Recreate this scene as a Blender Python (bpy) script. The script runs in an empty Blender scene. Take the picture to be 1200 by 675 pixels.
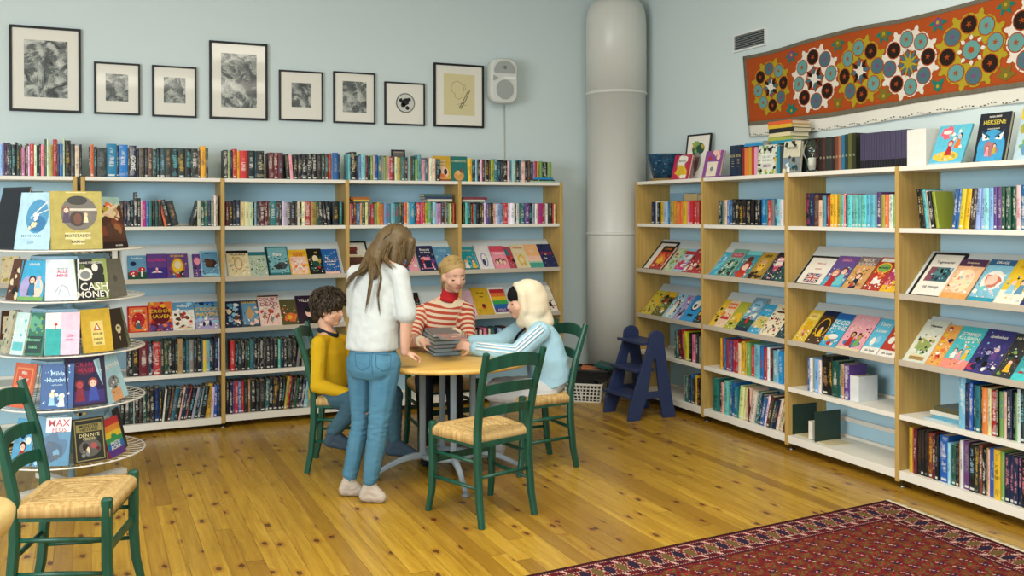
import bpy, bmesh, math, random
import numpy as np
from mathutils import Vector, Matrix, Euler, noise as mnoise
random.seed(7)
SC = bpy.context.scene
COL = SC.collection
PI = math.pi
rnd = random.Random(11)

# ---------------------------------------------------------------- camera
YAW, PITCH, ROLL, EYE, FPX, CYP = math.radians(24.3448), math.radians(.3184), math.radians(-.1446), 1.5464, 1093.485, 255.491
_f = Vector((math.sin(YAW), math.cos(YAW), 0)); _r = Vector((math.cos(YAW), -math.sin(YAW), 0)); _u = Vector((0, 0, 1))
FWD = _f*math.cos(PITCH) - _u*math.sin(PITCH); _u2 = _f*math.sin(PITCH) + _u*math.cos(PITCH)
RGT = _r*math.cos(ROLL) + _u2*math.sin(ROLL); UPV = -_r*math.sin(ROLL) + _u2*math.cos(ROLL)
cam = bpy.data.objects.new('camera', bpy.data.cameras.new('camera')); COL.objects.link(cam)
m = Matrix((RGT, UPV, -FWD)).transposed().to_4x4(); m.translation = (0, 0, EYE)
cam.matrix_world = m
cam.data.sensor_width = 36; cam.data.lens = FPX*36/1200; cam.data.shift_y = -(337.5-CYP)/1200
cam.data.clip_start = .05
SC.camera = cam
def ray(x, y): return FWD + RGT*((x-600)/FPX) - UPV*((y-CYP)/FPX)
def P(x, y, dep): return Vector((0, 0, EYE)) + ray(x, y)*dep            # a point at a known distance
def on(ax, val, x, y):                                                  # a point on a known plane
    d = ray(x, y); o = (0, 0, EYE)
    return Vector(o) + d*((val-o[ax])/d[ax])

# ---------------------------------------------------------------- light
SC.view_settings.view_transform = 'Standard'; SC.view_settings.look = 'None'
SC.view_settings.gamma = 1; SC.view_settings.use_curve_mapping = False
SC.view_settings.exposure = 0.17
W = bpy.data.worlds.new('world'); SC.world = W; W.use_nodes = True
W.node_tree.nodes['Background'].inputs[0].default_value = (.78, .92, 1.0, 1)
W.node_tree.nodes['Background'].inputs[1].default_value = .22
def area(name, loc, target, sx, sy, power, col):
    L = bpy.data.lights.new(name, 'AREA'); L.shape = 'RECTANGLE'; L.size = sx; L.size_y = sy; L.energy = power; L.color = col
    o = bpy.data.objects.new(name, L); COL.objects.link(o); o.location = loc
    o.rotation_euler = (Vector(target)-Vector(loc)).to_track_quat('-Z', 'Y').to_euler()
    return o
area('ceiling_lamp_light', (1.7, 3.2, 3.45), (1.7, 3.2, 0), 2.6, 1.2, 92, (1, .93, .80))
area('ceiling_lamp_light', (1.2, .2, 3.45), (1.2, .2, 0), 2.6, 1.2, 75, (1, .93, .80))
area('window_light', (-3.0, 2.2, 1.9), (3.0, 4.6, .9), 3.2, 1.9, 205, (.95, .985, 1))
area('window_light', (.6, -2.6, 2.0), (2.2, 6, 1.0), 4.0, 1.9, 84, (.72, .89, 1))

# ---------------------------------------------------------------- helpers
def lin(v):
    v /= 255.0
    return v/12.92 if v <= .04045 else ((v+.055)/1.055)**2.4
def C(r, g, b): return (lin(r), lin(g), lin(b), 1)
class X:                                                                # node expressions
    def __init__(s, nt, k): s.nt, s.k = nt, k
    def _m(s, op, *a):
        n = s.nt.nodes.new('ShaderNodeMath'); n.operation = op
        for i, v in enumerate((s,)+a):
            if isinstance(v, X): s.nt.links.new(v.k, n.inputs[i])
            else: n.inputs[i].default_value = v
        return X(s.nt, n.outputs[0])
    def __add__(s, o): return s._m('ADD', o)
    def __sub__(s, o): return s._m('SUBTRACT', o)
    def __mul__(s, o): return s._m('MULTIPLY', o)
    def __truediv__(s, o): return s._m('DIVIDE', o)
    def gt(s, o): return s._m('GREATER_THAN', o)
    def lt(s, o): return s._m('LESS_THAN', o)
    def fr(s): return s._m('FRACT')
    def fl(s): return s._m('FLOOR')
    def ab(s): return s._m('ABSOLUTE')
    def sn(s): return s._m('SINE')
    def mx(s, o): return s._m('MAXIMUM', o)
    def mn(s, o): return s._m('MINIMUM', o)
    def pp(s, o): return s._m('PINGPONG', o)
    def sq(s): return s*s
    def rt(s): return s._m('SQRT')
class NT:
    def __init__(s, name, rough=.6, spec=.4):
        s.m = bpy.data.materials.new(name); s.m.use_nodes = True; s.nt = s.m.node_tree
        s.b = s.nt.nodes['Principled BSDF']; s.b.inputs['Roughness'].default_value = rough
        s.b.inputs['Specular IOR Level'].default_value = spec
    def n(s, t, **kw):
        n = s.nt.nodes.new(t)
        for k, v in kw.items(): setattr(n, k, v)
        return n
    def link(s, a, b): s.nt.links.new(a.k if isinstance(a, X) else a, b)
    def coord(s, which='Object'):
        t = s.n('ShaderNodeTexCoord'); q = s.n('ShaderNodeSeparateXYZ'); s.link(t.outputs[which], q.inputs[0])
        return t.outputs[which], X(s.nt, q.outputs[0]), X(s.nt, q.outputs[1]), X(s.nt, q.outputs[2])
    def vec(s, x, y, z=0):
        c = s.n('ShaderNodeCombineXYZ')
        for i, v in enumerate((x, y, z)):
            if isinstance(v, X): s.link(v, c.inputs[i])
            else: c.inputs[i].default_value = v
        return c.outputs[0]
    def noise(s, vec=None, scale=5, detail=3, rough=.5, dist=0):
        n = s.n('ShaderNodeTexNoise'); n.inputs['Scale'].default_value = scale; n.inputs['Detail'].default_value = detail
        n.inputs['Roughness'].default_value = rough; n.inputs['Distortion'].default_value = dist
        if vec is not None: s.link(vec, n.inputs['Vector'])
        return X(s.nt, n.outputs['Fac'])
    def white(s, vec):
        n = s.n('ShaderNodeTexWhiteNoise', noise_dimensions='3D'); s.link(vec, n.inputs['Vector']); return X(s.nt, n.outputs['Value'])
    def voro(s, vec, scale=5, feature='F1', out='Distance', rnd_=1, dims='3D'):
        n = s.n('ShaderNodeTexVoronoi', feature=feature, voronoi_dimensions=dims); n.inputs['Scale'].default_value = scale; n.inputs['Randomness'].default_value = rnd_
        s.link(vec, n.inputs['Vector']); return n.outputs[out]
    def mix(s, f, a, b):
        n = s.n('ShaderNodeMix', data_type='RGBA'); 
        for k, v in ((n.inputs[0], f), (n.inputs[6], a), (n.inputs[7], b)):
            if isinstance(v, X): s.link(v, k)
            elif isinstance(v, (tuple, float, int)): k.default_value = v
            else: s.link(v, k)
        return n.outputs[2]
    def ramp(s, f, stops):
        n = s.n('ShaderNodeValToRGB'); e = n.color_ramp.elements
        while len(e) < len(stops): e.new(.5)
        for i, (p, c) in enumerate(stops): e[i].position = p; e[i].color = c
        s.link(f, n.inputs[0]); return n.outputs[0]
    def attr(s, name, out='Color', typ='GEOMETRY'):
        n = s.n('ShaderNodeAttribute', attribute_name=name, attribute_type=typ); return n.outputs[out]
    def base(s, c): 
        if isinstance(c, tuple): s.b.inputs['Base Color'].default_value = c
        else: s.link(c, s.b.inputs['Base Color'])
    def bump(s, h, strength=.2, dist=.01):
        n = s.n('ShaderNodeBump'); n.inputs['Strength'].default_value = strength; n.inputs['Distance'].default_value = dist
        s.link(h, n.inputs['Height']); s.link(n.outputs[0], s.b.inputs['Normal'])
_mc = {}
def plain(rgb, rough=.55, spec=.35, var=.06, scale=14, metal=0):
    """a plain colour with faint mottling"""
    k = (tuple(rgb), rough, var, scale, metal)
    if k in _mc: return _mc[k]
    t = NT('surface_%d_%d_%d' % tuple(rgb), rough, spec); c = C(*rgb)
    v, *_ = t.coord()
    t.base(t.mix(t.noise(v, scale), tuple(x*(1-var*2) for x in c[:3])+(1,), tuple(min(1, x*(1+var*2)) for x in c[:3])+(1,)))
    t.b.inputs['Metallic'].default_value = metal
    _mc[k] = t.m; return t.m

class MB:
    def __init__(s): s.v, s.f, s.mi, s.sm = [], [], [], []
    def add(s, vs, fs, mi=0, smooth=False):
        o = len(s.v); s.v.extend(tuple(x) for x in vs)
        for f in fs: s.f.append(tuple(i+o for i in f)); s.mi.append(mi); s.sm.append(smooth)
        return s
    def box(s, lo, hi, mi=0, M=None):
        (a, b, c), (d, e, f) = lo, hi
        vs = [Vector(p) for p in ((a,b,c),(d,b,c),(d,e,c),(a,e,c),(a,b,f),(d,b,f),(d,e,f),(a,e,f))]
        if M: vs = [M @ v for v in vs]
        return s.add(vs, [(0,3,2,1),(4,5,6,7),(0,1,5,4),(1,2,6,5),(2,3,7,6),(3,0,4,7)], mi)
    def bar(s, p, q, w, h, up=(0,0,1), mi=0):
        """rectangular bar from p to q"""
        p, q = Vector(p), Vector(q); d = (q-p); L = d.length; d.normalize(); up = Vector(up)
        if abs(d.dot(up)) > .98: up = Vector((1,0,0))
        x = d.cross(up).normalized(); z = x.cross(d)
        M = Matrix((x, d, z)).transposed().to_4x4(); M.translation = p
        return s.box((-w/2, 0, -h/2), (w/2, L, h/2), mi, M)
    def sweep(s, pts, secs, mi=0, smooth=True, closed=False, caps=True):
        """loft of cross-sections: secs = list of lists of points"""
        n = len(secs[0]); vs = [p for c in secs for p in c]; fs = []
        k = len(secs)
        for i in range(k if closed else k-1):
            j = (i+1) % k
            for a in range(n):
                b = (a+1) % n; fs.append((i*n+a, i*n+b, j*n+b, j*n+a))
        s.add(vs, fs, mi, smooth)
        if caps and not closed:
            o = len(s.v)-len(vs)
            s.f.append(tuple(o+a for a in reversed(range(n)))); s.mi.append(mi); s.sm.append(False)
            s.f.append(tuple(o+(k-1)*n+a for a in range(n))); s.mi.append(mi); s.sm.append(False)
        return s
    def tube(s, pts, r, n=8, mi=0, closed=False, flat=1.0, up=None):
        pts = [Vector(p) for p in pts]; k = len(pts)
        rs = r if isinstance(r, (list, tuple)) else [r]*k
        secs = []; u = None
        for i in range(k):
            a = pts[(i-1) % k] if closed or i else pts[i]; b = pts[(i+1) % k] if closed or i < k-1 else pts[i]
            d = (b-a).normalized() if (b-a).length > 1e-9 else Vector((0,0,1))
            if u is None:
                ref = Vector(up) if up else (Vector((0,0,1)) if abs(d.z) < .9 else Vector((1,0,0)))
                u = (ref - d*ref.dot(d)).normalized()
            else:
                u = u - d*u.dot(d)
                u = u.normalized() if u.length > 1e-6 else d.orthogonal().normalized()
            w = d.cross(u)
            secs.append([pts[i] + (u*math.cos(t)*flat + w*math.sin(t))*rs[i] for t in [2*PI*j/n for j in range(n)]])
        return s.sweep(pts, secs, mi, True, closed)
    def lathe(s, prof, n=32, c=(0,0,0), mi=0, smooth=True, M=None):
        c = Vector(c); secs = []
        for r, z in prof:
            ring = [Vector((math.cos(2*PI*j/n)*r, math.sin(2*PI*j/n)*r, z)) for j in range(n)]
            secs.append([(M @ p if M else p) + c for p in ring])
        return s.sweep(None, secs, mi, smooth, False, True)
    def ell(s, c, rad, M=None, mi=0, nu=20, nv=12):
        c = Vector(c); vs = [Vector((0,0,-1))]; fs = []
        for i in range(1, nv):
            a = -PI/2 + PI*i/nv
            for j in range(nu): b = 2*PI*j/nu; vs.append(Vector((math.cos(a)*math.cos(b), math.cos(a)*math.sin(b), math.sin(a))))
        vs.append(Vector((0,0,1))); top = len(vs)-1
        for j in range(nu):
            k = (j+1) % nu
            fs.append((0, 1+k, 1+j)); fs.append((top, top-nu+j, top-nu+k))
            for i in range(nv-2): a = 1+i*nu; fs.append((a+j, a+k, a+nu+k, a+nu+j))
        out = []
        for v in vs:
            p = Vector((v.x*rad[0], v.y*rad[1], v.z*rad[2])); out.append((M @ p if M else p) + c)
        return s.add(out, fs, mi, True)
    def prism(s, poly, y0, y1, mi=0, M=None, smooth=False):
        """polygon in x,z extruded along y"""
        n = len(poly); a = [Vector((x, y0, z)) for x, z in poly]; b = [Vector((x, y1, z)) for x, z in poly]
        vs = a+b
        if M: vs = [M @ v for v in vs]
        fs = [tuple(range(n)), tuple(reversed(range(n, 2*n)))] + [(i, n+i, n+(i+1) % n, (i+1) % n) for i in range(n)]
        return s.add(vs, fs, mi, smooth)
    def xf(s, M):
        s.v = [tuple(M @ Vector(p)) for p in s.v]; return s
    def build(s, name, mats, parent=None, bevel=0, loc=None, rot=None, smooth=None):
        me = bpy.data.meshes.new(name); me.from_pydata(s.v, [], s.f)
        for mm in (mats if isinstance(mats, (list, tuple)) else [mats]): me.materials.append(mm)
        me.polygons.foreach_set('material_index', s.mi)
        me.polygons.foreach_set('use_smooth', s.sm if smooth is None else [smooth]*len(s.f))
        bm = bmesh.new(); bm.from_mesh(me); bmesh.ops.recalc_face_normals(bm, faces=bm.faces); bm.to_mesh(me); bm.free()
        o = bpy.data.objects.new(name, me); COL.objects.link(o)
        if parent: o.parent = parent
        if loc: o.location = loc
        if rot: o.rotation_euler = rot
        if bevel:
            b = o.modifiers.new('edge', 'BEVEL'); b.width = bevel; b.segments = 2; b.limit_method = 'ANGLE'; b.angle_limit = .6
        return o
def tag(o, label=None, cat=None, group=None, kind=None):
    if label: o['label'] = label
    if cat: o['category'] = cat
    if group: o['group'] = group
    if kind: o['kind'] = kind
    return o
def thing(name, label, cat, loc=(0,0,0), rz=0, group=None):
    o = bpy.data.objects.new(name, None); COL.objects.link(o); o.location = loc; o.rotation_euler = (0, 0, rz)
    o.empty_display_size = .1
    return tag(o, label, cat, group)
def dup(root, loc, rz, label, group=None):
    r = root.copy(); COL.objects.link(r); r.location = loc; r.rotation_euler = (0, 0, rz); r['label'] = label
    if group: r['group'] = group
    for ch in root.children:
        c = ch.copy(); COL.objects.link(c); c.parent = r
        for g in ch.children:
            d = g.copy(); COL.objects.link(d); d.parent = c
    return r
ORD = ['', 'first', 'second', 'third', 'fourth', 'fifth', 'sixth', 'seventh', 'eighth', 'ninth', 'tenth']
def ordn(n):
    return ORD[n] if n < len(ORD) else '%d%s' % (n, {1: 'st', 2: 'nd', 3: 'rd'}.get(n % 10 if n % 100 not in (11, 12, 13) else 0, 'th'))

# ---------------------------------------------------------------- materials
def wall_mat():
    t = NT('painted_wall', .75, .25); v, x, y, z = t.coord()
    n = t.noise(v, 220, 2); big = t.noise(v, .8, 2)
    t.base(t.mix(big, C(196, 212, 212), C(205, 217, 216))); t.bump(n, .12, .002); return t.m
def floor_mat():
    t = NT('pine_floorboards', .32, .5); v, x, y, z = t.coord()
    pw = .078
    row = (x/pw).fl(); u = (x/pw).fr()
    shift = t.white(t.vec(row, 3.1, 0))
    yy = y/5.2 + shift*7.0
    brd = yy.fl(); vv = yy.fr()
    tone = t.white(t.vec(row, brd, 1.7))
    grain = t.noise(t.vec(x*26.0 + tone*40.0, y*1.3, tone*9.0), 1, 5, .6, 1.2)
    fine = t.noise(t.vec(x*160.0, y*5.0, tone*9.0), 1, 3, .6)
    c = t.ramp(grain*.7 + fine*.3, [(.25, C(134, 98, 20)), (.5, C(178, 138, 40)), (.75, C(206, 168, 66))])
    c = t.mix((tone - .25).mx(0.0)*.95, c, C(126, 86, 20))
    kv = t.vec(x*5.2 + row*3.3, y*2.7 + tone*11.0, 0)
    kd = X(t.nt, t.voro(kv, 1, dims='2D')); kn = t.white(t.vec(row, (y*2.7).fl(), 4.4))
    big = t.noise(t.vec(x*60.0, y*40.0, 0), 1, 2)
    halo = (X(t.nt, t.mix(1.0, C(0,0,0), C(0,0,0))) if 0 else (kd + (big-.5)*.12)).lt(.13)*.40
    core = (kd + (big-.5)*.12).lt(.062)*.85
    c = t.mix(halo, c, C(140, 84, 28)); c = t.mix(core, c, C(70, 36, 14))
    gap = ((u-.5).ab().gt(.489)).mx((vv-.5).ab().gt(.4997))
    c = t.mix(gap*.8, c, C(66, 38, 14))
    t.base(c)
    t.bump(gap*-1.0 + grain*.08, .35, .004)
    t.link(t.noise(v, 3, 3)*.16 + .20, t.b.inputs['Roughness'])
    return t.m
def birch_mat():
    t = NT('birch_veneer', .5, .35); v, x, y, z = t.coord()
    g = t.noise(t.vec(x*70.0, y*70.0, z*2.5), 1, 4, .55, .6)
    t.base(t.ramp(g, [(.3, C(172, 138, 72)), (.7, C(194, 162, 94))])); return t.m
M_WALL = wall_mat(); M_FLOOR = floor_mat(); M_BIRCH = birch_mat()
M_SHELF = plain((226, 222, 210), .5, .35, .02, 8)
M_BOARD = plain((198, 207, 207), .5, .3, .02, 8)
M_LIP = plain((186, 176, 158), .45, .4, .03, 20)
M_BLUE = plain((178, 214, 230), .7, .2, .03, 3)
M_STEEL = plain((150, 152, 150), .3, .5, .03, 20, 1)
M_WHITE = plain((225, 222, 212), .5, .3, .02, 20)
M_BLACK = plain((22, 24, 24), .45, .35, .1, 30)
M_PAGES = None
def pages_mat():
    t = NT('paper_edges', .85, .1); v, x, y, z = t.coord('Generated')
    o, x2, y2, z2 = t.coord('Object')
    n = t.noise(t.vec(x2*900.0, 0, 0), 1, 1)
    t.base(t.mix(n, C(196, 184, 150), C(222, 212, 184))); return t.m
M_PAGES = pages_mat()
M_GREEN = None
def green_mat():
    t = NT('green_painted_wood', .38, .45); v, x, y, z = t.coord()
    g = t.noise(t.vec(x*40.0, y*40.0, z*4.0), 1, 4, .6)
    t.base(t.ramp(g, [(.3, C(14, 62, 48)), (.7, C(24, 84, 64))])); t.bump(g, .15, .002); return t.m
M_GREEN = green_mat()

# ---------------------------------------------------------------- room
YB, XR, ZC = 7.33, 4.47, 3.7
b = MB(); b.box((-4.0, -3.5, -.12), (XR+.15, YB+.15, 0)); tag(b.build('floor', M_FLOOR), 'knotty varnished pine plank floor', kind='structure')
b = MB(); b.box((-4.0, YB, 0), (XR+.15, YB+.15, ZC)); tag(b.build('wall_back', M_WALL), 'pale blue-grey painted wall behind the picture row', kind='structure')
b = MB(); b.box((XR, -3.5, 0), (XR+.15, YB, ZC)); tag(b.build('wall_right', M_WALL), 'pale painted wall behind the textile hanging', kind='structure')
b = MB(); b.box((-4.0, -3.5, ZC), (XR+.15, YB+.15, ZC+.1)); tag(b.build('ceiling', M_WHITE), 'white ceiling', kind='structure')
b = MB(); b.box((XR-.018, -3.0, 0), (XR, YB, .11)); tag(b.build('baseboard_right', M_WHITE), 'white baseboard along the right wall', kind='structure')
b = MB(); b.box((-4.0, YB-.018, 0), (XR-.02, YB, .11)); tag(b.build('baseboard_back', M_WHITE), 'white baseboard along the back wall', kind='structure')

# round corner column with its bands
def corner_column():
    t = NT('cream_enamel', .35, .45); v, x, y, z = t.coord()
    t.base(t.mix(t.noise(v, 60, 3), C(202, 204, 196), C(211, 212, 203))); t.bump(t.noise(v, 180, 2), .1, .002)
    b = MB(); c = (4.195, 7.055, 0)
    b.lathe([(.255, 0), (.255, 1.38), (.255, 2.585), (.262, 2.585), (.262, 3.18), (.255, 3.27), (.235, 3.34), (.20, 3.38), (.10, 3.41), (.001, 3.415)], 64, c)
    o = tag(b.build('column', t.m), 'cream round column with seam bands in the corner', kind='structure')
    for z in (1.365, 2.58):
        q = MB(); q.lathe([(.256, z-.014), (.2655, z-.010), (.2675, z), (.2655, z+.010), (.256, z+.014)], 64, c); q.build('band', t.m, o)
    q = MB(); q.box((c[0]-.2, c[1]-.205, .0), (c[0]-.19, c[1]-.195, 1.35)); 
corner_column()
# ---------------------------------------------------------------- bookcases
UW, UD = .913, .335
FB, FR = 6.97, 4.117                      # front planes of the two runs
X0B, Y0R = -.0417, 6.6123
LIPS = (1.082, .712)
ZT, ZS, Z5, Z6 = 1.80, 1.456, .413, .098
TH = math.radians(47)                     # slope of the display boards
def unit(name_label, loc, rz, right_post, drops=(0, 0), add_sheet=True, x_left=0.0, last_narrow=None):
    t = thing('bookcase', name_label, 'bookcase', loc, rz, None)
    for i, px in enumerate([x_left] + ([UW] if right_post else [])):
        b = MB(); b.box((px-.0135, 0, .035), (px+.0135, UD, ZT)); 
        o = b.build('side_panel', M_BIRCH, t, bevel=.002)
        for yy in (.045, UD-.06):
            h = MB(); h.lathe([(.022, 0), (.022, .006), (.007, .009), (.007, .036)], 14, (px, yy, 0)); h.build('foot', M_STEEL, o)
    xa, xb = x_left+.0145, UW-.0145
    for z, th in ((ZT, .026), (ZS, .026), (Z5+drops[0], .028), (Z6+drops[1], .048)):
        b = MB(); b.box((xa, .004, z-th), (xb, UD-.012, z)); 
        b.box((xa, UD-.03, z), (xb, UD-.012, z+.02))
        b.build('shelf', M_SHELF, t, bevel=.002)
    for z in LIPS:
        ct, st = math.cos(TH), math.sin(TH)
        b = MB(); L = .345
        M = Matrix.Translation((0, .03, z-.012)) @ Matrix.Rotation(TH, 4, 'X')
        b.box((xa, 0, -.014), (xb, L, 0), 0, M)
        o = b.build('display_board', M_BOARD, t, bevel=.0015)
        l = MB(); l.box((xa, -.004, z-.024), (xb, .0045, z+.010)); l.box((xa, .0045, z-.024), (xb, .034, z-.014))
        l.build('front_lip', M_LIP, o, bevel=.0015)
    if add_sheet:
        b = MB(); b.box((xa, UD-.010, .06), (xb, UD-.003, ZT-.03)); b.build('back_panel', M_BLUE, t)  # added sheet; its blue stands for the shaded wall behind open shelves
    return t
names_b = ['leftmost birch bookcase on the back wall, behind the wire book carousel',
           'back-wall birch bookcase to the right of the book carousel, with red and purple covers',
           'back-wall birch bookcase directly behind the boy in the mustard sweater',
           'back-wall birch bookcase behind the standing girl with long hair',
           'back-wall birch bookcase ending beside the round corner column']
UB = [(-1.003, FB)] + [(X0B+UW*i, FB) for i in range(4)]
for i, (x, y) in enumerate(UB):
    unit(names_b[i], (x, y, 0), 0, i in (0, 4), (-.002, -.018) if i < 2 else (-.012, -.006))
names_r = ['right-wall birch bookcase behind the blue step stool',
           'right-wall birch bookcase with a full lower shelf, second from the step stool',
           'right-wall birch bookcase with nearly empty bottom shelves and dark green bookends',
           'right-wall birch bookcase nearest the rug, with comics on display']
for j in range(4):
    u_ = unit(names_r[j], (FR, Y0R-UW*j, 0), -PI/2, j == 3)
    if j == 2: b = MB(); b.box((.0145, UD-.034, .205), (UW-.0145, UD-.012, .232)); b.build('wall_pipe_bar', M_WHITE, u_)  # added bar standing for the wall's baseboard pipe seen through the open back

# ---------------------------------------------------------------- spine-out books
PAL = dict(k=(17,20,22), K=(38,46,44), n=(22,36,66), b=(34,92,158), B=(20,124,180), t=(34,104,112), T=(104,188,190), s=(140,188,212),
           r=(176,38,42), R=(92,22,34), o=(216,112,54), y=(218,174,42), Y=(172,152,58), w=(224,220,208), c=(214,200,160), g=(24,72,56),
           G=(112,158,84), e=(122,128,128), p=(226,140,156), m=(194,54,122), v=(92,62,124), V=(158,148,188), u=(82,54,38), U=(186,144,98),
           l=(200,150,190), q=(232,188,168), j=(120,60,40), a=(60,70,80), d=(48,34,30), z=(240,238,228), h=(90,140,170), i=(150,96,56))
CN = dict(k='black', K='charcoal', n='navy', b='blue', B='bright blue', t='teal', T='turquoise', s='light blue', r='red', R='maroon', o='orange',
          y='yellow', Y='mustard', w='white', c='cream', g='dark green', G='green', e='grey', p='pink', m='magenta', v='purple', V='lavender',
          u='brown', U='tan', l='lilac', q='peach', j='russet', a='slate grey', d='dark brown', z='white', h='steel blue', i='copper brown')
def book_mat():
    t = NT('printed_book_cloth', .42, .4)
    bc = t.attr('cover_tint'); tc = t.attr('title_tint')
    uvn = t.n('ShaderNodeUVMap', uv_map='UVMap'); q = t.n('ShaderNodeSeparateXYZ'); t.link(uvn.outputs[0], q.inputs[0])
    u, v = X(t.nt, q.outputs[0]), X(t.nt, q.outputs[1])
    sd = X(t.nt, t.attr('print_seed', 'Fac'))
    w1 = t.white(t.vec(sd, 1.0, 0)); w2 = t.white(t.vec(sd, 2.0, 0)); w3 = t.white(t.vec(sd, 3.0, 0)); w4 = t.white(t.vec(sd, 4.0, 0))
    n1 = t.noise(t.vec(u*2.2 + sd*31.0, v*34.0, sd*7.0), 1, 1)
    lo = w1*.2 + .22; hi = lo + w2*.25 + .18
    title = v.gt(lo)*v.lt(hi)*u.gt(.26)*u.lt(.74)*n1.gt(.47)
    n2 = t.noise(t.vec(u*3.0 + sd*11.0, v*60.0, sd*3.0), 1, 1)
    auth = v.gt(hi + .05)*v.lt(hi + .2)*u.gt(.34)*u.lt(.66)*n2.gt(.5)
    pic = t.noise(t.vec(u*1.2 + sd*17.0, v*5.0, sd*5.0), 1, 3)
    art = pic.gt(.56)*w3.gt(.45)*v.gt(.06)*v.lt(.97)*u.gt(-.5)*.55
    lab = v.gt(.035)*v.lt(.085)*u.gt(.2)*u.lt(.8)*w4.gt(.55)
    c = t.mix(art, bc, t.mix(.5, tc, bc))
    c = t.mix((title + auth).mn(1.0)*.6, c, tc); c = t.mix(lab*.9, c, C(216, 214, 204))
    t.base(c); return t.m
M_BOOK = book_mat()
def spine_geo(w, h, d):
    """hardback shell: rounded spine at y=0, boards, page block set in; returns verts, faces, mat idx, uv per vert"""
    bt = min(.0028, w*.2); ins = .004
    vs, fs, mi, uv = [], [], [], []
    pts = []
    n = 5
    for i in range(n+1):                       # spine arc
        a = i/n; pts.append((w*a, .004 - .004*math.sin(PI*a)*min(1, w/.03) , a))
    k = len(pts)
    for z, v in ((0, 0), (h, 1)):
        for x, y, a in pts: vs.append((x, y, z)); uv.append((a, v))
    for i in range(n): fs.append((i, i+1, k+i+1, k+i)); mi.append(0)
    def bx(lo, hi, m):
        o = len(vs); (a, b, c), (d_, e, f) = lo, hi
        vs.extend([(a,b,c),(d_,b,c),(d_,e,c),(a,e,c),(a,b,f),(d_,b,f),(d_,e,f),(a,e,f)]); uv.extend([(-2, -2)]*8)
        for q in ((0,3,2,1),(4,5,6,7),(0,1,5,4),(1,2,6,5),(2,3,7,6),(3,0,4,7)): fs.append(tuple(i+o for i in q)); mi.append(m)
    bx((0, .004, 0), (bt, d, h), 0); bx((w-bt, .004, 0), (w, d, h), 0); bx((bt, .004, ins), (w-bt, .008, h-ins*.3), 0)
    return vs, fs, mi, uv, (bt, ins)
def pages_geo(w, h, d, bt, ins): return (bt, .008, ins), (w-bt, d-ins, h-ins)
def book_mesh(name, vs, fs, mi, uv, tints, titles, seeds, mats):
    me = bpy.data.meshes.new(name); me.from_pydata(vs, [], fs)
    for m in mats: me.materials.append(m)
    me.polygons.foreach_set('material_index', mi)
    ul = me.uv_layers.new(name='UVMap'); li = np.empty(len(me.loops), dtype=np.int32); me.loops.foreach_get('vertex_index', li)
    ul.data.foreach_set('uv', np.array(uv, dtype=np.float32)[li].ravel())
    for an, arr in (('cover_tint', tints), ('title_tint', titles)):
        a = me.attributes.new(an, 'FLOAT_COLOR', 'POINT'); a.data.foreach_set('color', np.array(arr, dtype=np.float32).ravel())
    a = me.attributes.new('print_seed', 'FLOAT', 'POINT'); a.data.foreach_set('value', np.array(seeds, dtype=np.float32))
    me.update(); return me
SPINES = []
import re as _re
TOK = _re.compile(r'([A-Za-z_])([\d.]+)(?:H([\d.]+))?(?:L(-?[\d.]+))?(?:T([a-zA-Z]))?')
def row(where, ax, plane, origin, rz, px0, ypx, z, text, hcm, yoff=.035, jit=.7, depth=.145, limit=None):
    """books along a shelf; text = colour + width in photo pixels [+H height cm][+L lean degrees][+T title colour]; _ is a gap"""
    px = px0; n = 0; c, s = math.cos(rz), math.sin(rz); lean_pad = 0
    for tk in text.split():
        mm = TOK.match(tk); col, wpx = mm.group(1), float(mm.group(2))
        a, b = on(ax, plane, px, ypx), on(ax, plane, px+wpx, ypx); px += wpx
        if col == '_': continue
        if abs(rz) > .1 and 'along' not in where and on(ax, plane, px, ypx).y < origin[1]-UW+.016: continue
        if abs(rz) < .1 and 'along' not in where and on(ax, plane, px, ypx).x > origin[0]+UW-.012: continue
        n += 1
        la = (Vector((a.x-origin[0], a.y-origin[1], 0)) ); lx = la.x*c + la.y*s
        w = (b-a).length
        h = (float(mm.group(3)) if mm.group(3) else hcm + rnd.uniform(-jit, jit))/100
        lean = float(mm.group(4) or 0)
        L = math.radians(lean)
        wr = w*math.cos(L) if abs(lean) > 1 else w - .0006
        base = PAL[col]; base = tuple(max(4, min(250, q*rnd.uniform(.88, 1.12))) for q in base)
        dark = sum(PAL[col]) < 380
        tcol = mm.group(5) or (rnd.choice('wcewTsyUe') if dark else rnd.choice('nkrgkvn'))
        SPINES.append(dict(w=max(.006, wr), h=h, d=depth + rnd.uniform(-.012, .012), lx=lx, y=yoff + rnd.uniform(-.008, .008), z=z, lean=L,
                           origin=origin, rz=rz, col=col, rgb=C(*base), tc=C(*PAL[tcol]), n=n, where=where, seed=rnd.random(), dist=a.length, wl=w))
def brow(i, level, px0, text, hcm, **k):
    z, y = {'T': (ZT, 205), 'S': (ZS, 262), '5': (Z5-(.002 if i < 2 else .012), 425), '6': (Z6-(.018 if i < 2 else .006), 475)}[level]
    nm = ['leftmost', 'second', 'third', 'fourth', 'fifth'][i]
    lv = {'T': 'along the top', 'S': 'upper shelf', '5': 'lower shelf', '6': 'bottom shelf'}[level]
    row('%s of the %s back-wall bookcase' % (lv, nm), 1, FB+.035, (UB[i][0], FB), 0, px0, y, z+.0005, text, hcm, **k)
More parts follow.
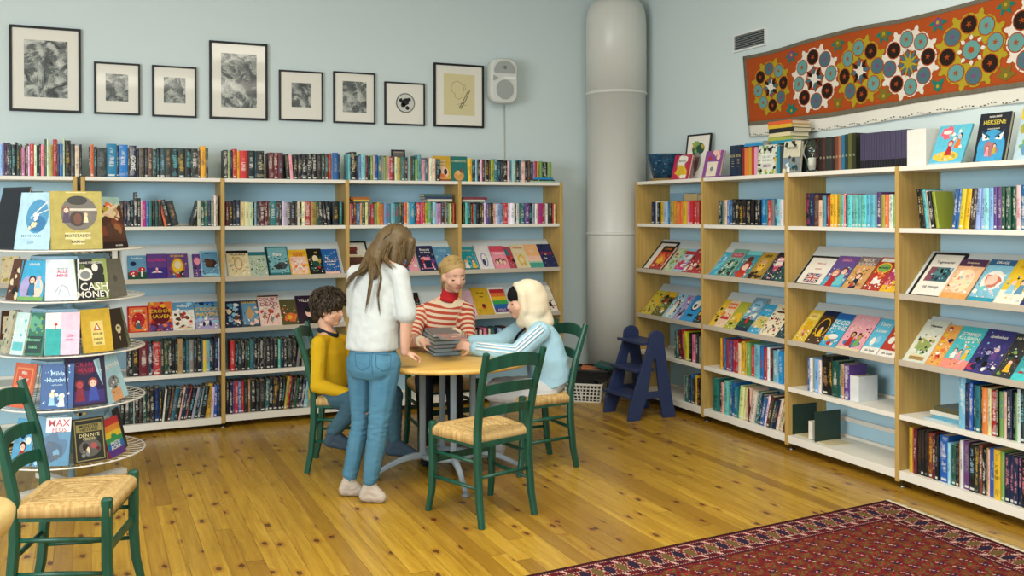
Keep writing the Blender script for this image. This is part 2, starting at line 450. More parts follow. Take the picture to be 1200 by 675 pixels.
def rrow(j, level, px0, text, hcm, **k):
    z, y = {'T': (ZT, 200), 'S': (ZS, 262), '5': (Z5, 425), '6': (Z6, 475)}[level]
    nm = ['first', 'second', 'third', 'fourth'][j]
    lv = {'T': 'along the top', 'S': 'upper shelf', '5': 'lower shelf', '6': 'bottom shelf'}[level]
    row('%s of the %s right-wall bookcase' % (lv, nm), 0, FR+.035, (FR, Y0R-UW*j), -PI/2, px0, y, z+.0005, text, hcm, **k)
# back wall, along the top
brow(0, 'T', 0, 's3H21 v3H22 k2 n3H22 k3 K4 k2H22.5 K3 g2 p4H19Tk k2 u2 w2H20 r5H21.5 w3 K3 k2 p4H21Tk a3H25 w2H25 c2 Y3 r5H25 n3 b4H22 c2H26 k7H24.5 K5H22 q5H21 k3H22', 21)
brow(1, 'T', 104, 'k2 o4H22 k4H20.5 K11H20Lu0 B12H23Tw k2H22 B11H22.5Tw k2 n8H22Tw k3H20 u6H20.5 d5H21 u5H20.5 g5H20 k3 a7H21 K7H21 k8H21 K8H21 k7H21 K8H21 u3H19.5 y6H23 k3'.replace('Lu0', ''), 20.8)
brow(2, 'T', 262, 'k5H20.5Tw c2 k4H20 r5H21.5Ty y3 r9H20.5Tw k9H20.5Tw t1.5 k9H20.5 _6 R5.5H19.5L-2 R5.5H19.5 R5.5H19.5 _4 K4H18.5L-4 q4H18L-4 k5H18.5Tc k5H18.5Tc k6H19Tw k6H19Tw k6H19.5 d5 g4 u4H19.5 r3 T2.5H20 b6H20.5 k2', 19.5)
brow(3, 'T', 408.5, 'T2H20 k7H21.5Tc n3 h3 s5H20 R3 k3 G3 c1.5 b4.5H19.5 t4 e2 G3H18 Y2 p2.5 r4H18Tw u2 c3 Y4H18 t5H18.5 R3H18 T1.5 c2 u2 g3 G3H17 h4H20.5 i2 p3H17 t3H18 p2 w3H18 w4.5H18Tn k4.5H17.5', 18.8)
brow(4, 'T', 549.5, 'y4H18.5 k4H18 s2.5H18 k3H18 w2 R3H18Tw e2 k3 u2 Y4H17.5 t4.5H18.5Tw n3.5 k2.5 k5H17.5Tw q2.5 h3 s4.5H18Tw k4 t2.5 q4.5H17 k3 u3 k3H17 V2.5 r2.5 Y3.5H17 G3 k6H17Tw G4.5H17', 17.6)
# back wall, upper shelf
brow(0, 'S', 0, 'k3 p2 k3 V2 k2.5 n3 e2 k3', 17.5)
brow(1, 'S', 141, 'k4H18 n4 K4 k4 k4H24Tw k4H20Tw q2 m4H18Tw b4H18Tw t3 k4 g4 k3H17.5 _4 o3H19L-13 k5.5H19L-14Tw K9H18L-14 _12 k5H18.5L15Tw _4 c4H18.5 g4H18.5Tw t4 n4 e3.5 w2H22 e2.2H22', 18)
brow(2, 'S', 264.5, 'R4Tw k4.5 k3.5 n5H19Tw c5.5H17.5Tu c5.5H17.5Tu c4 k2 s2 k4 R6H18Tw R4 u2 t7H18 u4H17.5 k3 w3Tb V4 k3Tw d6H17 K2 c3H18 k2 w4Tb r7H18Tw Y6H17.5Tu g4.5H18 k5H18L-6Tw k4H18L-6Tw k4H18L-6Tw _2 k8H18 t3 h5H18 _3 w3H17.5 e3', 17.6)
brow(3, 'S', 410.5, 'p1.5 R3 R3 b4Tw U2.5 g4Tc c3 j3 r4.5H16 G3H16Tu Y4 o4H16Tu h4H16.5Tr h4H16.5Tr T5H16.5Tr t5H16.5Tr g3 k2 o4 q2 T2 B5 k2 r5H17 m2.5 r3 Y3 G4 t2 s4 V3 p2.5 d4 c2 u2 G2 c2 u2 r2 k4Tw h2 w4 v4Tw w2 n4 Y3', 17)
brow(4, 'S', 543.5, 'k2 T2.5 g4 k2 r2 T2.5 k3.5 k2.5 u3 w2.5 v3 a3 k2 q3 w2 V3 h4 r5H17 w3 z5H17 g2 w3 t2.5 t5H17Tw v5H17 k4 V3 w2.5 m6H17Tv r2 e2 w2.5 k4.5 r2.5 c2 s3', 16.8)
# back wall, lower shelves
brow(1, '5', 149, 'k6H23 k8H24Ty R11H24Tw n5H22 r9.5H23Tw K4 g5H24 k4H24Tw k4 k3H22 U6H24.5Tu n3 t4.5 e5H23.5 d4 k5 b2 y4Tp T4 n3.5 k2 n4 w2 g3', 23)
brow(2, '5', 270, 'r5H22Tw k4 K4 k4Tw d3 g3 t5 k3.5Tw k3.5Tw k3.5Tw K3.5 k5Tw K4 k5Tw T3Tw n4Tw k4 K6 k4 e3H21L8 k4', 21.5)
brow(4, '5', 545, 'n4 l3 t2 g3 c3 k2 w3 K2 p3 R3 w2 u2 t3 k3 V2 s3 k3 w2 R3 k3', 20)
brow(3, '5', 476, 'k3 r3 Y4 k4', 20)
brow(1, '6', 141, 'k5 K6H24 k4 e2 k5H24Tw d4 g5 k4H24Tc k5 n6H24Tb k3 w2L6 k4H23L8 u3L9 t5H23L10 k5L10 q2L10 n4H23L10 k2L10 r2L10 k5H22L12 V3H22L12 k4L12 e3H23L12 k6H23L9 Y2L9 y5H24L4Tk w3L3 b4L2Tw n5 k4H23 K4H23', 22.6)
brow(2, '6', 265, 'k4H23Tw n4H23 v2 r4H23Tw b4H23Tw r3 k5H23 i2.5H24 k7H23.5Tw k4 d6H23 t4H23L3Tw k5H23.5L3Tw K6H23L3 k4H23L4 k3L5 Y3H24L7 r3H24L7 k3L7 u2.5L7 g3L8 k4L9 n4L9 s5H23L9', 22.5)
# right wall, upper shelf
rrow(0, 'S', 764, 'n3.5H17.5 q3Tw k3 y4.5H17.5 s4Tb b2.5 Y4 o3.5Ty o4.5Ty o3.5Ty y4.5Tr p4Tm r4Tm r4Tw r2.5', 17.3)
rrow(1, 'S', 841.5, 'n3.5 G3.5Tb q3 b3.5Tw b3Ts k4.5 k4 k4 k4.5Ti k4 k4.5Tu k4 k3.5 B6H18Ts t2 r4Tw e4Tr t3 T4Tr w4Tt', 17.6)
rrow(2, 'S', 944, 'k4H21Tm n5H21 u5H20 c5.5H16.5 h4.5H19 n2H19 r2H19 y4.5H20Tk y4.5H20Tk Y3.5H20 T3 p3.5H20Tr k1.5 T5H19Tg T4H19Tg T3.5H19Tg T3.5H19Tg T3.5H19Tg T3.5H19Tg T3.5H19Tg T5H19Tg T2 i2 v5.5H20.5Tw Y4H19 o4H19Tw w5H19Tk G4H18.5 y3', 19)
rrow(3, 'S', 1077, 'k4.5H21.5L-7 k4H21.5L-7 T3.5H21L-8 q3H20.5L-8 k4H20L-9Tw Y3.5H20L-9Tg _16 b4H21L7Tw b4H21L7Tw y5H21L7Tu y5H21L7Tu d4.5H21L6Tw d4.5H21L6Tw s5.5H21L3Tn s5.5H21L2Tn s6H21Tn s4.5H21Tn v4H21.5Tw v5H21.5Tw g4H21.5Tw g4H21.5Tw g4H21.5Tw g4.5H21.5Tw q5H22Tr b7H22Tw G5', 21.3)
# right wall, lower shelves
rrow(0, '5', 790, 'g2 t4H22L-4 R3.5L-7 r4H23L-7 y4H22L-7Tu k3 p4H21 K3 e3H20 G2', 21.5)
rrow(0, '6', 800, 'e3 t3 k3 b2.5H22 K3 y2.5H22 k3 d3H20', 20)
rrow(1, '5', 843, 'y3Tr r2 b3H23 r3Tv v4H22 r3 r4H23 c3 y4H23 Y3 G4H23 r4H21 w2 T6H23Tb b4Tr r3 w3 R3.5 T5H21Tw s3 B5H21 w3 b5H20 s3', 22)
rrow(1, '6', 836, 't6H24Tk d4 q3 T5H24Tn t3 b4H24Tn t4 c5H23L6 c2L8 c4H23L10Tk R2 w5H22L12 t4L12 n3H21L13 b4H20L14 w3L14 u4L15 t3H19L16 n4L16 w3L16 c5H18L18Tk R3H18L18', 22)
rrow(2, '5', 946, 'b3H21 w3Tn e2 s5H21Tn w3 k8H24 k4H24 g8H22Tw t2 U4H21 v6H21Tw', 21)
rrow(3, '5', 1123.5, 'T8H29Tw n5H24 b4H25Tw g3 t6H24Tk k2 o6H23.5Tw c4 r6H23Tw k2 G5H23Tb b2 c3 n6H25 k4 G2H24 w4H26Tg K5H26 T4 t6', 24)
rrow(3, '6', 1065, 'y3.5H25 o1.5 R4H25Tw k4Tu k4H25Tu k4.5H25Tu j5H24.5 R4H25Tw k4 b10H25Tw _1 s3H22 g5H21 k4.5H21 U2H24 w3 v7H25 k8H24.5 K4 j4H25.5 k3.5 U2.5 q2 b6H25Ts y7.5H25Tk G4H24.5 n6H24Tp n5H24Tp n5H24Tp n4.5H24Tp k5H24Tp n5H24Tp n5H24Tp n6H24Tp', 24.5)

GONE = []
def build_spines():
    fx = 1093.485
    for s in SPINES:
        s['size'] = s['wl']*s['h']/s['dist']**2*(math.cos(0.0))
    # sizes as seen: the right run is seen obliquely
        if abs(s['rz']) > .1: s['size'] *= .62
    SPINES.sort(key=lambda s: -s['size'])
    big, rest = SPINES[:300], SPINES[300:]
    for s in big:
        vs, fs, mi, uv, (bt, ins) = spine_geo(s['w'], s['h'], s['d'])
        n = len(vs)
        me = book_mesh('book', vs, fs, mi, uv, [s['rgb']]*n, [s['tc']]*n, [s['seed']]*n, [M_BOOK])
        o = bpy.data.objects.new('book', me); COL.objects.link(o)
        place_spine(o, s)
        look = []
        if s['h'] > .235 and s['z'] > .5: look.append('tall')
        elif s['wl'] > .05: look.append('thick')
        elif s['wl'] < .017: look.append('slim')
        tilt = ' leaning' if abs(s['lean']) > .08 else ''
        tag(o, '%s book%s, %s from left %s' % (' '.join(look + [CN[s['col']]]), tilt, ordn(s['n']), s['where']), 'book',
            'books on the ' + s['where'] if not s['where'].startswith('along') else 'books ' + s['where'])
        lo, hi = pages_geo(s['w'], s['h'], s['d'], bt, ins)
        b = MB(); b.box(lo, hi); b.build('pages', M_PAGES, o)
        if s['n'] == 9 and s['where'].startswith('along the top of the second back'): GONE.append((o, s))
    V, F, MI, UV, T1, T2, SD = [], [], [], [], [], [], []
    for s in rest:
        vs, fs, mi, uv, (bt, ins) = spine_geo(s['w'], s['h'], s['d'])
        M = spine_matrix(s); o = len(V)
        lo, hi = pages_geo(s['w'], s['h'], s['d'], bt, ins); k = len(vs)
        (a, b_, c), (d_, e, f) = lo, hi
        vs = vs + [(a,b_,c),(d_,b_,c),(d_,e,c),(a,e,c),(a,b_,f),(d_,b_,f),(d_,e,f),(a,e,f)]; uv = uv + [(-2,-2)]*8
        fs = fs + [tuple(i+k for i in q) for q in ((0,3,2,1),(4,5,6,7),(0,1,5,4),(1,2,6,5),(2,3,7,6),(3,0,4,7))]; mi = mi + [1]*6
        V += [tuple(M @ Vector(p)) for p in vs]; F += [tuple(i+o for i in q) for q in fs]; MI += mi; UV += uv
        T1 += [s['rgb']]*len(vs); T2 += [s['tc']]*len(vs); SD += [s['seed']]*len(vs)
    if rest:
        me = book_mesh('shelved_books', V, F, MI, UV, T1, T2, SD, [M_BOOK, M_PAGES])
        o = bpy.data.objects.new('shelved_books', me); COL.objects.link(o)
        tag(o, 'remaining slim paperbacks packed between the larger books on the shelves', 'books', 'slim shelf books', 'stuff')
def spine_matrix(s):
    M = Matrix.Translation((s['origin'][0], s['origin'][1], 0)) @ Matrix.Rotation(s['rz'], 4, 'Z')
    L = s['lean']
    if L > 0: piv = Matrix.Translation((s['lx'] + s['w']/math.cos(L) , s['y'], s['z'])) @ Matrix.Rotation(L, 4, 'Y') @ Matrix.Translation((-s['w'], 0, 0))
    else: piv = Matrix.Translation((s['lx'], s['y'], s['z'])) @ Matrix.Rotation(L, 4, 'Y')
    return M @ piv
def place_spine(o, s): o.matrix_world = spine_matrix(s)
build_spines()
# ---------------------------------------------------------------- covers: books and cards shown face-out
def colr(k): return tuple(int(k[i:i+2], 16) for i in (1, 3, 5)) if k[0] == '#' else PAL[k]
def pm(k, rough=.38): return plain(colr(k), rough, .4, .05, 25)
def pa(k): return plain(colr(k), .36, .4, .12, 30)          # printed cover colour with the grain of a picture
TXT = []
def text_on(parent, x, z, w, size, col, s, y=-.0012, name='title', align='CENTER'):
    cu = bpy.data.curves.new(name, 'FONT'); cu.body = s; cu.size = min(size*1.35, w/(max(len(q) for q in s.split('\n'))*.60))
    cu.align_x = align; cu.align_y = 'CENTER'; cu.resolution_u = 2; cu.extrude = .0002; cu.space_line = .85; cu.offset = cu.size*.012
    tmp = bpy.data.objects.new('lettering_curve', cu); me = bpy.data.meshes.new_from_object(tmp); me.name = name
    bpy.data.objects.remove(tmp); bpy.data.curves.remove(cu); me.materials.clear(); me.materials.append(pm(col))
    o = bpy.data.objects.new(name, me); COL.objects.link(o); o.parent = parent
    o.location = (x, y, z); o.rotation_euler = (PI/2, 0, 0); return o
def art_mesh(parent, w, h, spec, seed, y0=-.0004, name='cover_art'):
    b = MB(); mats = []; r = random.Random(seed); lay = [0]
    def mi(c):
        if c not in mats: mats.append(c)
        return mats.index(c)
    def poly(pts, c):
        lay[0] += 1; y = y0 - .000008*lay[0]
        b.add([(px*w, y, pz*h) for px, pz in pts], [tuple(range(len(pts)))], mi(c))
    def cl(v): return max(.0, min(1.0, v))
    def ell(cx, cz, rx, rz, c, n=18): poly([(cl(cx+rx*math.cos(2*PI*i/n)), cl(cz+rz*math.sin(2*PI*i/n))) for i in range(n)], c)
    def blob(cx, cz, q, c, n=13):
        poly([(cl(cx+q*k*math.cos(2*PI*i/n)), cl(cz+q*k*w/h*math.sin(2*PI*i/n))) for i in range(n) for k in [r.uniform(.6, 1.15)]], c)
    def fig(cx, cz, q, hair, skin, dress):
        a = w/h
        poly([(cx-.5*q, cz-1.3*q*a), (cx+.5*q, cz-1.3*q*a), (cx+.28*q, cz+.1*q*a), (cx-.28*q, cz+.1*q*a)], dress)
        ell(cx, cz+.45*q*a, .44*q, .46*q*a, hair, 12); ell(cx, cz+.36*q*a, .30*q, .34*q*a, skin, 12)
        ell(cx-.11*q, cz+.38*q*a, .04*q, .05*q*a, 'k', 6); ell(cx+.11*q, cz+.38*q*a, .04*q, .05*q*a, 'k', 6)
    for tk in spec.split(';'):
        f = tk.split()
        if not f: continue
        k = f[0]
        if k == 'E': ell(*map(float, f[1:5]), f[5])
        elif k == 'R': x0, z0, x1, z1 = map(float, f[1:5]); poly([(x0, z0), (x1, z0), (x1, z1), (x0, z1)], f[5])
        elif k == 'B': blob(*map(float, f[1:4]), f[4])
        elif k == 'F': fig(*map(float, f[1:4]), f[4], f[5], f[6])
        elif k == 'S':
            cx, cz, q = map(float, f[1:4]); n = int(f[5]); a = w/h
            poly([(cl(cx+q*(1 if i % 2 else .5)*math.cos(PI*i/n)), cl(cz+q*a*(1 if i % 2 else .5)*math.sin(PI*i/n))) for i in range(2*n)], f[4])
        elif k == 'L':                                  # line
            x0, z0, x1, z1, t = map(float, f[1:6]); d = math.hypot(x1-x0, z1-z0) or 1; nx, nz = -(z1-z0)/d*t, (x1-x0)/d*t
            poly([(cl(x0+nx), cl(z0+nz)), (cl(x1+nx), cl(z1+nz)), (cl(x1-nx), cl(z1-nz)), (cl(x0-nx), cl(z0-nz))], f[6])
        elif k == 'N':                                  # scatter of patches: n, size, x0 z0 x1 z1, colours
            n = int(f[1]); q = float(f[2]); x0, z0, x1, z1 = map(float, f[3:7]); cs = f[7]
            for i in range(n): blob(r.uniform(x0, x1), r.uniform(z0, z1), q*r.uniform(.5, 1.3), r.choice(cs), 9)
        elif k == 'T':                                  # triangle
            v = list(map(float, f[1:7])); poly([(v[0], v[1]), (v[2], v[3]), (v[4], v[5])], f[7])
    if b.f: 
        o = b.build(name, [pa(c) for c in mats], parent); return o
SEED = [100]
def cover_book(label, w, h, t, base, art, texts, M, name='picture_book', cat='picture book', group=None, spine=None):
    SEED[0] += 1
    b = MB(); bt = .0024
    b.box((0, 0, 0), (w, bt, h)); b.box((0, t-bt, 0), (w, t, h)); b.box((-.0015, 0, 0), (bt*.6, t, h))
    o = b.build(name, pa(base)); o.matrix_world = M
    tag(o, label, cat, group)
    q = MB(); q.box((bt*.6, bt, .003), (w-.004, t-bt, h-.003)); q.build('pages', M_PAGES, o)
    if art and group and group.startswith('face-out') and any(q.strip()[:2] in ('F ', 'N ', 'B ') for q in art.split(';')):
        tk = [q.strip() for q in art.split(';') if q.strip()]; k = next((i for i, q in enumerate(tk) if q[0] != 'R'), len(tk))
        cs = ''.join(sorted({f for q in tk for f in q.split()[1:] if len(f) == 1 and f in PAL})) or 'wk'
        tk[k:k] = ['N 22 .045 .07 .06 .93 .68 ' + cs + 'w', 'N 16 .03 .07 .06 .93 .66 ' + cs + 'kc']; art = ';'.join(tk)
    if art: art_mesh(o, w, h, art, SEED[0])
    for x, z, tw, size, col, s in texts: text_on(o, x*w, z*h, tw*w, size*h, col, s)
    return o
def framed_card(label, w, h, art, texts, M, paper='w', name='framed_sign'):
    SEED[0] += 1
    o = bpy.data.objects.new(name, None); COL.objects.link(o); o.matrix_world = M; tag(o, label, 'framed sign')
    b = MB(); e = .012
    for lo, hi in (((0,0,0),(w,.014,e)), ((0,0,h-e),(w,.014,h)), ((0,0,e),(e,.014,h-e)), ((w-e,0,e),(w,.014,h-e))): b.box(lo, hi)
    b.build('frame', M_BLACK, o)
    q = MB(); q.box((e, .006, e), (w-e, .012, h-e)); s = q.build('sheet', pm(paper), o)
    if art:
        a = art_mesh(o, w, h, art, SEED[0], .0056, 'print')
    for x, z, tw, size, col, tx in texts: text_on(o, x*w, z*h, tw*w, size*h, col, tx, y=.0050, name='lettering')
    return o
def lip_matrix(origin, rz, lx, z, t, lift=0):
    n = Vector((0, -math.sin(TH), math.cos(TH))); a = Vector((0, math.cos(TH), math.sin(TH)))
    p = Vector((lx, .03, z-.012)) + a*.006 + n*(t+.0015+lift)
    M = Matrix(((1, 0, 0), -n, a)).transposed().to_4x4(); M.translation = p
    return Matrix.Translation((origin[0], origin[1], 0)) @ Matrix.Rotation(rz, 4, 'Z') @ M
def lip_x(right, i, px, lev, lx=None):
    z = LIPS[lev]
    for _ in range(1):
        ypx = {0: 318, 1: 375}[lev] if not right else {0: 325, 1: 385}[lev]
        v = on(0, FR+.03, px, ypx) if right else on(1, FB+.03, px, ypx)
    return (Y0R-UW*i) - v.y if right else v.x - UB[i][0]
def shelf_faces(right, i, lev, items, where, group):
    for k, it in enumerate(items):
        p0, p1, h, base, art, texts, label = it[:7]; lift = it[7] if len(it) > 7 else 0
        a, b = lip_x(right, i, p0, lev), lip_x(right, i, p1, lev)
        a = max(a, .016); b = min(b, UW-.016) if right or i in (0, 4) or b < UW-.016 else UW-.016
        w = b-a; t = .014 + .006*rnd.random()
        org = (FR, Y0R-UW*i) if right else (UB[i][0], FB); rz = -PI/2 if right else 0
        M = lip_matrix(org, rz, a, LIPS[lev], t, lift)
        if base == 'FRAME': framed_card(label, w, h, art, texts, lip_matrix(org, rz, a, LIPS[lev], .014, lift))
        else: cover_book(label, w, h, t, base, art, texts, M, group='face-out books on ' + where)
# --- back wall
for o_, s_ in GONE:
    q_ = text_on(o_, s_['w']*.5, s_['h']*.45, s_['h']*.62, s_['w']*.62, 'w', 'GONE', y=-.0045, name='spine_title'); q_.rotation_euler = (PI/2, PI/2, 0)
shelf_faces(0, 0, 0, [(0, 20, .24, 'c', 'N 14 .13 .05 .05 .95 .95 pqwcY', [], 'pastel patterned book on back-wall ledge, left of the carousel top tiers'),
], 'upper ledge of the first back-wall bookcase', 'a')
shelf_faces(0, 0, 1, [(0, 22, .24, 'u', 'R .1 .2 .9 .8 c;N 9 .1 .1 .2 .9 .8 uUc', [], 'brown and cream book on back-wall ledge, leftmost behind the carousel')], 'lower ledge of the first back-wall bookcase', 'a')
shelf_faces(0, 1, 0, [
 (104.5, 141, .36, 'FRAME', 'R .15 .55 .75 .78 #3a3c3a;N 5 .06 .2 .58 .7 .75 eK', [], 'framed white sign with a dark picture, behind the carousel'),
 (150, 172, .22, 'h', 'R 0 0 1 .3 g;E .3 .25 .24 .13 r;E .75 .4 .2 .11 r;E .3 .65 .16 .1 n;R .25 .1 .35 .2 w;R .7 .1 .8 .35 w;E .3 .28 .05 .03 w;E .2 .24 .04 .03 w;E .78 .42 .05 .03 w', [(.5, .88, .8, .09, 'w', 'Trolldom')], 'steel blue book with red mushrooms on its cover, on back-wall ledge'),
 (172.8, 196, .235, 'v', 'R 0 0 1 .45 #3a2a78;T .2 .25 .5 .35 .5 .25 w;T .8 .25 .5 .35 .5 .25 w;E .5 .40 .06 .05 q;T .42 .25 .58 .25 .5 .42 p', [(.5, .74, .9, .15, 'm', 'KLARA')], 'purple book titled KLARA with a seated white dancer'),
 (196.5, 222, .235, 'v', 'E .5 .45 .33 .4 i;E .5 .5 .25 .3 y;E .5 .55 .16 .16 c;N 12 .09 .1 .02 .9 .3 nvdg;F .5 .2 .18 d q r;F .3 .15 .14 k q b;F .7 .15 .14 k q g', [(.5, .9, .8, .08, 'y', 'STJERNE')], 'purple book with a glowing golden centre on back-wall ledge'),
 (227.5, 240, .225, 'v', 'E .4 .7 .3 .15 p;N 6 .15 .1 .1 .9 .5 kna', [], 'narrow purple and grey book tucked behind the pale blue one'),
 (236.5, 258, .24, 's', 'R .06 .06 .94 .94 h;B .5 .5 .36 d;B .5 .52 .3 u;R .2 .03 .8 .1 s', [(.5, .9, .6, .07, 'n', 'BJØRN')], 'pale blue book with a big dark brown blob', .016)],
 'the upper ledge of the second back-wall bookcase', 'b')
shelf_faces(0, 1, 1, [
 (150, 175, .235, 'r', 'R .08 .06 .92 .94 o;E .5 .45 .3 .3 r;N 16 .06 .1 .1 .9 .85 rocy;F .5 .35 .26 k q t;R .3 .78 .7 .86 c', [(.5, .82, .4, .05, 'r', 'Magi')], 'red and orange book with a small teal figure'),
 (175.8, 203, .265, 'o', 'R 0 0 1 .3 v;N 14 .16 0 .0 1 .35 rvoR;E .5 .55 .42 .3 R;N 10 .1 .1 .8 .9 1 oyr', [(.5, .68, .85, .2, 'y', 'CROOK'), (.5, .5, .9, .2, 'y', 'HAVEN')], 'orange and purple book titled CROOK HAVEN'),
 (203.4, 229, .255, 'w', 'R 0 .72 1 1 h;N 9 .12 .1 .7 .9 .95 whs;N 16 .11 .1 .08 .9 .6 uijqr;R .1 .06 .9 .1 c', [(.5, .86, .8, .09, 'w', 'Eventyr')], 'white and blue book with a crowd of brown figures'),
 (230, 257.5, .25, 'h', 'R 0 0 1 .4 V;N 12 .12 0 .02 1 .4 Vwsh;N 10 .12 0 .75 1 1 hbn;E .35 .2 .06 .09 n;E .62 .2 .06 .09 n', [(.5, .72, .8, .19, 'y', 'CROOK'), (.5, .53, .85, .19, 'y', 'HAVEN')], 'lavender blue book titled CROOK HAVEN, right of the post side')],
 'the lower ledge of the second back-wall bookcase', 'b')
shelf_faces(0, 2, 0, [
 (268, 294, .25, 'c', 'R .0 .9 1 1 k;N 14 .07 .1 .15 .9 .8 UcYe;E .5 .5 .2 .25 U;E .5 .5 .14 .2 c', [(.5, .84, .85, .12, 'u', 'VILLHEKS')], 'cream book with a sketched cover and dark top edge'),
 (294, 316, .235, '#a9b8a4', 'R 0 .85 1 1 t;N 18 .05 .1 .1 .9 .8 ecKG', [], 'pale grey-green book covered in fine specks'),
 (315, 341.5, .285, 't', 'R .1 .1 .95 .95 #6fa5ac;B .62 .32 .28 a;B .5 .3 .18 K;T .25 .3 .4 .4 .4 .25 K;R 0 0 .06 1 k', [(.5, .72, .5, .17, 'w', 'Rav')], 'grey-teal book with a dark bird-like animal'),
 (341.5, 364, .25, 'y', 'R .08 .05 .92 .72 q;N 12 .1 .1 .1 .9 .65 poqy;L .3 .2 .7 .6 .03 w;L .7 .2 .4 .6 .03 w', [(.5, .86, .85, .11, 'o', 'HARRY'), (.5, .77, .85, .1, 'r', 'SISTE')], 'yellow book with a peach picture panel'),
 (364, 381, .255, 'k', 'N 12 .14 .15 .15 .85 .9 tcgrY;E .5 .6 .2 .14 c;E .5 .4 .26 .12 g', [], 'black book with a green and cream creature'),
 (381, 400, .25, 'b', 'N 6 .05 .1 .7 .9 .95 sTw;R .05 .02 .95 .1 q', [(.5, .5, .9, .09, 'w', 'Universet'), (.5, .4, .9, .09, 'w', 'i farger')], 'bright blue book with white text beside the bookcase post')],
 'the upper ledge of the third back-wall bookcase', 'c')
shelf_faces(0, 2, 1, [
 (264.5, 284, .245, 'n', 'N 12 .16 .1 .1 .9 .9 bhnws;E .7 .3 .16 .1 q;E .7 .34 .18 .06 u;E .3 .6 .14 .1 c', [], 'dark blue book with two cartoon faces beside the post'),
 (284, 306, .25, 'a', 'R .1 .1 .9 .9 h;N 14 .12 .1 .1 .9 .8 YUhnq;E .5 .5 .2 .2 U', [(.5, .9, .8, .08, 'y', 'DRAGER')], 'slate book with a golden brown scene'),
 (306, 331, .285, 'q', 'R 0 0 1 .95 #dcc0b4;N 18 .1 .1 .1 .9 .62 prwqie;L .3 .1 .6 .6 .02 r;R .0 .95 1 1 u', [(.5, .86, .85, .13, '#8a3444', 'COURT'), (.5, .775, .5, .06, '#8a3444', 'OF THE'), (.5, .69, .8, .13, '#8a3444', 'DEAD')], 'pale pink book titled COURT OF THE DEAD'),
 (331, 351, .245, '#55502e', 'B .55 .3 .4 o;B .55 .28 .28 r;S .55 .3 .36 o 9;E .5 .3 .12 .08 y', [(.3, .75, .3, .06, 'c', 'Ild')], 'olive book with a burst of orange flame'),
 (351, 373, .27, '#2e1c30', 'E .6 .4 .2 .16 q;E .6 .5 .22 .1 k;R .35 0 .9 .24 k', [(.45, .82, .8, .16, 'w', 'VILLE')], 'dark purple book titled VILLE with a pale face')],
 'the lower ledge of the third back-wall bookcase', 'c')
shelf_faces(0, 3, 0, [
 (411, 437, .33, 'FRAME', 'R .06 .06 .94 .94 w;R .04 .72 .55 .84 #7a3a34;R .04 .6 .5 .72 #6a2e28;R .04 .4 .8 .52 #5a3a30;R .04 .28 .78 .4 #50342c;R .02 .52 .76 .58 c', [], 'black framed sign with a red and brown stack printed on white'),
 (470, 480, .25, 'B', 'N 8 .18 .1 .1 .9 .7 pmt;E .5 .2 .4 .16 m', [], 'turquoise and pink book right of the standing girl\'s face'),
 (480, 491, .25, 'p', 'N 10 .2 .1 .1 .9 .9 wqyrp', [], 'pink and cream book beside the navy one, behind the girls'),
 (494, 514, .265, '#26284a', 'N 10 .13 .1 .12 .9 .5 vprkh;R .2 .1 .8 .3 p;E .5 .45 .2 .1 p;R .3 .12 .7 .42 n', [(.5, .84, .8, .11, 'w', 'Beauty'), (.5, .73, .85, .11, 'w', 'the Blade')], 'navy book with white title and pink castle above the striped girl'),
 (514, 537, .255, 'h', 'N 8 .14 .1 .1 .9 .6 hbs', [(.5, .82, .8, .1, 's', 'STER')], 'mid-blue book behind the striped girl\'s hair')],
 'the upper ledge of the fourth back-wall bookcase', 'd')
shelf_faces(0, 3, 1, [
 (470, 485, .26, '#8c9468', 'N 8 .14 .1 .1 .9 .9 GYc', [(.5, .8, .7, .1, 'c', 'Skog')], 'olive green book between the standing and the striped girl'),
 (485, 497, .26, 'k', 'N 5 .14 .1 .1 .9 .9 RuK', [], 'black book half hidden by the striped girl\'s shoulder')],
 'the lower ledge of the fourth back-wall bookcase', 'd')
shelf_faces(0, 4, 0, [
 (543.5, 562, .24, '#229aa6', 'F .3 .3 .3 y q w;F .75 .3 .3 u q y;R 0 0 1 .08 t', [(.5, .86, .8, .1, 'c', 'Sommer')], 'turquoise book with two cartoon children, beside the post'),
 (562, 580, .255, '#d8d4d0', 'E .5 .4 .22 .3 V;E .5 .4 .14 .24 w;E .45 .3 .1 .14 a;R 0 0 .05 1 n', [], 'pale grey book with a blue oval picture'),
 (581, 598, .25, 'p', 'R 0 .75 1 1 #c8485a;E .25 .3 .14 .12 u;E .5 .35 .14 .12 k;E .75 .3 .14 .12 u;E .25 .27 .1 .09 q;E .5 .32 .1 .09 q;E .75 .27 .1 .09 q', [(.5, .66, .8, .08, 'w', 'Vennene')], 'pink book with three small faces'),
 (598, 606.5, .24, '#a83c4c', 'N 6 .3 .1 .1 .9 .9 rtkw', [], 'narrow red and teal book between pink and cream ones'),
 (606.5, 622, .26, 'c', 'N 8 .12 .2 .15 .8 .55 qUyr;E .5 .35 .25 .2 y;E .5 .35 .16 .14 c', [(.5, .85, .8, .09, 'r', 'Hunden')], 'cream book with a small yellow animal picture'),
 (622, 638, .26, 'q', 'R 0 0 1 .22 #4a9a8a;R 0 .22 1 .28 #9ac8a8;R 0 .5 1 1 #e4b07c', [(.5, .72, .7, .06, 'w', 'Hav')], 'peach book with a teal lower band'),
 (638.5, 656, .26, '#222c58', 'T .2 1 .45 1 .3 .75 n;N 4 .06 .2 .3 .8 .5 vn', [(.5, .6, .85, .15, 'r', 'FALK')], 'navy book titled FALK in red')],
 'the upper ledge of the fifth back-wall bookcase', 'e')
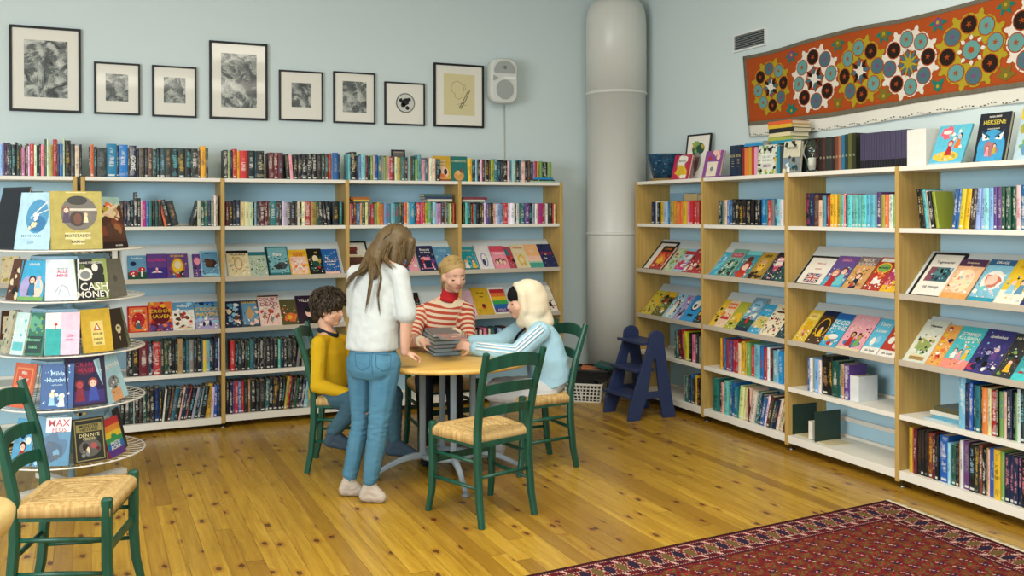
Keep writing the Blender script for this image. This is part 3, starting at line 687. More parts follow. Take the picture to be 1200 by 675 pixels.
shelf_faces(0, 4, 1, [
 (543, 560, .26, '#dcb4c4', 'N 14 .035 .1 .1 .9 .9 mwp', [], 'pale pink book beside the mustard one, behind the striped girl'),
 (560, 580, .28, '#c8a028', 'E .5 .3 .12 .08 r;E .5 .34 .1 .06 R;R .15 .12 .22 .2 k', [(.5, .8, .7, .07, 'k', 'Roser'), (.5, .66, .6, .06, 'k', 'dikt')], 'mustard yellow book with a tiny red rose'),
 (580, 599, .28, 'w', 'R .08 .78 1 .92 r;R .08 .64 1 .78 o;R .08 .5 1 .64 y;R .08 .36 1 .5 #3a9a50;R .08 .2 1 .36 b;R .08 .06 1 .2 v', [(.5, .15, .7, .06, 'w', 'STOLT')], 'rainbow striped book in front of the white-hijab girl'),
 (636, 654, .28, 'w', 'F .3 .3 .22 k q d;F .65 .35 .24 k q k;N 8 .08 .1 .1 .9 .3 drk', [], 'white book with dark figures, right of the white hijab')],
 'the lower ledge of the fifth back-wall bookcase', 'e')
# --- right wall
shelf_faces(1, 0, 0, [
 (752, 772, .30, 'FRAME', 'E .6 .7 .2 .1 #b09a50;R .3 .3 .6 .38 #b09a50', [], 'black framed card with gold motif on the ledge above the step stool', -.001),
 (763, 776, .235, 'r', 'R 0 .75 1 1 k;B .5 .4 .4 o;B .5 .35 .28 y;N 5 .12 .1 .1 .9 .3 Rro', [(.5, .86, .8, .09, 'o', 'FLAMME')], 'red book with flames leaning before the framed card', .02),
 (777, 788, .235, '#a8bc98', 'N 12 .14 .1 .1 .9 .9 wsGcr', [], 'pale green busy book above the step stool'),
 (788.6, 799, .235, 's', 'R 0 .1 1 .4 m;N 12 .16 .1 .2 .9 .7 wrcpb;R 0 .75 1 .9 r', [(.5, .6, .8, .08, 'w', 'PARIS')], 'light blue and red comic above the step stool'),
 (799.4, 811, .24, '#a02a34', 'N 14 .16 .1 .1 .9 .7 cwkqr', [(.5, .86, .8, .09, 'w', 'TINN')], 'dark red comic on the ledge above the step stool'),
 (811, 820, .235, 'r', 'N 10 .2 .1 .1 .9 .8 oykc', [], 'red and gold comic against the first post')],
 'the upper ledge of the first right-wall bookcase', 'f')
shelf_faces(1, 0, 1, [
 (752, 763, .25, '#c8b83c', 'N 14 .13 .1 .1 .9 .9 gywrG', [], 'yellow-green comic at the left end above the blue step stool'),
 (764, 776, .25, '#5a5a28', 'R 0 .8 1 1 y;N 12 .15 .1 .1 .9 .8 ykGrw', [], 'olive comic with yellow top above the blue step stool'),
 (776, 788, .25, '#9cc4d4', 'N 12 .15 .1 .1 .9 .9 wukqh;F .5 .5 .5 k q w', [], 'pale blue comic with a white-clad figure'),
 (788.6, 797, .24, 'V', 'N 10 .2 .1 .1 .9 .9 tmkw', [], 'lavender comic squeezed left of the bright blue one'),
 (797, 812, .25, '#2a8cc8', 'E .5 .62 .3 .22 n;E .5 .64 .26 .19 w;E .45 .6 .1 .08 k;R .3 .2 .7 .28 k', [], 'bright blue book with a white round face'),
 (812, 820, .25, '#30383c', 'N 10 .2 .1 .1 .9 .9 oykr', [], 'dark comic with orange bits against the first post')],
 'the lower ledge of the first right-wall bookcase', 'f')
shelf_faces(1, 1, 0, [
 (831, 840, .23, '#3c9cc0', 'N 9 .18 .1 .1 .9 .9 wsnT', [], 'bright blue book at the left end of the teal-filled ledge'),
 (840, 856, .26, '#6a9c8c', 'R .1 .7 .9 .85 #a05060;N 14 .12 .1 .1 .9 .65 gtcTK', [(.5, .78, .7, .07, 'p', 'HULDER')], 'grey-green book with a wine-red title band'),
 (857, 874, .25, '#3a8490', 'E .5 .42 .3 .22 #8a2c1c;E .5 .38 .2 .15 q;E .5 .14 .35 .14 #b83c24;R .0 .85 1 1 T;E .5 .7 .2 .1 #5a2418;N 5 .1 .1 .1 .9 .3 wr', [], 'teal book with a red-haired girl'),
 (875, 891, .245, '#a8842c', 'E .5 .5 .3 .22 U;E .5 .45 .2 .14 y;E .4 .5 .05 .04 k;E .6 .5 .05 .04 k;N 8 .12 .1 .05 .9 .25 dgk', [(.5, .85, .8, .1, 'k', 'LØVE')], 'gold book with a lion face'),
 (892, 907, .255, '#28242e', 'B .5 .65 .4 p;B .5 .66 .3 w;N 10 .15 .1 .1 .9 .45 gvtym', [(.5, .68, .6, .1, 'm', 'MONSTRE')], 'black book with a pink splash and colourful monsters'),
 (907, 919, .25, '#2a4a4a', 'N 12 .17 .1 .1 .9 .9 gtGko', [], 'dark teal book against the second post')],
 'the upper ledge of the second right-wall bookcase', 'g')
shelf_faces(1, 1, 1, [
 (831, 837, .25, '#d0b030', 'N 8 .2 .1 .1 .9 .9 uyok', [], 'slim yellow book at the left end below the teal-filled ledge'),
 (837, 848, .25, '#e0c4a0', 'R .1 .7 .9 .9 o;N 8 .15 .1 .1 .9 .6 owqU;R .1 .3 .9 .4 r', [(.5, .8, .7, .09, 'w', 'Krem')], 'cream and orange book, second on its ledge'),
 (848, 861, .25, '#a8a83c', 'E .5 .4 .3 .2 y;N 10 .13 .1 .1 .9 .9 GgcyY', [], 'yellow-green book leaning left of the tall blue one'),
 (861, 876, .30, '#7898a8', 'R 0 0 1 .35 g;E .5 .75 .36 .16 s;N 10 .13 .1 .4 .9 .7 wshG;R .4 .22 .6 .42 r;R 0 0 1 .1 n', [(.5, .78, .6, .07, 'n', 'Hytta')], 'tall grey-blue book with a red hut'),
 (876, 890, .255, '#3c9cc4', 'R .05 .2 .95 .6 #c8b468;N 10 .1 .1 .2 .9 .6 yGwU', [(.5, .8, .7, .08, 'w', 'REISEN')], 'sky blue book with a sandy landscape'),
 (890, 909, .27, '#e0d2b4', 'N 20 .055 .1 .1 .9 .6 rRuk;R .2 .72 .8 .78 u', [(.5, .85, .7, .06, 'u', 'Maur')], 'cream book with many little red figures'),
 (909.5, 919, .26, '#28424a', 'N 8 .18 .1 .1 .9 .9 twbk', [], 'dark blue-green book against the second post, lower ledge')],
 'the lower ledge of the second right-wall bookcase', 'g')
shelf_faces(1, 2, 0, [
 (930, 962, .245, 'FRAME', 'R .25 .1 .75 .42 #32406a;L .25 .1 .75 .42 .025 w;L .25 .42 .75 .1 .025 w;L .25 .1 .75 .42 .009 r;L .25 .42 .75 .1 .009 r;R .46 .1 .54 .42 w;R .25 .22 .75 .3 w;R .475 .1 .525 .42 r;R .25 .24 .75 .28 r', [(.5, .76, .4, .06, '#c07860', 'Bøker på'), (.5, .58, .4, .06, '#c07860', 'engelsk')], 'black framed sign with a union flag', -.001),
 (962, 986, .25, '#5c4a86', 'R 0 0 1 .3 #48a0c0;R 0 .78 1 1 #6a4a8a;F .35 .32 .38 #c08040 q r;F .7 .4 .38 #6a3020 q T', [(.5, .86, .8, .09, 'p', 'Sisters')], 'purple book with two girls in a blue pool'),
 (987, 1009, .255, '#c8985c', 'R 0 .72 1 1 #7a6a70;F .5 .3 .36 u q n;N 6 .12 .1 .05 .9 .2 uiUr', [(.5, .88, .8, .12, '#d8c8a8', 'MAX'), (.5, .76, .85, .1, '#d8c8a8', 'JOURNEY')], 'tan book with a boy walking'),
 (1010, 1030, .26, '#a8382c', 'E .5 .68 .4 .16 y;E .5 .68 .34 .12 G;B .5 .3 .3 w;N 8 .12 .1 .1 .9 .5 wrqo;R .1 .86 .9 .97 w', [(.5, .68, .6, .08, 'k', 'MONKEY')], 'red book with a white furry creature'),
 (1031, 1049, .255, '#a83468', 'R 0 0 1 .2 y;N 14 .15 .1 .1 .9 .9 pmyow', [], 'magenta and yellow book against the third post')],
 'the upper ledge of the third right-wall bookcase', 'h')
shelf_faces(1, 2, 1, [
 (929, 943, .26, '#d2b23a', 'R .1 .7 .9 .9 #e0cc6a;E .5 .5 .3 .16 #caa018;N 10 .1 .1 .1 .9 .5 rpUw', [(.5, .8, .7, .08, 'm', 'Vaffel')], 'yellow book at the left end of the lowest open ledge'),
 (943.5, 961, .27, '#4a3424', 'R 0 .85 1 1 n;E .5 .5 .36 .28 y;E .5 .5 .32 .25 d;F .5 .42 .3 k q y', [], 'dark brown book with a gold ring'),
 (961, 979, .26, '#3ca0c0', 'R .0 .82 1 1 b;N 8 .12 .1 .08 .9 .3 rqwyo;E .5 .3 .3 .08 w', [(.5, .72, .85, .13, 'w', 'FOOD'), (.5, .56, .85, .13, 'w', 'ZONE')], 'turquoise book with chunky white title'),
 (979.5, 1007, .27, '#dc9ca4', 'E .5 .2 .36 .1 #3878a0;F .38 .36 .26 k U r;F .68 .34 .22 #884828 U G;R 0 0 1 .07 c', [(.5, .88, .7, .04, 'w', 'Min lille bror')], 'pink book with two children on a blue mat'),
 (1008, 1027, .265, '#5cb0cc', 'R 0 0 1 .2 w;E .35 .35 .14 .12 w;E .6 .42 .12 .1 s', [(.5, .84, .85, .14, 'w', 'Tarry'), (.5, .66, .85, .15, 'w', 'Loser'), (.5, .1, .8, .08, 'k', 'Jim Smith')], 'light blue book titled Tarry Loser'),
 (1028, 1049, .265, '#b03c30', 'R 0 0 1 .18 w;E .3 .45 .16 .1 w;E .65 .32 .14 .08 q', [(.5, .84, .85, .14, 'w', 'Tarry'), (.5, .66, .85, .15, 'w', 'Loser'), (.5, .09, .8, .08, 'k', 'Jim Smith')], 'brick red book titled Tarry Loser')],
 'the lower ledge of the third right-wall bookcase', 'h')
shelf_faces(1, 3, 0, [
 (1064, 1102, .32, 'FRAME', 'R .16 .36 .84 .68 #3a5a66;R .16 .36 .36 .68 #7a4a58;R .36 .5 .6 .68 #4a7a80;N 20 .05 .2 .4 .8 .65 rntTks', [(.5, .79, .76, .11, '#484848', 'Tegneserier'), (.5, .24, .6, .085, '#686868', 'og manga')], 'black framed sign reading Tegneserier og manga', -.001),
 (1101, 1132, .275, '#e0b088', 'R 0 .82 1 1 #4a2c4a;E .5 .45 .36 .3 #ecd0a8;N 16 .07 .2 .2 .8 .7 wqopT;R 0 0 1 .14 #d89a58', [(.5, .91, .6, .05, 'c', 'Drømmen'), (.5, .84, .5, .05, 'c', '2')], 'peach and orange comic with a dark top band'),
 (1133.5, 1164, .285, '#7cb4c8', 'R 0 .86 1 1 #285a84;E .5 .5 .4 .24 w;B .5 .5 .36 #c07060;B .45 .5 .26 q;N 8 .1 .1 .15 .9 .35 wTso;R 0 0 1 .1 #2a90a8', [(.5, .93, .8, .06, 'w', 'DRAGE')], 'pale blue comic with a reddish dragon'),
 (1165, 1196, .29, '#d8b428', 'R 0 0 1 .3 #e4dcc8;F .35 .42 .3 y q s;F .7 .42 .3 k q h;R .2 .8 .8 .86 #c09a18', [(.5, .83, .5, .05, 'w', 'Vi to')], 'yellow comic with two children talking'),
 (1197, 1215, .27, '#283878', 'N 9 .15 .1 .1 .9 .9 bvw', [], 'dark blue comic at the right edge of the picture')],
 'the upper ledge of the fourth right-wall bookcase', 'i')
shelf_faces(1, 3, 1, [
 (1057, 1084, .30, '#ccd0c0', 'B .45 .42 .36 #8a9a5a;N 16 .08 .15 .2 .85 .65 GgYcK;R .2 .06 .85 .16 #9a7c4a;R .2 .14 .85 .18 c', [(.55, .86, .75, .1, 'k', 'Valentine')], 'white comic with a green creature on a book'),
 (1085, 1101, .28, '#d89a50', 'N 14 .16 .1 .1 .9 .9 orywn', [], 'orange comic half hidden by the turquoise one'),
 (1101, 1130, .285, '#48b0b4', 'R 0 0 1 .22 #e08878;F .28 .38 .2 u q w;F .5 .36 .2 k q p;F .72 .38 .2 y q y', [(.5, .82, .8, .08, 'w', 'SOMMER'), (.5, .72, .8, .09, '#d8e8d0', 'KLUBBEN')], 'turquoise comic with three children and coral base'),
 (1131, 1164, .285, '#3a3870', 'N 8 .04 .1 .6 .9 .95 wvs;F .45 .42 .26 k V n;F .68 .5 .22 V q v;E .15 .12 .16 .08 #b03050;N 8 .1 .2 .05 .9 .3 wVkn', [(.5, .84, .85, .13, 'w', 'Spøkelset')], 'navy purple comic with ghostly figures'),
 (1165, 1184, .285, '#34383a', 'N 12 .14 .1 .1 .9 .8 dgukG;F .5 .3 .4 u q y', [(.5, .88, .8, .07, 'c', 'NATTEN')], 'dark comic left of the teal dragon one at the picture edge'),
 (1184.5, 1215, .285, '#3c9a9c', 'B .5 .5 .4 #b04030;N 12 .1 .1 .1 .9 .9 roTwc;R 0 0 1 .16 #48c0c0', [], 'teal comic with a red dragon at the picture edge')],
 'the lower ledge of the fourth right-wall bookcase', 'i')
# ---------------------------------------------------------------- wire book carousel
CX, CYY = -.10, 5.80
def carousel():
    W1 = plain((222, 220, 210), .4, .4, .03, 20); W2 = plain((150, 186, 204), .45, .4, .03, 20)
    t = thing('book_carousel', 'white wire book carousel with five round tiers at the left', 'book carousel', (CX, CYY, 0))
    b = MB()
    for a in (.55, .55+PI/2):
        d = Vector((math.cos(a), math.sin(a), 0)); b.bar(d*-.33+Vector((0,0,.03)), d*.33+Vector((0,0,.03)), .055, .03)
    b.build('base', W1, t, bevel=.004)
    b = MB(); b.tube([(0,0,.045), (0,0,1.42)], .019, 14); b.build('pole', W2, t)
    for k, z in enumerate((1.348, 1.079, .791, .508, .206)):
        b = MB(); R = .385; n = 48
        ring = lambda r, zz: [(r*math.cos(2*PI*i/n), r*math.sin(2*PI*i/n), zz) for i in range(n)]
        b.tube(ring(R, z+.004), .0045, 8, closed=True); b.tube(ring(R*.70, z-.004), .003, 6, closed=True); b.tube(ring(.12, z-.004), .003, 6, closed=True)
        for i in range(40):
            a = 2*PI*i/40; c, s = math.cos(a), math.sin(a)
            b.tube([(c*.03, s*.03, z-.002), (c*R*.9, s*R*.9, z-.002), (c*R, s*R, z+.004)], .0021, 5)
        o = b.build('wire_tray', W1, t)
        b = MB(); zt = z + (.30 if k == 0 else .225); r2 = .20
        if k:
            m_ = 8
            pts = [(r2*math.cos(2*PI*i/m_+.2), r2*math.sin(2*PI*i/m_+.2), zt) for i in range(m_)]
            for i in range(m_): b.bar(pts[i], pts[(i+1) % m_], .006, .026)
            for i in range(4): b.bar((0,0,zt), pts[i*2], .006, .02)
            for i in range(24):
                a = 2*PI*i/24; b.tube([(r2*math.cos(a), r2*math.sin(a), zt), (.25*math.cos(a), .25*math.sin(a), z)], .0018, 5)
            b.build('back_rest', W2, t)
carousel()
VA = math.atan2(CX, CYY)                         # direction from the camera to the carousel
def stand_book(pxc, z, w, h, base, art, texts, label, r=.30, lean=13, t=.012, yaw=0, tilt=0):
    """book leaning on a tier: stands on the tray around the pole, facing outwards"""
    off = (pxc-84)/208.0
    s = max(-.97, min(.97, off/r)); phi = math.asin(s)
    # outward direction: towards the camera turned by phi
    base_dir = math.atan2(-CYY, -CX)             # angle of the vector pointing back to the camera
    a = base_dir + phi
    out = Vector((math.cos(a), math.sin(a), 0))
    pos = Vector((CX, CYY, z+.0105)) + out*r
    yawm = math.atan2(out.y, out.x) + PI/2 + math.radians(yaw)      # local -y = outward
    M = Matrix.Translation(pos) @ Matrix.Rotation(yawm, 4, 'Z') @ Matrix.Rotation(math.radians(-lean), 4, 'X') @ Matrix.Rotation(math.radians(tilt), 4, 'Y') @ Matrix.Translation((-w/2, 0, 0))
    return cover_book(label, w, h, t, base, art, texts, M, group='books on the wire carousel')
T1, T2, T3, T4, T5 = 1.348, 1.079, .791, .508, .206
stand_book(8, T1, .27, .345, '#2a2c34', 'R .04 .03 .96 .97 #1c2028;R 0 0 .03 1 #8ab0c8', [], 'large dark book on the carousel\'s top tier, seen nearly edge-on', r=.345, lean=14, yaw=18)
stand_book(30, T1, .20, .32, '#5a522c', 'R .03 .03 .97 .97 #3c3a24', [], 'olive dark book behind the pale blue one on the top tier', r=.295, lean=14, yaw=14)
stand_book(45, T1, .205, .31, '#a8c8d4', 'E .55 .58 .32 .30 #4c8cb0;E .58 .45 .24 .14 #35709a;L .42 .6 .8 .84 .012 w;L .42 .58 .85 .7 .008 w;N 9 .07 .35 .32 .55 .6 swch;R .18 .2 .72 .27 #bcd8e0', [(.45, .235, .5, .055, '#5a8aa0', 'MOTSTAND'), (.45, .12, .3, .05, '#7aa0b4', 'LUV')], 'pale blue picture book with a blue oval on the top tier', r=.325, lean=12)
stand_book(91, T1, .25, .315, '#a89a4c', 'E .55 .62 .36 .3 #6a645c;E .52 .84 .2 .08 #30302c;R .3 .66 .9 .70 #c8c0b0;E .52 .52 .16 .13 #38302a;E .52 .52 .08 .1 #6a4030;F .3 .62 .16 #7a3c30 q #4a3a50;F .68 .56 .1 U q c;R .27 .17 .77 .285 #cfc48c;R .4 .08 .65 .17 #cfc48c;R .3 .97 .7 .985 #cfc48c', [(.52, .23, .47, .085, '#3c3824', 'MOTSTANDS'), (.52, .125, .25, .07, '#3c3824', 'BARNA')], 'gold picture book titled MOTSTANDS BARNA on the top tier', r=.325, lean=10)
stand_book(131, T1, .19, .29, '#4a2c1c', 'R 0 .84 1 1 #9ab8b0;N 14 .14 .02 .55 .98 .85 UcqioY;L .2 .62 .9 .86 .03 c;L .1 .7 .8 .55 .02 #d8b488;N 10 .16 .1 .25 .9 .5 ijuU;R 0 0 1 .12 #281810', [(.65, .05, .5, .03, 'w', 'MALERIER')], 'brown book with a fiery painted landscape on the top tier', r=.325, lean=14)
stand_book(24, T2, .11, .22, '#5a3424', 'N 10 .2 .1 .1 .9 .9 iujkc', [], 'brown book at the left of the second tier', r=.335)
stand_book(43, T2, .15, .215, '#3a9cc0', 'E .3 .3 .25 .3 V;E .75 .3 .2 .25 q;F .5 .42 .32 d q g;R .4 .12 .62 .4 #2a6a90;F .75 .5 .2 p q s;R 0 0 1 .1 G', [(.5, .9, .8, .06, 'w', 'VENNER')], 'blue book with two cartoon friends on the second tier', r=.33)
stand_book(75, T2, .16, .22, '#c8d0d4', 'L .4 .12 .5 .38 .006 e;L .5 .38 .66 .3 .006 e;L .66 .3 .75 .1 .006 e;L .3 .2 .42 .35 .006 e', [(.5, .78, .4, .05, '#90989c', 'en bok om'), (.5, .7, .5, .08, '#d05078', 'ALLE'), (.5, .6, .5, .08, '#d05078', 'MINE')], 'pale grey book with pink lettering on the second tier', r=.33)
stand_book(107.5, T2, .165, .22, '#8c9c54', 'R 0 0 .55 1 k;E .3 .62 .25 .16 w;E .3 .6 .16 .1 e;E .7 .72 .2 .2 k;E .62 .78 .1 .1 w;R .5 .4 .9 .6 k;R .02 .02 .9 .2 k;E .22 .8 .1 .06 #5a6a30', [(.5, .9, .75, .06, 'w', 'ANNE PEDERSEN'), (.55, .30, .85, .22, 'w', 'CASH'), (.5, .11, .9, .18, 'w', 'MONEY')], 'black, white and green book titled CASH MONEY on the second tier', r=.33)
stand_book(134, T2, .14, .215, '#6c685c', 'B .5 .5 .12 #5a564c;R .4 .4 .6 .55 #545046', [], 'plain grey-brown book at the right of the second tier', r=.325)
stand_book(15, T3, .10, .23, '#b8b498', 'N 9 .16 .1 .1 .9 .9 KGcU', [], 'grey-green book at the far left of the third tier', r=.35)
stand_book(29, T3, .10, .225, '#c4dcd8', 'R .1 .1 .9 .3 T;N 5 .1 .1 .4 .9 .9 wTs', [], 'pale mint book left of the green one on the third tier', r=.34)
stand_book(45, T3, .125, .225, '#2c6a54', 'B .5 .75 .36 #5a9a78;N 10 .1 .1 .5 .9 .9 Ggt;R .1 .05 .9 .45 #183c34', [(.5, .36, .8, .1, '#7ac090', 'Monster'), (.5, .2, .7, .1, '#7ac090', 'natt')], 'dark green book with pale green title on the third tier', r=.33)
stand_book(75, T3, .165, .225, '#dcb8c8', 'R 0 0 .45 .62 #2a9c98;R 0 .62 .45 1 w;E .3 .72 .05 .03 r;L .3 .72 .3 .58 .008 r', [(.72, .4, .42, .09, '#c06088', 'Lille\nrosa')], 'pink, white and teal book on the third tier', r=.33)
stand_book(113, T3, .16, .235, '#c8a430', 'R .3 .15 .72 .72 #e0cc78;T .38 .5 .64 .5 .51 .68 r;T .43 .52 .59 .52 .51 .63 w', [(.51, .42, .35, .06, '#5a4418', 'HVA ER'), (.51, .3, .35, .07, '#5a4418', 'FARLIG'), (.51, .2, .3, .05, '#5a4418', 'NOK')], 'yellow book with a red warning triangle on the third tier', r=.33)
stand_book(137, T3, .115, .225, '#382c20', 'E .55 .5 .2 .1 c;E .5 .52 .05 .03 k;E .62 .52 .05 .03 k;T .5 .3 .6 .3 .55 .18 c;R .45 .38 .65 .44 c', [], 'dark brown book with a pale skull at the right of the third tier', r=.325)
stand_book(147, T3, .06, .22, '#6a7450', 'N 6 .2 .1 .1 .9 .9 GYK', [], 'narrow mossy green book at the far right of the third tier', r=.315)
stand_book(31, T4, .16, .235, '#c8684c', 'R .1 .1 .9 .9 #d88c60;N 10 .09 .1 .08 .9 .3 yrcq;R .15 .5 .85 .85 #c85c44', [(.5, .78, .6, .08, 'w', 'Mitt'), (.5, .64, .7, .1, 'w', 'Vinter')], 'orange-red book at the left of the fourth tier', r=.33)
stand_book(69, T4, .16, .235, '#1c4c84', 'N 12 .06 .1 .08 .9 .4 wsbh;N 10 .03 .1 .5 .9 .95 wsh;F .35 .25 .2 y w s;F .65 .22 .2 w q w', [(.5, .78, .6, .11, '#b8d8e8', 'Milda'), (.5, .64, .85, .11, '#b8d8e8', 'Hundvik'), (.5, .53, .6, .05, '#b8d8e8', 'og lille julaften')], 'dark blue book with white ornaments on the fourth tier', r=.335)
stand_book(101, T4, .20, .27, '#2a2038', 'R .06 .05 .94 .95 #241a40;R .06 .05 .94 .3 #3a2c6a;F .32 .35 .26 #7a2c3c #b04848 #802838;F .66 .36 .28 #8a4030 q #3a4a9a;E .5 .72 .3 .1 #5a1c3c', [(.5, .82, .75, .09, '#a03050', 'FOR HVIT'), (.5, .7, .6, .09, '#a03050', 'MAGI')], 'dark purple book with two glowing figures on the fourth tier', r=.325, t=.02)
stand_book(134, T4, .165, .26, '#a4ccd8', 'E .5 .38 .27 .16 #808488;N 18 .05 .28 .28 .72 .5 ewKe;R .26 .0 .74 .26 #d8a070;E .38 .2 .02 .015 k;E .62 .2 .02 .015 k', [(.5, .74, .85, .15, '#e8ecec', 'HERMAN'), ], 'pale blue book titled HERMAN with a grey-haired head', r=.32, tilt=-9)
stand_book(32, T5, .14, .24, '#5aa0c4', 'N 9 .13 .1 .1 .9 .9 swhn;F .5 .3 .4 d q r', [], 'light blue book with a red-clad figure on the bottom tier', r=.335)
stand_book(63, T5, .18, .25, '#3c7a9c', 'B .55 .4 .4 #2c5a7a;B .5 .3 .3 #1e4460;N 8 .1 .1 .1 .9 .5 hsan;R .3 .7 1 1 #dce0dc', [(.66, .88, .6, .15, '#b8303c', 'MAX'), (.68, .74, .55, .1, '#b8303c', 'PLUS')], 'blue book with red MAX lettering on the bottom tier', r=.335)
stand_book(104, T5, .165, .235, '#2c2a24', 'R .05 .04 .95 .96 #8c8048;R .08 .06 .92 .94 #22221e;R .1 .68 .9 .86 #8c8048;E .5 .32 .34 .2 #5a5650;E .36 .36 .1 .07 #2a2020;E .62 .36 .1 .07 #a05050;N 8 .06 .2 .16 .8 .3 cekR', [(.5, .81, .7, .07, '#22221e', 'MONSTER'), (.5, .73, .7, .07, '#22221e', 'HISTORIE'), (.5, .6, .7, .08, '#c8bc88', 'DEN NYE'), (.5, .52, .5, .06, '#c8bc88', 'VERDEN')], 'black and gold book with two eyes on the bottom tier', r=.33)
stand_book(133, T5, .125, .21, '#a83440', 'R 0 .82 1 1 #b83a3c;R 0 .66 1 .82 #d88a3c;R 0 .5 1 .66 #d8b83c;R 0 .36 1 .5 #3a8a54;R 0 .2 1 .36 #2c6aa4;R 0 0 1 .2 #5a3a80;B .5 .55 .2 #d8b83c;B .5 .48 .2 #3a8a54', [(.5, .28, .85, .1, 'w', 'PRIDE\nBOKA')], 'rainbow banded book at the right of the bottom tier', r=.325, tilt=-6)
stand_book(142, T5, .10, .235, '#1e1c20', 'R 0 0 1 .2 #2a282c', [], 'black book behind the rainbow one on the bottom tier', r=.29)
# ---------------------------------------------------------------- pictures on the back wall
def etching_mat(k):
    t = NT('etching_print', .5, .3); v, x, y, z = t.coord()
    a = t.noise(t.vec(x + k*3.7, y, z + k*1.3), 9, 5, .6, 1.5); f = t.noise(t.vec(x*1.0, z*1.0, k*2.0), 130, 3, .7)
    w = ((x*60.0 + z*40.0 + a*20.0).sn()*.5 + .5)
    t.base(t.ramp(a*.75 + f*.25 + w*.05 - .03, [(.34, C(38, 42, 42)), (.47, C(92, 98, 96)), (.56, C(168, 172, 164)), (.68, C(205, 206, 196))])); 
    t.b.inputs['Coat Weight'].default_value = .5; t.b.inputs['Coat Roughness'].default_value = .05
    return t.m
def coated(rgb):
    t = NT('mount_card', .7, .2); t.base(C(*rgb)); t.b.inputs['Coat Weight'].default_value = .5; t.b.inputs['Coat Roughness'].default_value = .05; return t.m
M_MOUNT = coated((222, 220, 208))
FR_ = [(-.503, -.052, 2.262, 2.858, (.20, .81, .17, .84), 'large etching of a pale figure in a dark street, leftmost of the row'),
       (.031, .338, 2.263, 2.636, (.25, .74, .26, .78), 'small grey print of a dark hull shape, second of the row'),
       (.419, .729, 2.260, 2.636, (.26, .75, .275, .78), 'small speckled landscape print, third of the row'),
       (.821, 1.249, 2.259, 2.846, (.20, .81, .155, .85), 'tall dense black etching, fourth of the row'),
       (1.336, 1.678, 2.267, 2.657, (.28, .73, .275, .76), 'small etching of a dress shape, fifth of the row'),
       (1.760, 2.101, 2.263, 2.672, (.22, .79, .215, .82), 'dense black and white etching, sixth of the row'),
       (2.179, 2.522, 2.264, 2.614, None, 'round black and white globe print, square and smallest'),
       (2.600, 3.049, 2.264, 2.794, (.195, .815, .19, .84), 'pencil sketch on yellowed paper, beside the loudspeaker')]
for k, (x0, x1, z0, z1, pr, lb) in enumerate(FR_):
    w, h = x1-x0, z1-z0
    t = thing('framed_print', 'black-framed ' + lb, 'picture', (x0, YB, z0), 0, 'framed prints on the back wall')
    e = .013 + .004*(w > .4); b = MB()
    for lo, hi in (((0,-.026,0),(w,-.001,e)), ((0,-.026,h-e),(w,-.001,h)), ((0,-.026,e),(e,-.001,h-e)), ((w-e,-.026,e),(w,-.001,h-e))): b.box(lo, hi)
    b.build('frame', M_BLACK, t, bevel=.0015)
    b = MB(); b.box((e, -.016, e), (w-e, -.008, h-e)); b.build('mount', M_MOUNT, t)
    b = MB(); me_ = etching_mat(k+1)
    if pr and k < 7: b.box((pr[0]*w, -.0172, pr[2]*h), (pr[1]*w, -.016, pr[3]*h)); b.build('print', me_, t)
    elif k == 6:
        c = (.515*w, .52*h); n = 40
        b.prism([(c[0]+.23*w*math.cos(2*PI*i/n), c[1]+.23*w*math.sin(2*PI*i/n)) for i in range(n)], -.0172, -.016)
        o = b.build('print', [coated((196, 198, 190))], t)
        q = MB(); r = random.Random(4)
        for (bx_, bz_, rr) in ((.0, .02, .1), (-.03, -.03, .06), (.05, .05, .05), (.03, -.07, .05), (-.07, .04, .05)):
            q.add([(c[0]+bx_*w*2/1.2+rr*w*1.2*kk*math.cos(2*PI*i/11), -.0174, c[1]+bz_*w*2/1.2+rr*w*1.2*kk*math.sin(2*PI*i/11)) for i in range(11) for kk in [r.uniform(.6, 1)]], [tuple(range(11))])
        for rr in (.23, .215): q.tube([(c[0]+rr*w*math.cos(2*PI*i/40), -.0174, c[1]+rr*w*math.sin(2*PI*i/40)) for i in range(40)], .0018, 5, closed=True)
        q.build('ink', M_BLACK, o)
    if k == 7:
        b = MB(); b.box((pr[0]*w, -.0172, pr[2]*h), (pr[1]*w, -.016, pr[3]*h)); o = b.build('print', [coated((206, 196, 150))], t)
        q = MB()
        def ln(pts, r=.0012): q.tube([(a*w, -.0178, c*h) for a, c in pts], r, 5)
        ln([(.38,.70),(.34,.62),(.36,.56),(.42,.53),(.42,.47),(.50,.44),(.56,.48)]); ln([(.38,.70),(.46,.73),(.55,.70),(.6,.62),(.57,.54)])
        ln([(.56,.66),(.62,.68),(.63,.6),(.58,.58)]); ln([(.5,.30),(.6,.45),(.68,.58)], .003); ln([(.53,.29),(.63,.43),(.72,.6)], .003); ln([(.47,.36),(.62,.40)]); ln([(.5,.33),(.66,.36)])
        q.build('pencil_lines', plain((88, 84, 70), .8), o)
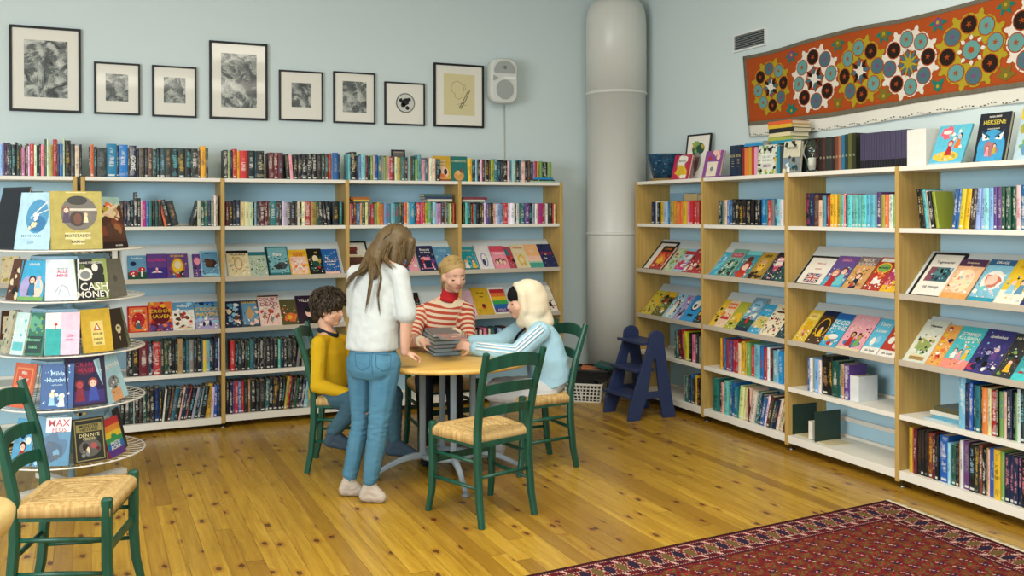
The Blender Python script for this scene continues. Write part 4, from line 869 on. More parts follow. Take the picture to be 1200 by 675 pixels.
# ---------------------------------------------------------------- loudspeaker and its cable
def speaker():
    G = plain((206, 210, 204), .5, .35, .02, 20); GR = plain((158, 164, 160), .7, .2, .1, 300)
    t = thing('loudspeaker', 'pale grey wall loudspeaker beside the last picture frame', 'loudspeaker', (3.179, YB, 2.657), 0)
    def rr(w, h, r, n=6):
        out = []
        for cx, cz, a0 in ((w-r, h-r, 0), (-w+r, h-r, PI/2), (-w+r, -h+r, PI), (w-r, -h+r, 3*PI/2)):
            out += [(cx+r*math.cos(a0+PI/2*i/n), cz+r*math.sin(a0+PI/2*i/n)) for i in range(n+1)]
        return out
    b = MB(); secs = []
    for y, k in ((-.03, .86), (-.06, .94), (-.13, 1), (-.155, .97), (-.165, .90)): secs.append([Vector((x*k, y, z*k)) for x, z in rr(.122, .192, .075)])
    b.sweep(None, secs); b.build('cabinet', G, t)
    b = MB(); b.box((-.04, -.04, -.05), (.04, 0, .05)); b.build('wall_bracket', G, t)
    b = MB(); n = 28; 
    b.prism([(.078*math.cos(2*PI*i/n), -.075+.082*math.sin(2*PI*i/n)) for i in range(n)], -.172, -.160); b.build('woofer_grille', GR, t)
    b = MB(); b.prism([(.098*math.cos(PI*i/16), .075+.092*math.sin(PI*i/16)) for i in range(17)] + [(-.09, .062), (.09, .062)], -.171, -.160); o = b.build('tweeter_grille', GR, t)
    b = MB(); b.lathe([(.001, 0), (.016, 0), (.013, .004), (.001, .004)], 16, (.0, -.171, .11), M=Matrix.Rotation(PI/2, 4, 'X')); b.build('tweeter', M_BLACK if 0 else plain((120, 126, 124), .5), o)
    b = MB(); b.prism([(-.005, .03), (.10, .035), (.10, .01), (-.005, .008)], -.173, -.16); b.build('badge', plain((226, 228, 222), .4), t)
    b = MB(); b.prism([(-.105, .04), (-.06, .022), (-.105, -.005)], -.172, -.16); b.build('port', GR, t)
speaker()
b = MB(); b.tube([(3.236, YB-.008, 2.47), (3.24, YB-.008, 1.2), (3.24, YB-.008, .12)], .0075, 8); tag(b.build('speaker_cable', plain((196, 200, 192), .6)), 'pale cable running down the wall below the loudspeaker', 'cable')
# ---------------------------------------------------------------- vent
t = thing('air_vent', 'grey louvred air vent on the right wall above the textile', 'vent', (XR, 5.77, 2.755), -PI/2)
vw, vh = .375, .135; b = MB(); e = .014
for lo, hi in (((0,-.016,0),(vw,-.0005,e)), ((0,-.016,vh-e),(vw,-.0005,vh)), ((0,-.016,e),(e,-.0005,vh-e)), ((vw-e,-.016,e),(vw,-.0005,vh-e))): b.box(lo, hi)
b.build('frame', plain((216, 220, 218), .5), t, bevel=.001)
b = MB(); b.box((e, -.004, e), (vw-e, -.001, vh-e)); b.build('backing', M_BLACK, t)
for i in range(7):
    z = e + (vh-2*e)*(i+.5)/7; s_ = MB(); s_.box((e, -.013, z-.0028), (vw-e, -.006, z+.0028), 0, Matrix.Rotation(0, 4, 'X')); s_.build('slat', plain((128, 138, 138), .5), t)
# ---------------------------------------------------------------- embroidered hanging
def hanging():
    S0, S1, ZB, ZT_ = 5.61, 2.55, 2.187, 2.715
    def Q(s, tt, off=0):
        x = XR - .016 - .006*math.sin(s*5.1) - .005*math.sin(s*11.3+1) - off
        sk = .055*(tt-.5)*max(0, 1-s/.5)
        zb, zt = ZB - .012*math.sin(s*2.2), ZT_ + .012*math.cos(s*4.4+2.2)
        return Vector((x, S0 - s + sk, zb + (zt-zb)*tt))
    LN = S0-S1
    def clothmat(name, c1, c2, sc):
        q = NT(name, .9, .1); v, x, y, z = q.coord(); n = q.noise(q.vec(x, y*300.0, z*12.0), 1, 3, .7)
        q.base(q.mix(n, C(*c1), C(*c2))); q.bump(q.noise(v, sc, 2), .3, .003); return q.m
    root = thing('wall_hanging', 'rust orange embroidered textile with flower medallions on the right wall', 'wall hanging')
    def grid(s0, s1, t0, t1, off, n=90):
        b = MB(); vs = []; fs = []; k = 10
        for i in range(n+1):
            for j in range(k+1): vs.append(Q(s0+(s1-s0)*i/n, t0+(t1-t0)*j/k, off))
        m = len(vs)
        for i in range(n+1):
            for j in range(k+1): vs.append(Q(s0+(s1-s0)*i/n, t0+(t1-t0)*j/k, off-.004))
        for i in range(n):
            for j in range(k):
                a = i*(k+1)+j; fs.append((a, a+1, a+k+2, a+k+1)); fs.append((m+a, m+a+k+1, m+a+k+2, m+a+1))
        for i in range(n):
            for j in (0, k): a = i*(k+1)+j; fs.append((a, a+k+1, m+a+k+1, m+a))
        for j in range(k):
            for i in (0, n): a = i*(k+1)+j; fs.append((a, a+1, m+a+1, m+a))
        b.add(vs, fs, 0, True); return b
    grid(0, LN, 0, 1, .004).build('cloth', clothmat('rust_cloth', (150, 66, 28), (168, 78, 34), 160), root)
    grid(0, LN, -.155, .01, -.001).build('lining', clothmat('white_lining', (206, 204, 192), (220, 218, 206), 200), root)
    bd = clothmat('braid', (70, 68, 58), (128, 122, 104), 400)
    for t0, t1 in ((0, .052), (.952, 1)): grid(0, LN, t0, t1, .006).build('braid_edge', bd, root)
    grid(0, .03, .052, .952, .006, 3).build('braid_edge', bd, root)
    # dotted edge of the lining
    b = MB(); i = 0; s = .02
    while s < LN:
        p = Q(s, -.130 + .012*math.sin(s*37), .003); b.ell(p, (.002, .006 + .003*math.sin(s*91), .003), nu=6, nv=4); s += .022 if i % 5 else .05; i += 1
    b.build('dotted_edge', M_BLACK, root)
    YE, WH, TE, BK, SL, RU, OL = (166, 148, 40), (214, 208, 194), (96, 146, 140), (42, 30, 24), (74, 104, 112), (158, 70, 30), (118, 104, 40)
    cols = [YE, WH, TE, BK, SL, RU, OL, (34, 112, 96), (120, 70, 110)]
    mats = [clothmat('thread', tuple(int(c*.94) for c in q), q, 300) for q in cols]
    H = ZT_-ZB; order = [0]
    def disc(b, s, tt, r, mi, n=16, wob=0, lay=1):
        b.add([Q(s + r*math.cos(2*PI*i/n)*(1+wob*(i % 2)), tt + r*math.sin(2*PI*i/n)*(1+wob*(i % 2))/H, .006+.0007*lay) for i in range(n)], [tuple(range(n))], mi)
    def leaf(b, s, tt, a, L, wd, mi, lay=1, bend=0, club=False):
        pts = []; n = 8
        for sd in (1, -1):
            for i in (range(n+1) if sd == 1 else range(n, -1, -1)):
                u = i/n; off = sd*wd*((.45+.55*u/.75 if u < .75 else math.sqrt(max(0, 1-((u-.75)/.25)**2))) if club else math.sin(PI*min(1, u*.9+.1))*(1-.3*u)); aa = a + bend*u
                pts.append((s + u*L*math.cos(aa) - off*math.sin(aa), tt + (u*L*math.sin(aa) + off*math.cos(aa))/H))
        b.add([Q(p[0], p[1], .006+.0007*lay) for p in pts], [tuple(range(len(pts)))], mi)
    meds = [(5.324, .50, 0, .21), (4.887, .49, 1, .225), (4.475, .475, 0, .225), (4.09, .47, 1, .23), (3.664, .475, 0, .235), (3.235, .48, 1, .235), (2.81, .48, 0, .235)]
    for k, (y, tt, mc, R) in enumerate(meds):
        s = S0-y; b = MB()
        for i in range(8):
            a = 2*PI*(i+.5)/8 + .1
            cs, ct = s + R*.6*math.cos(a), tt + R*.6*math.sin(a)/H
            for dd in (-.85, -.42, 0, .42, .85):
                leaf(b, cs - .02*math.cos(a), ct - .02*math.sin(a)/H, a + dd*.95, R*.50*(1-.12*abs(dd)), .0165, mc, 1, dd*.9, True)
            disc(b, cs, ct, R*.28, mc, 14, 0, 2)
        for i in range(8):
            a = 2*PI*i/8 + .1; cs, ct = s + R*.64*math.cos(a), tt + R*.64*math.sin(a)/H
            c1 = [3, 2, 4, 3, 2, 2, 3, 4][(i+k) % 8]
            disc(b, cs, ct, R*.235, 5, 18, 0, 3); disc(b, cs, ct, R*.2, c1, 20, .06, 4)
            for q in range(5): leaf(b, cs, ct, 2*PI*q/5 + i, R*.085, .0042, 5 if c1 != 4 else 8, 5)
        if k < 4:
            for i in range(8): leaf(b, s, tt, 2*PI*i/8 + .1, R*.38, .016, [4, 3][i % 2] if k != 3 else 4, 4)
            for i in range(8): leaf(b, s, tt, 2*PI*(i+.5)/8 + .1, R*(.30 if k != 3 else .40), .0075, [3, 1, 4, 1][i % 4] if k != 3 else 0, 5)
            disc(b, s, tt, R*.12, 1 if k < 3 else 0, 10, .3, 6)
        else:
            for i in range(8): leaf(b, s + R*.25*math.cos(2*PI*i/8), tt + R*.25*math.sin(2*PI*i/8)/H, 2*PI*i/8, R*.13, .014, 1, 4)
            disc(b, s, tt, R*.22, 2, 20, .08, 5); disc(b, s, tt, R*.07, 5, 10, .3, 6)
        b.build('flower_medallion', mats, root)
        if k < len(meds)-1:
            sm_ = (s + S0-meds[k+1][0])/2; b = MB()
            for t0, sg, c1 in ((.86, -1, [8, 6, 6][k % 3]), (.14, 1, [7, 6, 6][k % 3])):
                for dd in (-1.35, -.5, .5, 1.35) if k % 2 == 0 or sg < 0 else (-.7, .7): leaf(b, sm_, t0, sg*PI/2 + dd*1.1, .065, .017, 7 if sg < 0 or k % 3 == 0 else 6, 1)
                disc(b, sm_, t0, .026, c1, 12, .25, 2); disc(b, sm_, t0, .01, 0, 8, .2, 3)
            b.build('corner_flower', mats, root)
hanging()
# ---------------------------------------------------------------- rug
def rug():
    t = NT('knotted_rug', .95, .05); v, x, y, z = t.coord('UV')
    k = 150.0
    u = ((x*k).fl() + .5)/k; w = ((y*k).fl() + .5)/k
    d = u.mn(w); along = (w.lt(u))*u + (u.lt(w))*w
    n = t.noise(t.vec(u, w, 0), 34, 2); n2 = t.noise(t.vec(u, w, 5.0), 80, 1)
    DR, NV, CR, OL, RD, BR = C(104, 30, 34), C(38, 34, 52), C(168, 142, 124), C(96, 84, 46), C(140, 42, 44), C(98, 56, 34)
    # field: diagonal lattice of stepped flowers
    p1 = ((u*1.0 + w*.55)/.115).fr(); p2 = ((w*1.0 - u*.42)/.085).fr()
    f1 = (p1-.5).ab(); f2 = (p2-.5).ab()
    c = t.mix(n.gt(.52), DR, BR); c = t.mix((f1 + f2).lt(.28)*n2.gt(.42), c, NV); c = t.mix((f1 + f2).gt(.62)*n2.gt(.5), c, OL)
    c = t.mix((f1 + f2).gt(.86), c, RD); c = t.mix((f1 + f2).lt(.09), c, C(190, 110, 110)); c = t.mix(f1.lt(.045)*f2.gt(.14)*f2.lt(.34)*((p2*9.0).fr().gt(.4)), c, C(186, 150, 130))
    # border bands by distance from the edge
    def band(lo, hi): return d.gt(lo)*d.lt(hi)
    b1 = band(-1, .235); c = t.mix(b1, c, t.mix(n.gt(.5), C(92, 26, 32), C(60, 26, 38)))
    q = (along/.062).fr(); lat = ((q-.5).ab() - ((d-.115)/.085).ab()*.5).ab()
    cell = (along/.062).fl(); cw = t.white(t.vec(cell, 1, 0))
    inside = ((q-.5).ab() + ((d-.115)/.085).ab()*.5)
    main = band(.075, .160)
    c = t.mix(main, c, t.mix(inside.lt(.41), DR, t.mix(((cell*.5).fr()).gt(.25), C(98, 80, 48), C(44, 34, 52))))
    c = t.mix(main*inside.gt(.44)*inside.lt(.50), c, CR)
    for lo in (.026, .066, .162, .205):
        c = t.mix(band(lo, lo+.009)*((along/.0135).fr().gt(.45)), c, CR)
    for lo in (.035, .172):
        c = t.mix(band(lo, lo+.03)*((along/.085 + d*6.0).fr().lt(.2)), c, C(196, 150, 140))
    c = t.mix(band(-1, .012), c, C(44, 22, 26))
    t.base(c); t.bump(n2, .3, .003)
    corner = Vector((3.862, 3.707, 0)); e1 = Vector((-.998, -.061, 0)).normalized()
    ang = math.atan2(-e1.y, -e1.x)
    root = thing('rug', 'dark red knotted oriental rug with cream fringe on the plank floor', 'rug', corner, 0)
    # local x = away from the fringe edge, local y = away from the long edge
    e2 = Vector((-.035, -.999, 0)); L, Wd = 3.1, 2.3
    W2 = lambda p: tuple(e1*p[0] + e2*p[1] + Vector((0, 0, p[2])))
    me = MB(); me.box((0, 0, .001), (L, Wd, .009)); loc = list(me.v); me.v = [W2(p) for p in me.v]
    o = me.build('pile', t.m, root); ul = o.data.uv_layers.new(name='UVMap')
    for lp in o.data.loops: p = loc[lp.vertex_index]; ul.data[lp.index].uv = (p[0], p[1])
    b = MB(); r = random.Random(3)
    for i in range(330):
        yv = Wd*i/330; a = r.uniform(-.4, .4); ln_ = r.uniform(.035, .055)
        b.tube([(0, yv, .006), (-ln_*.5, yv + a*.01, .006), (-ln_, yv + a*.02, .003)], [.003, .0028, .0015], 5)
    b.v = [W2(p) for p in b.v]; o = b.build('fringe', plain((206, 192, 160), .9), root); tag(o, kind='stuff')
rug()
# ---------------------------------------------------------------- things on top of the right-wall bookcases
def top_pt(px, off): # point on the top, off = distance behind the front edge
    v = on(0, FR+off, px, 195); return v.y
TZ = ZT + .0005
def planter():
    q = NT('blue_glaze', .18, .5); v, x, y, z = q.coord(); n = q.noise(v, 60, 4)
    q.base(q.ramp(n, [(.3, C(14, 40, 66)), (.6, C(24, 74, 104)), (.8, C(60, 120, 146))]))
    t = thing('planter', 'dark blue glazed planter on a straw saucer beside the column', 'planter', (FR+.155, 6.415, TZ))
    b = MB(); b.lathe([(.095, .022), (.14, .165), (.148, .200), (.153, .205), (.153, .218), (.143, .218), (.138, .2), (.09, .035), (.001, .035)], 40); b.build('pot', q.m, t)
    b = MB()
    for k in range(3): b.lathe([(.06, .002+.006*k), (.120-.004*k, .002+.006*k), (.126-.004*k, .006+.006*k), (.120-.004*k, .009+.006*k), (.06, .008+.006*k)], 36)
    b.build('saucer', plain((150, 124, 76), .9, .1, .2, 120), t)
    r = random.Random(5); b = MB()
    for k in range(7):
        a = r.uniform(2.6, 4.2); z = r.uniform(.07, .17); rr = .098 + (z-.022)*.315
        b.ell((rr*math.cos(a), rr*math.sin(a), z), (.004, .004, .005), nu=8, nv=6)
    b.build('glaze_drops', plain((170, 176, 150), .3), t)
planter()
def stand_up(label, y_left, off, w, h, t, base, art, texts, lean=10, turn=0, frame=False):
    M = Matrix.Translation((FR+off, y_left, TZ)) @ Matrix.Rotation(-PI/2 + math.radians(turn), 4, 'Z') @ Matrix.Rotation(math.radians(-lean), 4, 'X')
    if frame: return framed_card(label, w, h, art, texts, M)
    return cover_book(label, w, h, t, base, art, texts, M, group='books set out on top of the right-wall bookcases')
stand_up('magenta book with a yellow splash leaning before the planter', top_pt(786, .09), .09, .20, .205, .02, '#b02448', 'B .5 .74 .36 e;B .5 .75 .3 w;B .52 .36 .36 y;B .5 .36 .2 #caa820;R .5 .06 .85 .2 w', [(.5, .75, .5, .09, 'k', 'ROTTE')], 14, 6)
stand_up('black framed botanical picture standing on the bookcase by the planter', top_pt(800, .21), .21, .27, .37, .014, '', 'E .5 .68 .26 .14 #4a5020;N 9 .1 .3 .58 .72 .8 #4a5020Y;E .5 .4 .16 .2 #8a8a88;T .4 .5 .6 .5 .5 .15 #6a5048;L .2 .5 .4 .55 .01 k;R .4 .1 .45 .4 #7a5a50'.replace('#4a5020Y', 'gYG'), [], 8, 8, True)
stand_up('purple and cream book beside the framed botanical picture', top_pt(822, .10), .10, .19, .215, .024, '#84468c', 'N 7 .13 .2 .72 .85 .95 pqwr;R .2 .08 .8 .6 #dcd0bc;E .5 .34 .1 .08 e', [], 14, 4)
t_ = pm('w')
def block_book(label, lo, hi, col, spine='front', group='stacked books on top of the right-wall bookcases', rz=0, name='book', paper=None):
    """closed book lying or standing: lo/hi in local x (along the run), y (back), z"""
    SEED[0] += 1
    w, d, h = hi[0]-lo[0], hi[1]-lo[1], hi[2]-lo[2]
    o = bpy.data.objects.new(name, None)
    b = MB(); bt = .0025
    flat = h < min(w, d)
    if flat:
        b.box((0, 0, 0), (w, d, bt)); b.box((0, 0, h-bt), (w, d, h)); b.box((0, 0, bt), (w, .004, h-bt)) if spine == 'front' else b.box((.0, d-.004, bt), (w, d, h-bt)) if spine == 'back' else b.box((0, 0, bt), (.004, d, h-bt))
        pg = ((.003, .003, bt), (w-.003, d-.004, h-bt)) if spine == 'back' else ((.005, .004 if spine == 'front' else .006, bt), (w-.005, d-.005, h-bt)) if spine == 'front' else ((.004, .005, bt), (w-.005, d-.005, h-bt))
    else:
        b.box((0, 0, 0), (bt, d, h)); b.box((w-bt, 0, 0), (w, d, h)); b.box((bt, 0, 0), (w-bt, .004, h))
        pg = ((bt, .004, .004), (w-bt, d-.005, h-.004))
    o = b.build(name, pm(col)); 
    q = MB(); q.box(*pg); q.build('pages', paper or M_PAGES, o)
    return tag(o, label, 'book', group)
def on_top(o, px, off, z=0, rz=0):
    o.location = (FR+off, top_pt(px, off), TZ+z); o.rotation_euler = (0, 0, -PI/2 + rz); return o
def wtop(px0, px1, off): return abs(top_pt(px0, off) - top_pt(px1, off))
on_top(block_book('purple paperback lying flat by the purple and cream book', (0,0,0), (.17, .12, .016), '#6a4a78'), 842, .10)
for k, (a, b_, col, h, lb) in enumerate([(855.5, 862, '#1c2c44', .225, 'navy hardback with gold lettering, left of the red spines'), (862, 868.5, '#182840', .225, 'second navy hardback beside the red spines on the top'),
        (869, 872.5, '#7a2420', .205, 'maroon spine next to the navy pair on the top'), (872.5, 877.5, '#d87838', .20, 'orange and white spine on the top of the right-wall run'), (877.5, 881, '#c89430', .205, 'golden yellow spine on the top of the right-wall run'),
        (881, 884, '#b83028', .205, 'red spine right of the golden yellow one on the top'), (884, 888, '#d89cb8', .20, 'pink spine left of the white comic on the top'), (910, 914, '#2888a0', .19, 'turquoise and yellow spine under the tall stack'), (914, 918, '#30404a', .19, 'dark blue spine under the tall stack')]):
    w = wtop(a, b_, .10); o = block_book(lb, (0,0,0), (w-.002, .15, h), col, group='upright books on top of the right-wall bookcases'); on_top(o, a, .10)
    if k == 0 or k == 1:
        for zz in (.66, .56, .5, .44, .34): text_on(o, w/2, h*zz, w*.8, .02, '#b0a070', 'BOK' if zz == .66 else '---', y=-.0006, name='spine_lettering')
stand_up('white comic with cartoon border and purple lettering under the tall book stack', top_pt(887, .075), .075, .18, .205, .02, '#ccd0c0', 'N 26 .06 .04 .75 .96 .96 kKGwk;N 10 .08 .02 .04 .98 .15 GyGk;N 10 .06 .02 .1 .14 .9 KGky;N 10 .06 .88 .1 .98 .9 KGyk;R .18 .4 .8 .72 #d8dcd0', [(.5, .86, .6, .1, 'k', 'SERIE'), (.5, .60, .6, .08, '#909890', 'DEG SELV'), (.5, .48, .6, .08, '#909890', 'TEGNING'), (.52, .3, .5, .11, '#8a2a8a', 'BIBLIO')], 5, 2)
stand_up('glossy book with a silvery grey forest cover, right of the tall stack', top_pt(916.5, .07), .07, .155, .215, .022, '#7c8484', 'R 0 .5 1 1 #c8c4ac;N 18 .1 .05 .1 .95 .55 KagewhK;N 8 .1 .1 .8 .9 .98 kKc;E .1 .08 .12 .08 c', [(.5, .78, .7, .08, '#54584c', 'SKOGENS')], 6, 2)
stand_up('black-green hardback standing behind the glass candle lamp', top_pt(934, .14), .14, .19, .225, .026, '#1c2a26', 'N 6 .1 .2 .6 .8 .9 gK', [(.45, .8, .7, .08, '#5c6a4c', 'SAGA')], 4, 0)
# lying stack over the upright books
for lb, px, off, w, d, z0, h, col, rz in [
    ('pale blue book lying on the upright red and orange spines', 872.5, .09, .19, .14, .211, .018, '#78a8bc', .05), ('blue book lying under the pale blue one on the spines', 872, .09, .20, .145, .194+.0, .0165, '#2a84b8', .0)]:
    pass
stk = [('blue book lying on the upright red and orange spines', 872, .085, .20, .145, .2055, .0175, '#2a84b8', .0), ('pale blue book topping the short stack on the spines', 873, .09, .19, .14, .2235, .013, '#86aebc', .04),
       ('turquoise book at the base of the tall stack', 903, .10, .21, .15, .206, .022, '#2488a4', .0),
       ('lime green book second up the tall stack', 900, .10, .225, .16, .2285, .024, '#9aa84c', .03), ('cream book midway up the tall stack', 901, .10, .22, .16, .253, .026, '#d4c89c', -.03),
       ('black book in the tall stack under the yellow one', 901, .095, .23, .165, .2795, .030, '#1e1e20', .05), ('yellow book in the tall stack under the orange one', 900, .10, .23, .16, .31, .024, '#cca828', .02), ('orange-red book topping the tall stack', 900, .10, .225, .16, .3345, .024, '#cc5a2c', .04)]
for lb, px, off, w, d, z0, h, col, rz in stk: on_top(block_book(lb, (0,0,0), (w, d, h), col), px, off, z0, rz)
# candle lamp
def candle_lamp():
    t = thing('candle_lamp', 'clear glass candle lamp with a white candle on the bookcase top', 'candle lamp', (FR+.06, top_pt(951.5, .06), TZ))
    g = bpy.data.materials.new('clear_glass'); g.use_nodes = True; p = g.node_tree.nodes['Principled BSDF']
    p.inputs['Transmission Weight'].default_value = 1; p.inputs['Roughness'].default_value = .02; p.inputs['IOR'].default_value = 1.3; p.inputs['Base Color'].default_value = (.95, .98, .97, 1)
    b = MB(); b.lathe([(.030, .0), (.030, .012), (.034, .075), (.055, .11), (.060, .135), (.052, .165), (.036, .185), (.033, .205), (.0305, .205), (.0335, .184), (.049, .164), (.057, .135), (.052, .112), (.031, .077), (.027, .014), (.001, .013)], 32); b.build('glass_shade', g, t)
    b = MB(); b.lathe([(.001, .014), (.0245, .014), (.0245, .088), (.02, .091), (.001, .089)], 24); b.build('candle', plain((226, 224, 212), .5), t)
    b = MB(); b.tube([(0, 0, .088), (.001, 0, .10)], .0012, 5); b.build('wick', M_BLACK, t)
candle_lamp()
a_ = 955.5
for k, (wpx, col, h) in enumerate([(4, '#3a2420', .215), (4.5, '#2c201c', .215), (3.5, '#4a2a24', .212), (4.5, '#28302e', .215), (3, '#34302c', .213), (4, '#2c2220', .21), (3.5, '#70402c', .215), (3.5, '#a06044', .215), (4, '#2a6a8c', .218), (4, '#243834', .22), (4.5, '#5a5a2c', .224), (4.5, '#2c3020', .224)]):
    w = wtop(a_, a_+wpx, .10); nm = ['dark brown', 'brown-black', 'reddish brown', 'charcoal', 'grey-brown', 'black-brown', 'copper brown', 'light copper', 'blue', 'dark green', 'olive', 'black-green'][k]
    o = block_book('%s hardback in the dark row between lamp and grey volumes, %s from left' % (nm, ordn(k+1)), (0,0,0), (w-.0015, .15, h), col, group='dark hardbacks on top of the right-wall bookcases'); on_top(o, a_, .09)
    SEED[0] += 1; a_ += wpx
    text_on(o, w/2, h*.42, w*.7, .02, '#b0a890', 'o', y=-.0006, name='spine_mark')
a_ = 1008.3
for k in range(18):
    wpx = 2.62 + .055*k; w = wtop(a_, a_+wpx, .075)
    o = block_book('slim grey-violet volume of a matching set of eighteen, %s from left' % ordn(k+1), (0,0,0), (w-.0022, .15, .212), '#46405a', group='matching grey-violet volumes on the bookcase top'); on_top(o, a_, .075)
    q = MB(); q.box((.001, -.0006, .002), (w-.0032, .001, .05)); q.build('spine_band', M_BLACK, o); a_ += wpx
o = block_book('white box file standing right of the grey-violet volumes', (0,0,0), (.13, .17, .205), '#dcdcd4', name='box_file'); o['category'] = 'box file'; o['group'] = 'box file'; on_top(o, 1063, .07)
def comic_stand(y, off, w): 
    t = thing('book_easel', 'cream wedge easel under the %s' % w, 'easel', (FR+off, y, TZ), -PI/2); b = MB()
    b.prism([(0, 0), (.10, 0), (.02, .08)], 0, .006); b.prism([(0, 0), (.10, 0), (.02, .08)], .12, .126); 
    M = Matrix(((0,1,0,0),(1,0,0,0),(0,0,1,0),(0,0,0,1))); b.xf(M); b.build('wedge', pm('c'), t)
stand_up('turquoise and yellow comic with running children on the bookcase top', top_pt(1088, .05), .05, .205, .235, .012, '#58b4cc', 'E .45 .2 .4 .13 #d8b848;N 12 .06 .15 .12 .8 .3 #d8b848yYc;B .3 .8 .2 #d86070;E .3 .82 .14 .05 w;F .5 .45 .2 r q r;F .72 .62 .2 d q o;N 9 .07 .4 .4 .95 .9 wTsr;R 0 0 1 .05 s'.replace('#d8b848yYc', 'yYc'), [], 24, 0)
stand_up('black comic titled HEKSENE with a blue grinning face', top_pt(1140, .05), .05, .18, .26, .022, '#1c222c', 'E .5 .3 .44 .36 #3c94c0;R .08 .02 .92 .25 #3c94c0;T .15 .6 .42 .46 .2 .44 w;T .85 .6 .58 .46 .8 .44 w;E .3 .5 .04 .03 k;E .7 .5 .04 .03 k;L .12 .64 .42 .5 .015 #1c4868;L .88 .64 .58 .5 .015 #1c4868;B .5 .26 .24 #a06a70;F .4 .24 .14 r q p;F .62 .28 .14 d q Y', [(.5, .92, .5, .04, 'w', 'NINA BARE'), (.5, .8, .75, .14, '#c8b848', 'HEKSENE'), (.5, .67, .4, .04, 'w', 'SVARTE SKOGEN')], 14, 0)
stand_up('comic with yellow band and pale scene at the right picture edge', top_pt(1187, .05), .05, .20, .27, .016, '#a8c0c8', 'R 0 .78 1 1 #ccb440;N 14 .12 .1 .1 .9 .7 whYGs', [(.5, .88, .8, .1, 'w', 'SKATTEN')], 16, 0)
# bookends
def bookend(label, col, loc, rz, w, h, d):
    t = thing('bookend', label, 'bookend', loc, rz, None); b = MB()
    b.box((0, 0, 0), (.004, d, h)); b.build('upright', pm(col), t, bevel=.001)
    b = MB(); b.box((.004, 0.02, 0), (w, d-.02, .0025)); b.build('foot_plate', pm('c'), t); return t
def rb(px, z, off, y_img):
    v = on(0, FR+off, px, y_img); return (FR+off, v.y, z)
bookend('dark green bookend at the left of the empty bottom shelf', '#22382e', rb(928.5, Z6+.0005, .04, 505), -PI/2, .15, .195, .20)
bookend('dark green bookend right of its twin on the empty bottom shelf', '#22382e', rb(954.5, Z6+.0005, .03, 512), -PI/2, .12, .19, .21)
o = block_book('white card box between the two dark green bookends', (0,0,0), (.035, .09, .115), '#e0dccc', name='card_box'); o['category'] = 'box'; o['group'] = 'card box'; v = rb(947.5, Z6+.004, .05, 512); o.location = v; o.rotation_euler = (0, 0, -PI/2)
o = block_book('white box file end by the violet book on the lower shelf', (0,0,0), (.085, .15, .15), '#d4d8d8', name='box_file'); o['category'] = 'box file'; o['group'] = 'box file lower'; o.location = rb(994, Z5+.0005, .05, 450); o.rotation_euler = (0, 0, -PI/2)
# flat stack on the fourth bookcase
for k, (w, d, h, col, px, nm) in enumerate([(.27, .17, .012, '#a8bcc0', 1083, 'lowest pale blue'), (.25, .19, .018, '#5c9cb4', 1092, 'blue'), (.24, .18, .022, '#d0ccbc', 1090, 'white-edged'), (.22, .18, .024, '#54543c', 1095, 'olive topmost')]):
    o = block_book('%s book of the flat stack left of the turquoise spine' % nm, (0,0,0), (w, d, h), col, group='flat stack on the fourth right-wall bookcase'); z = Z5 + .0005 + [0, .0125, .031, .0535][k]
    o.location = rb(px, z, .04+.008*k, 478); o.rotation_euler = (0, 0, -PI/2 + [.06, -.03, .05, .0][k])
# loose books lying over the upper rows
def lay(label, ax, plane, px0, px1, ypx, z, d, h, col, rz0, rz=0):
    a, b_ = on(ax, plane, px0, ypx), on(ax, plane, px1, ypx); o = block_book(label, (0,0,0), ((b_-a).length, d, h), col, group='books lying over the upright rows')
    o.location = (a.x, a.y, z); o.rotation_euler = (0, 0, rz0 + rz)
lay('yellow book lying over the row behind the standing girl', 1, FB+.04, 414, 433, 243, ZS+.181, .13, .014, '#caa838', 0)
lay('rust brown book lying on the yellow one over the row', 1, FB+.04, 411, 434, 240, ZS+.1955, .13, .020, '#a05c28', 0, .05)
lay('white book under the dark ones lying near the post', 1, FB+.04, 501, 530, 231, ZS+.182, .13, .019, '#d0ccb8', 0)
lay('navy book lying in the short stack near the post', 1, FB+.045, 498, 530, 228, ZS+.2015, .13, .018, '#2a3c5c', 0)
lay('teal-grey book topping the short stack near the post', 1, FB+.04, 497, 529.5, 224, ZS+.22, .13, .022, '#3c5a5c', 0)
lay('pale book lying over the row right of the post', 1, FB+.04, 542, 568, 231, ZS+.181, .13, .017, '#c8c8b8', 0)
lay('dark red book lying on the pale one over the row', 1, FB+.042, 543, 571, 227, ZS+.1985, .13, .02, '#7a3440', 0)
lay('green book lying at the right end of the top row', 1, FB+.03, 621, 651, 214, ZT+.0005, .13, .012, '#8ab090', 0)
lay('black book second up the small pile at the end of the top row', 1, FB+.035, 625, 650, 211, ZT+.013, .12, .010, '#24282c', 0)
lay('bright blue book topping the small pile at the end of the top row', 1, FB+.03, 626, 648, 208, ZT+.0235, .12, .016, '#2484b8', 0)
lay('grey-blue book lying over the yellow row above the step stool', 0, FR+.07, 785, 800, 222, ZS+.181, .12, .06, '#6c8ca0', -PI/2)
lay('tan book lying over the orange row above the step stool', 0, FR+.07, 801, 817, 225, ZS+.181, .12, .05, '#a89468', -PI/2)
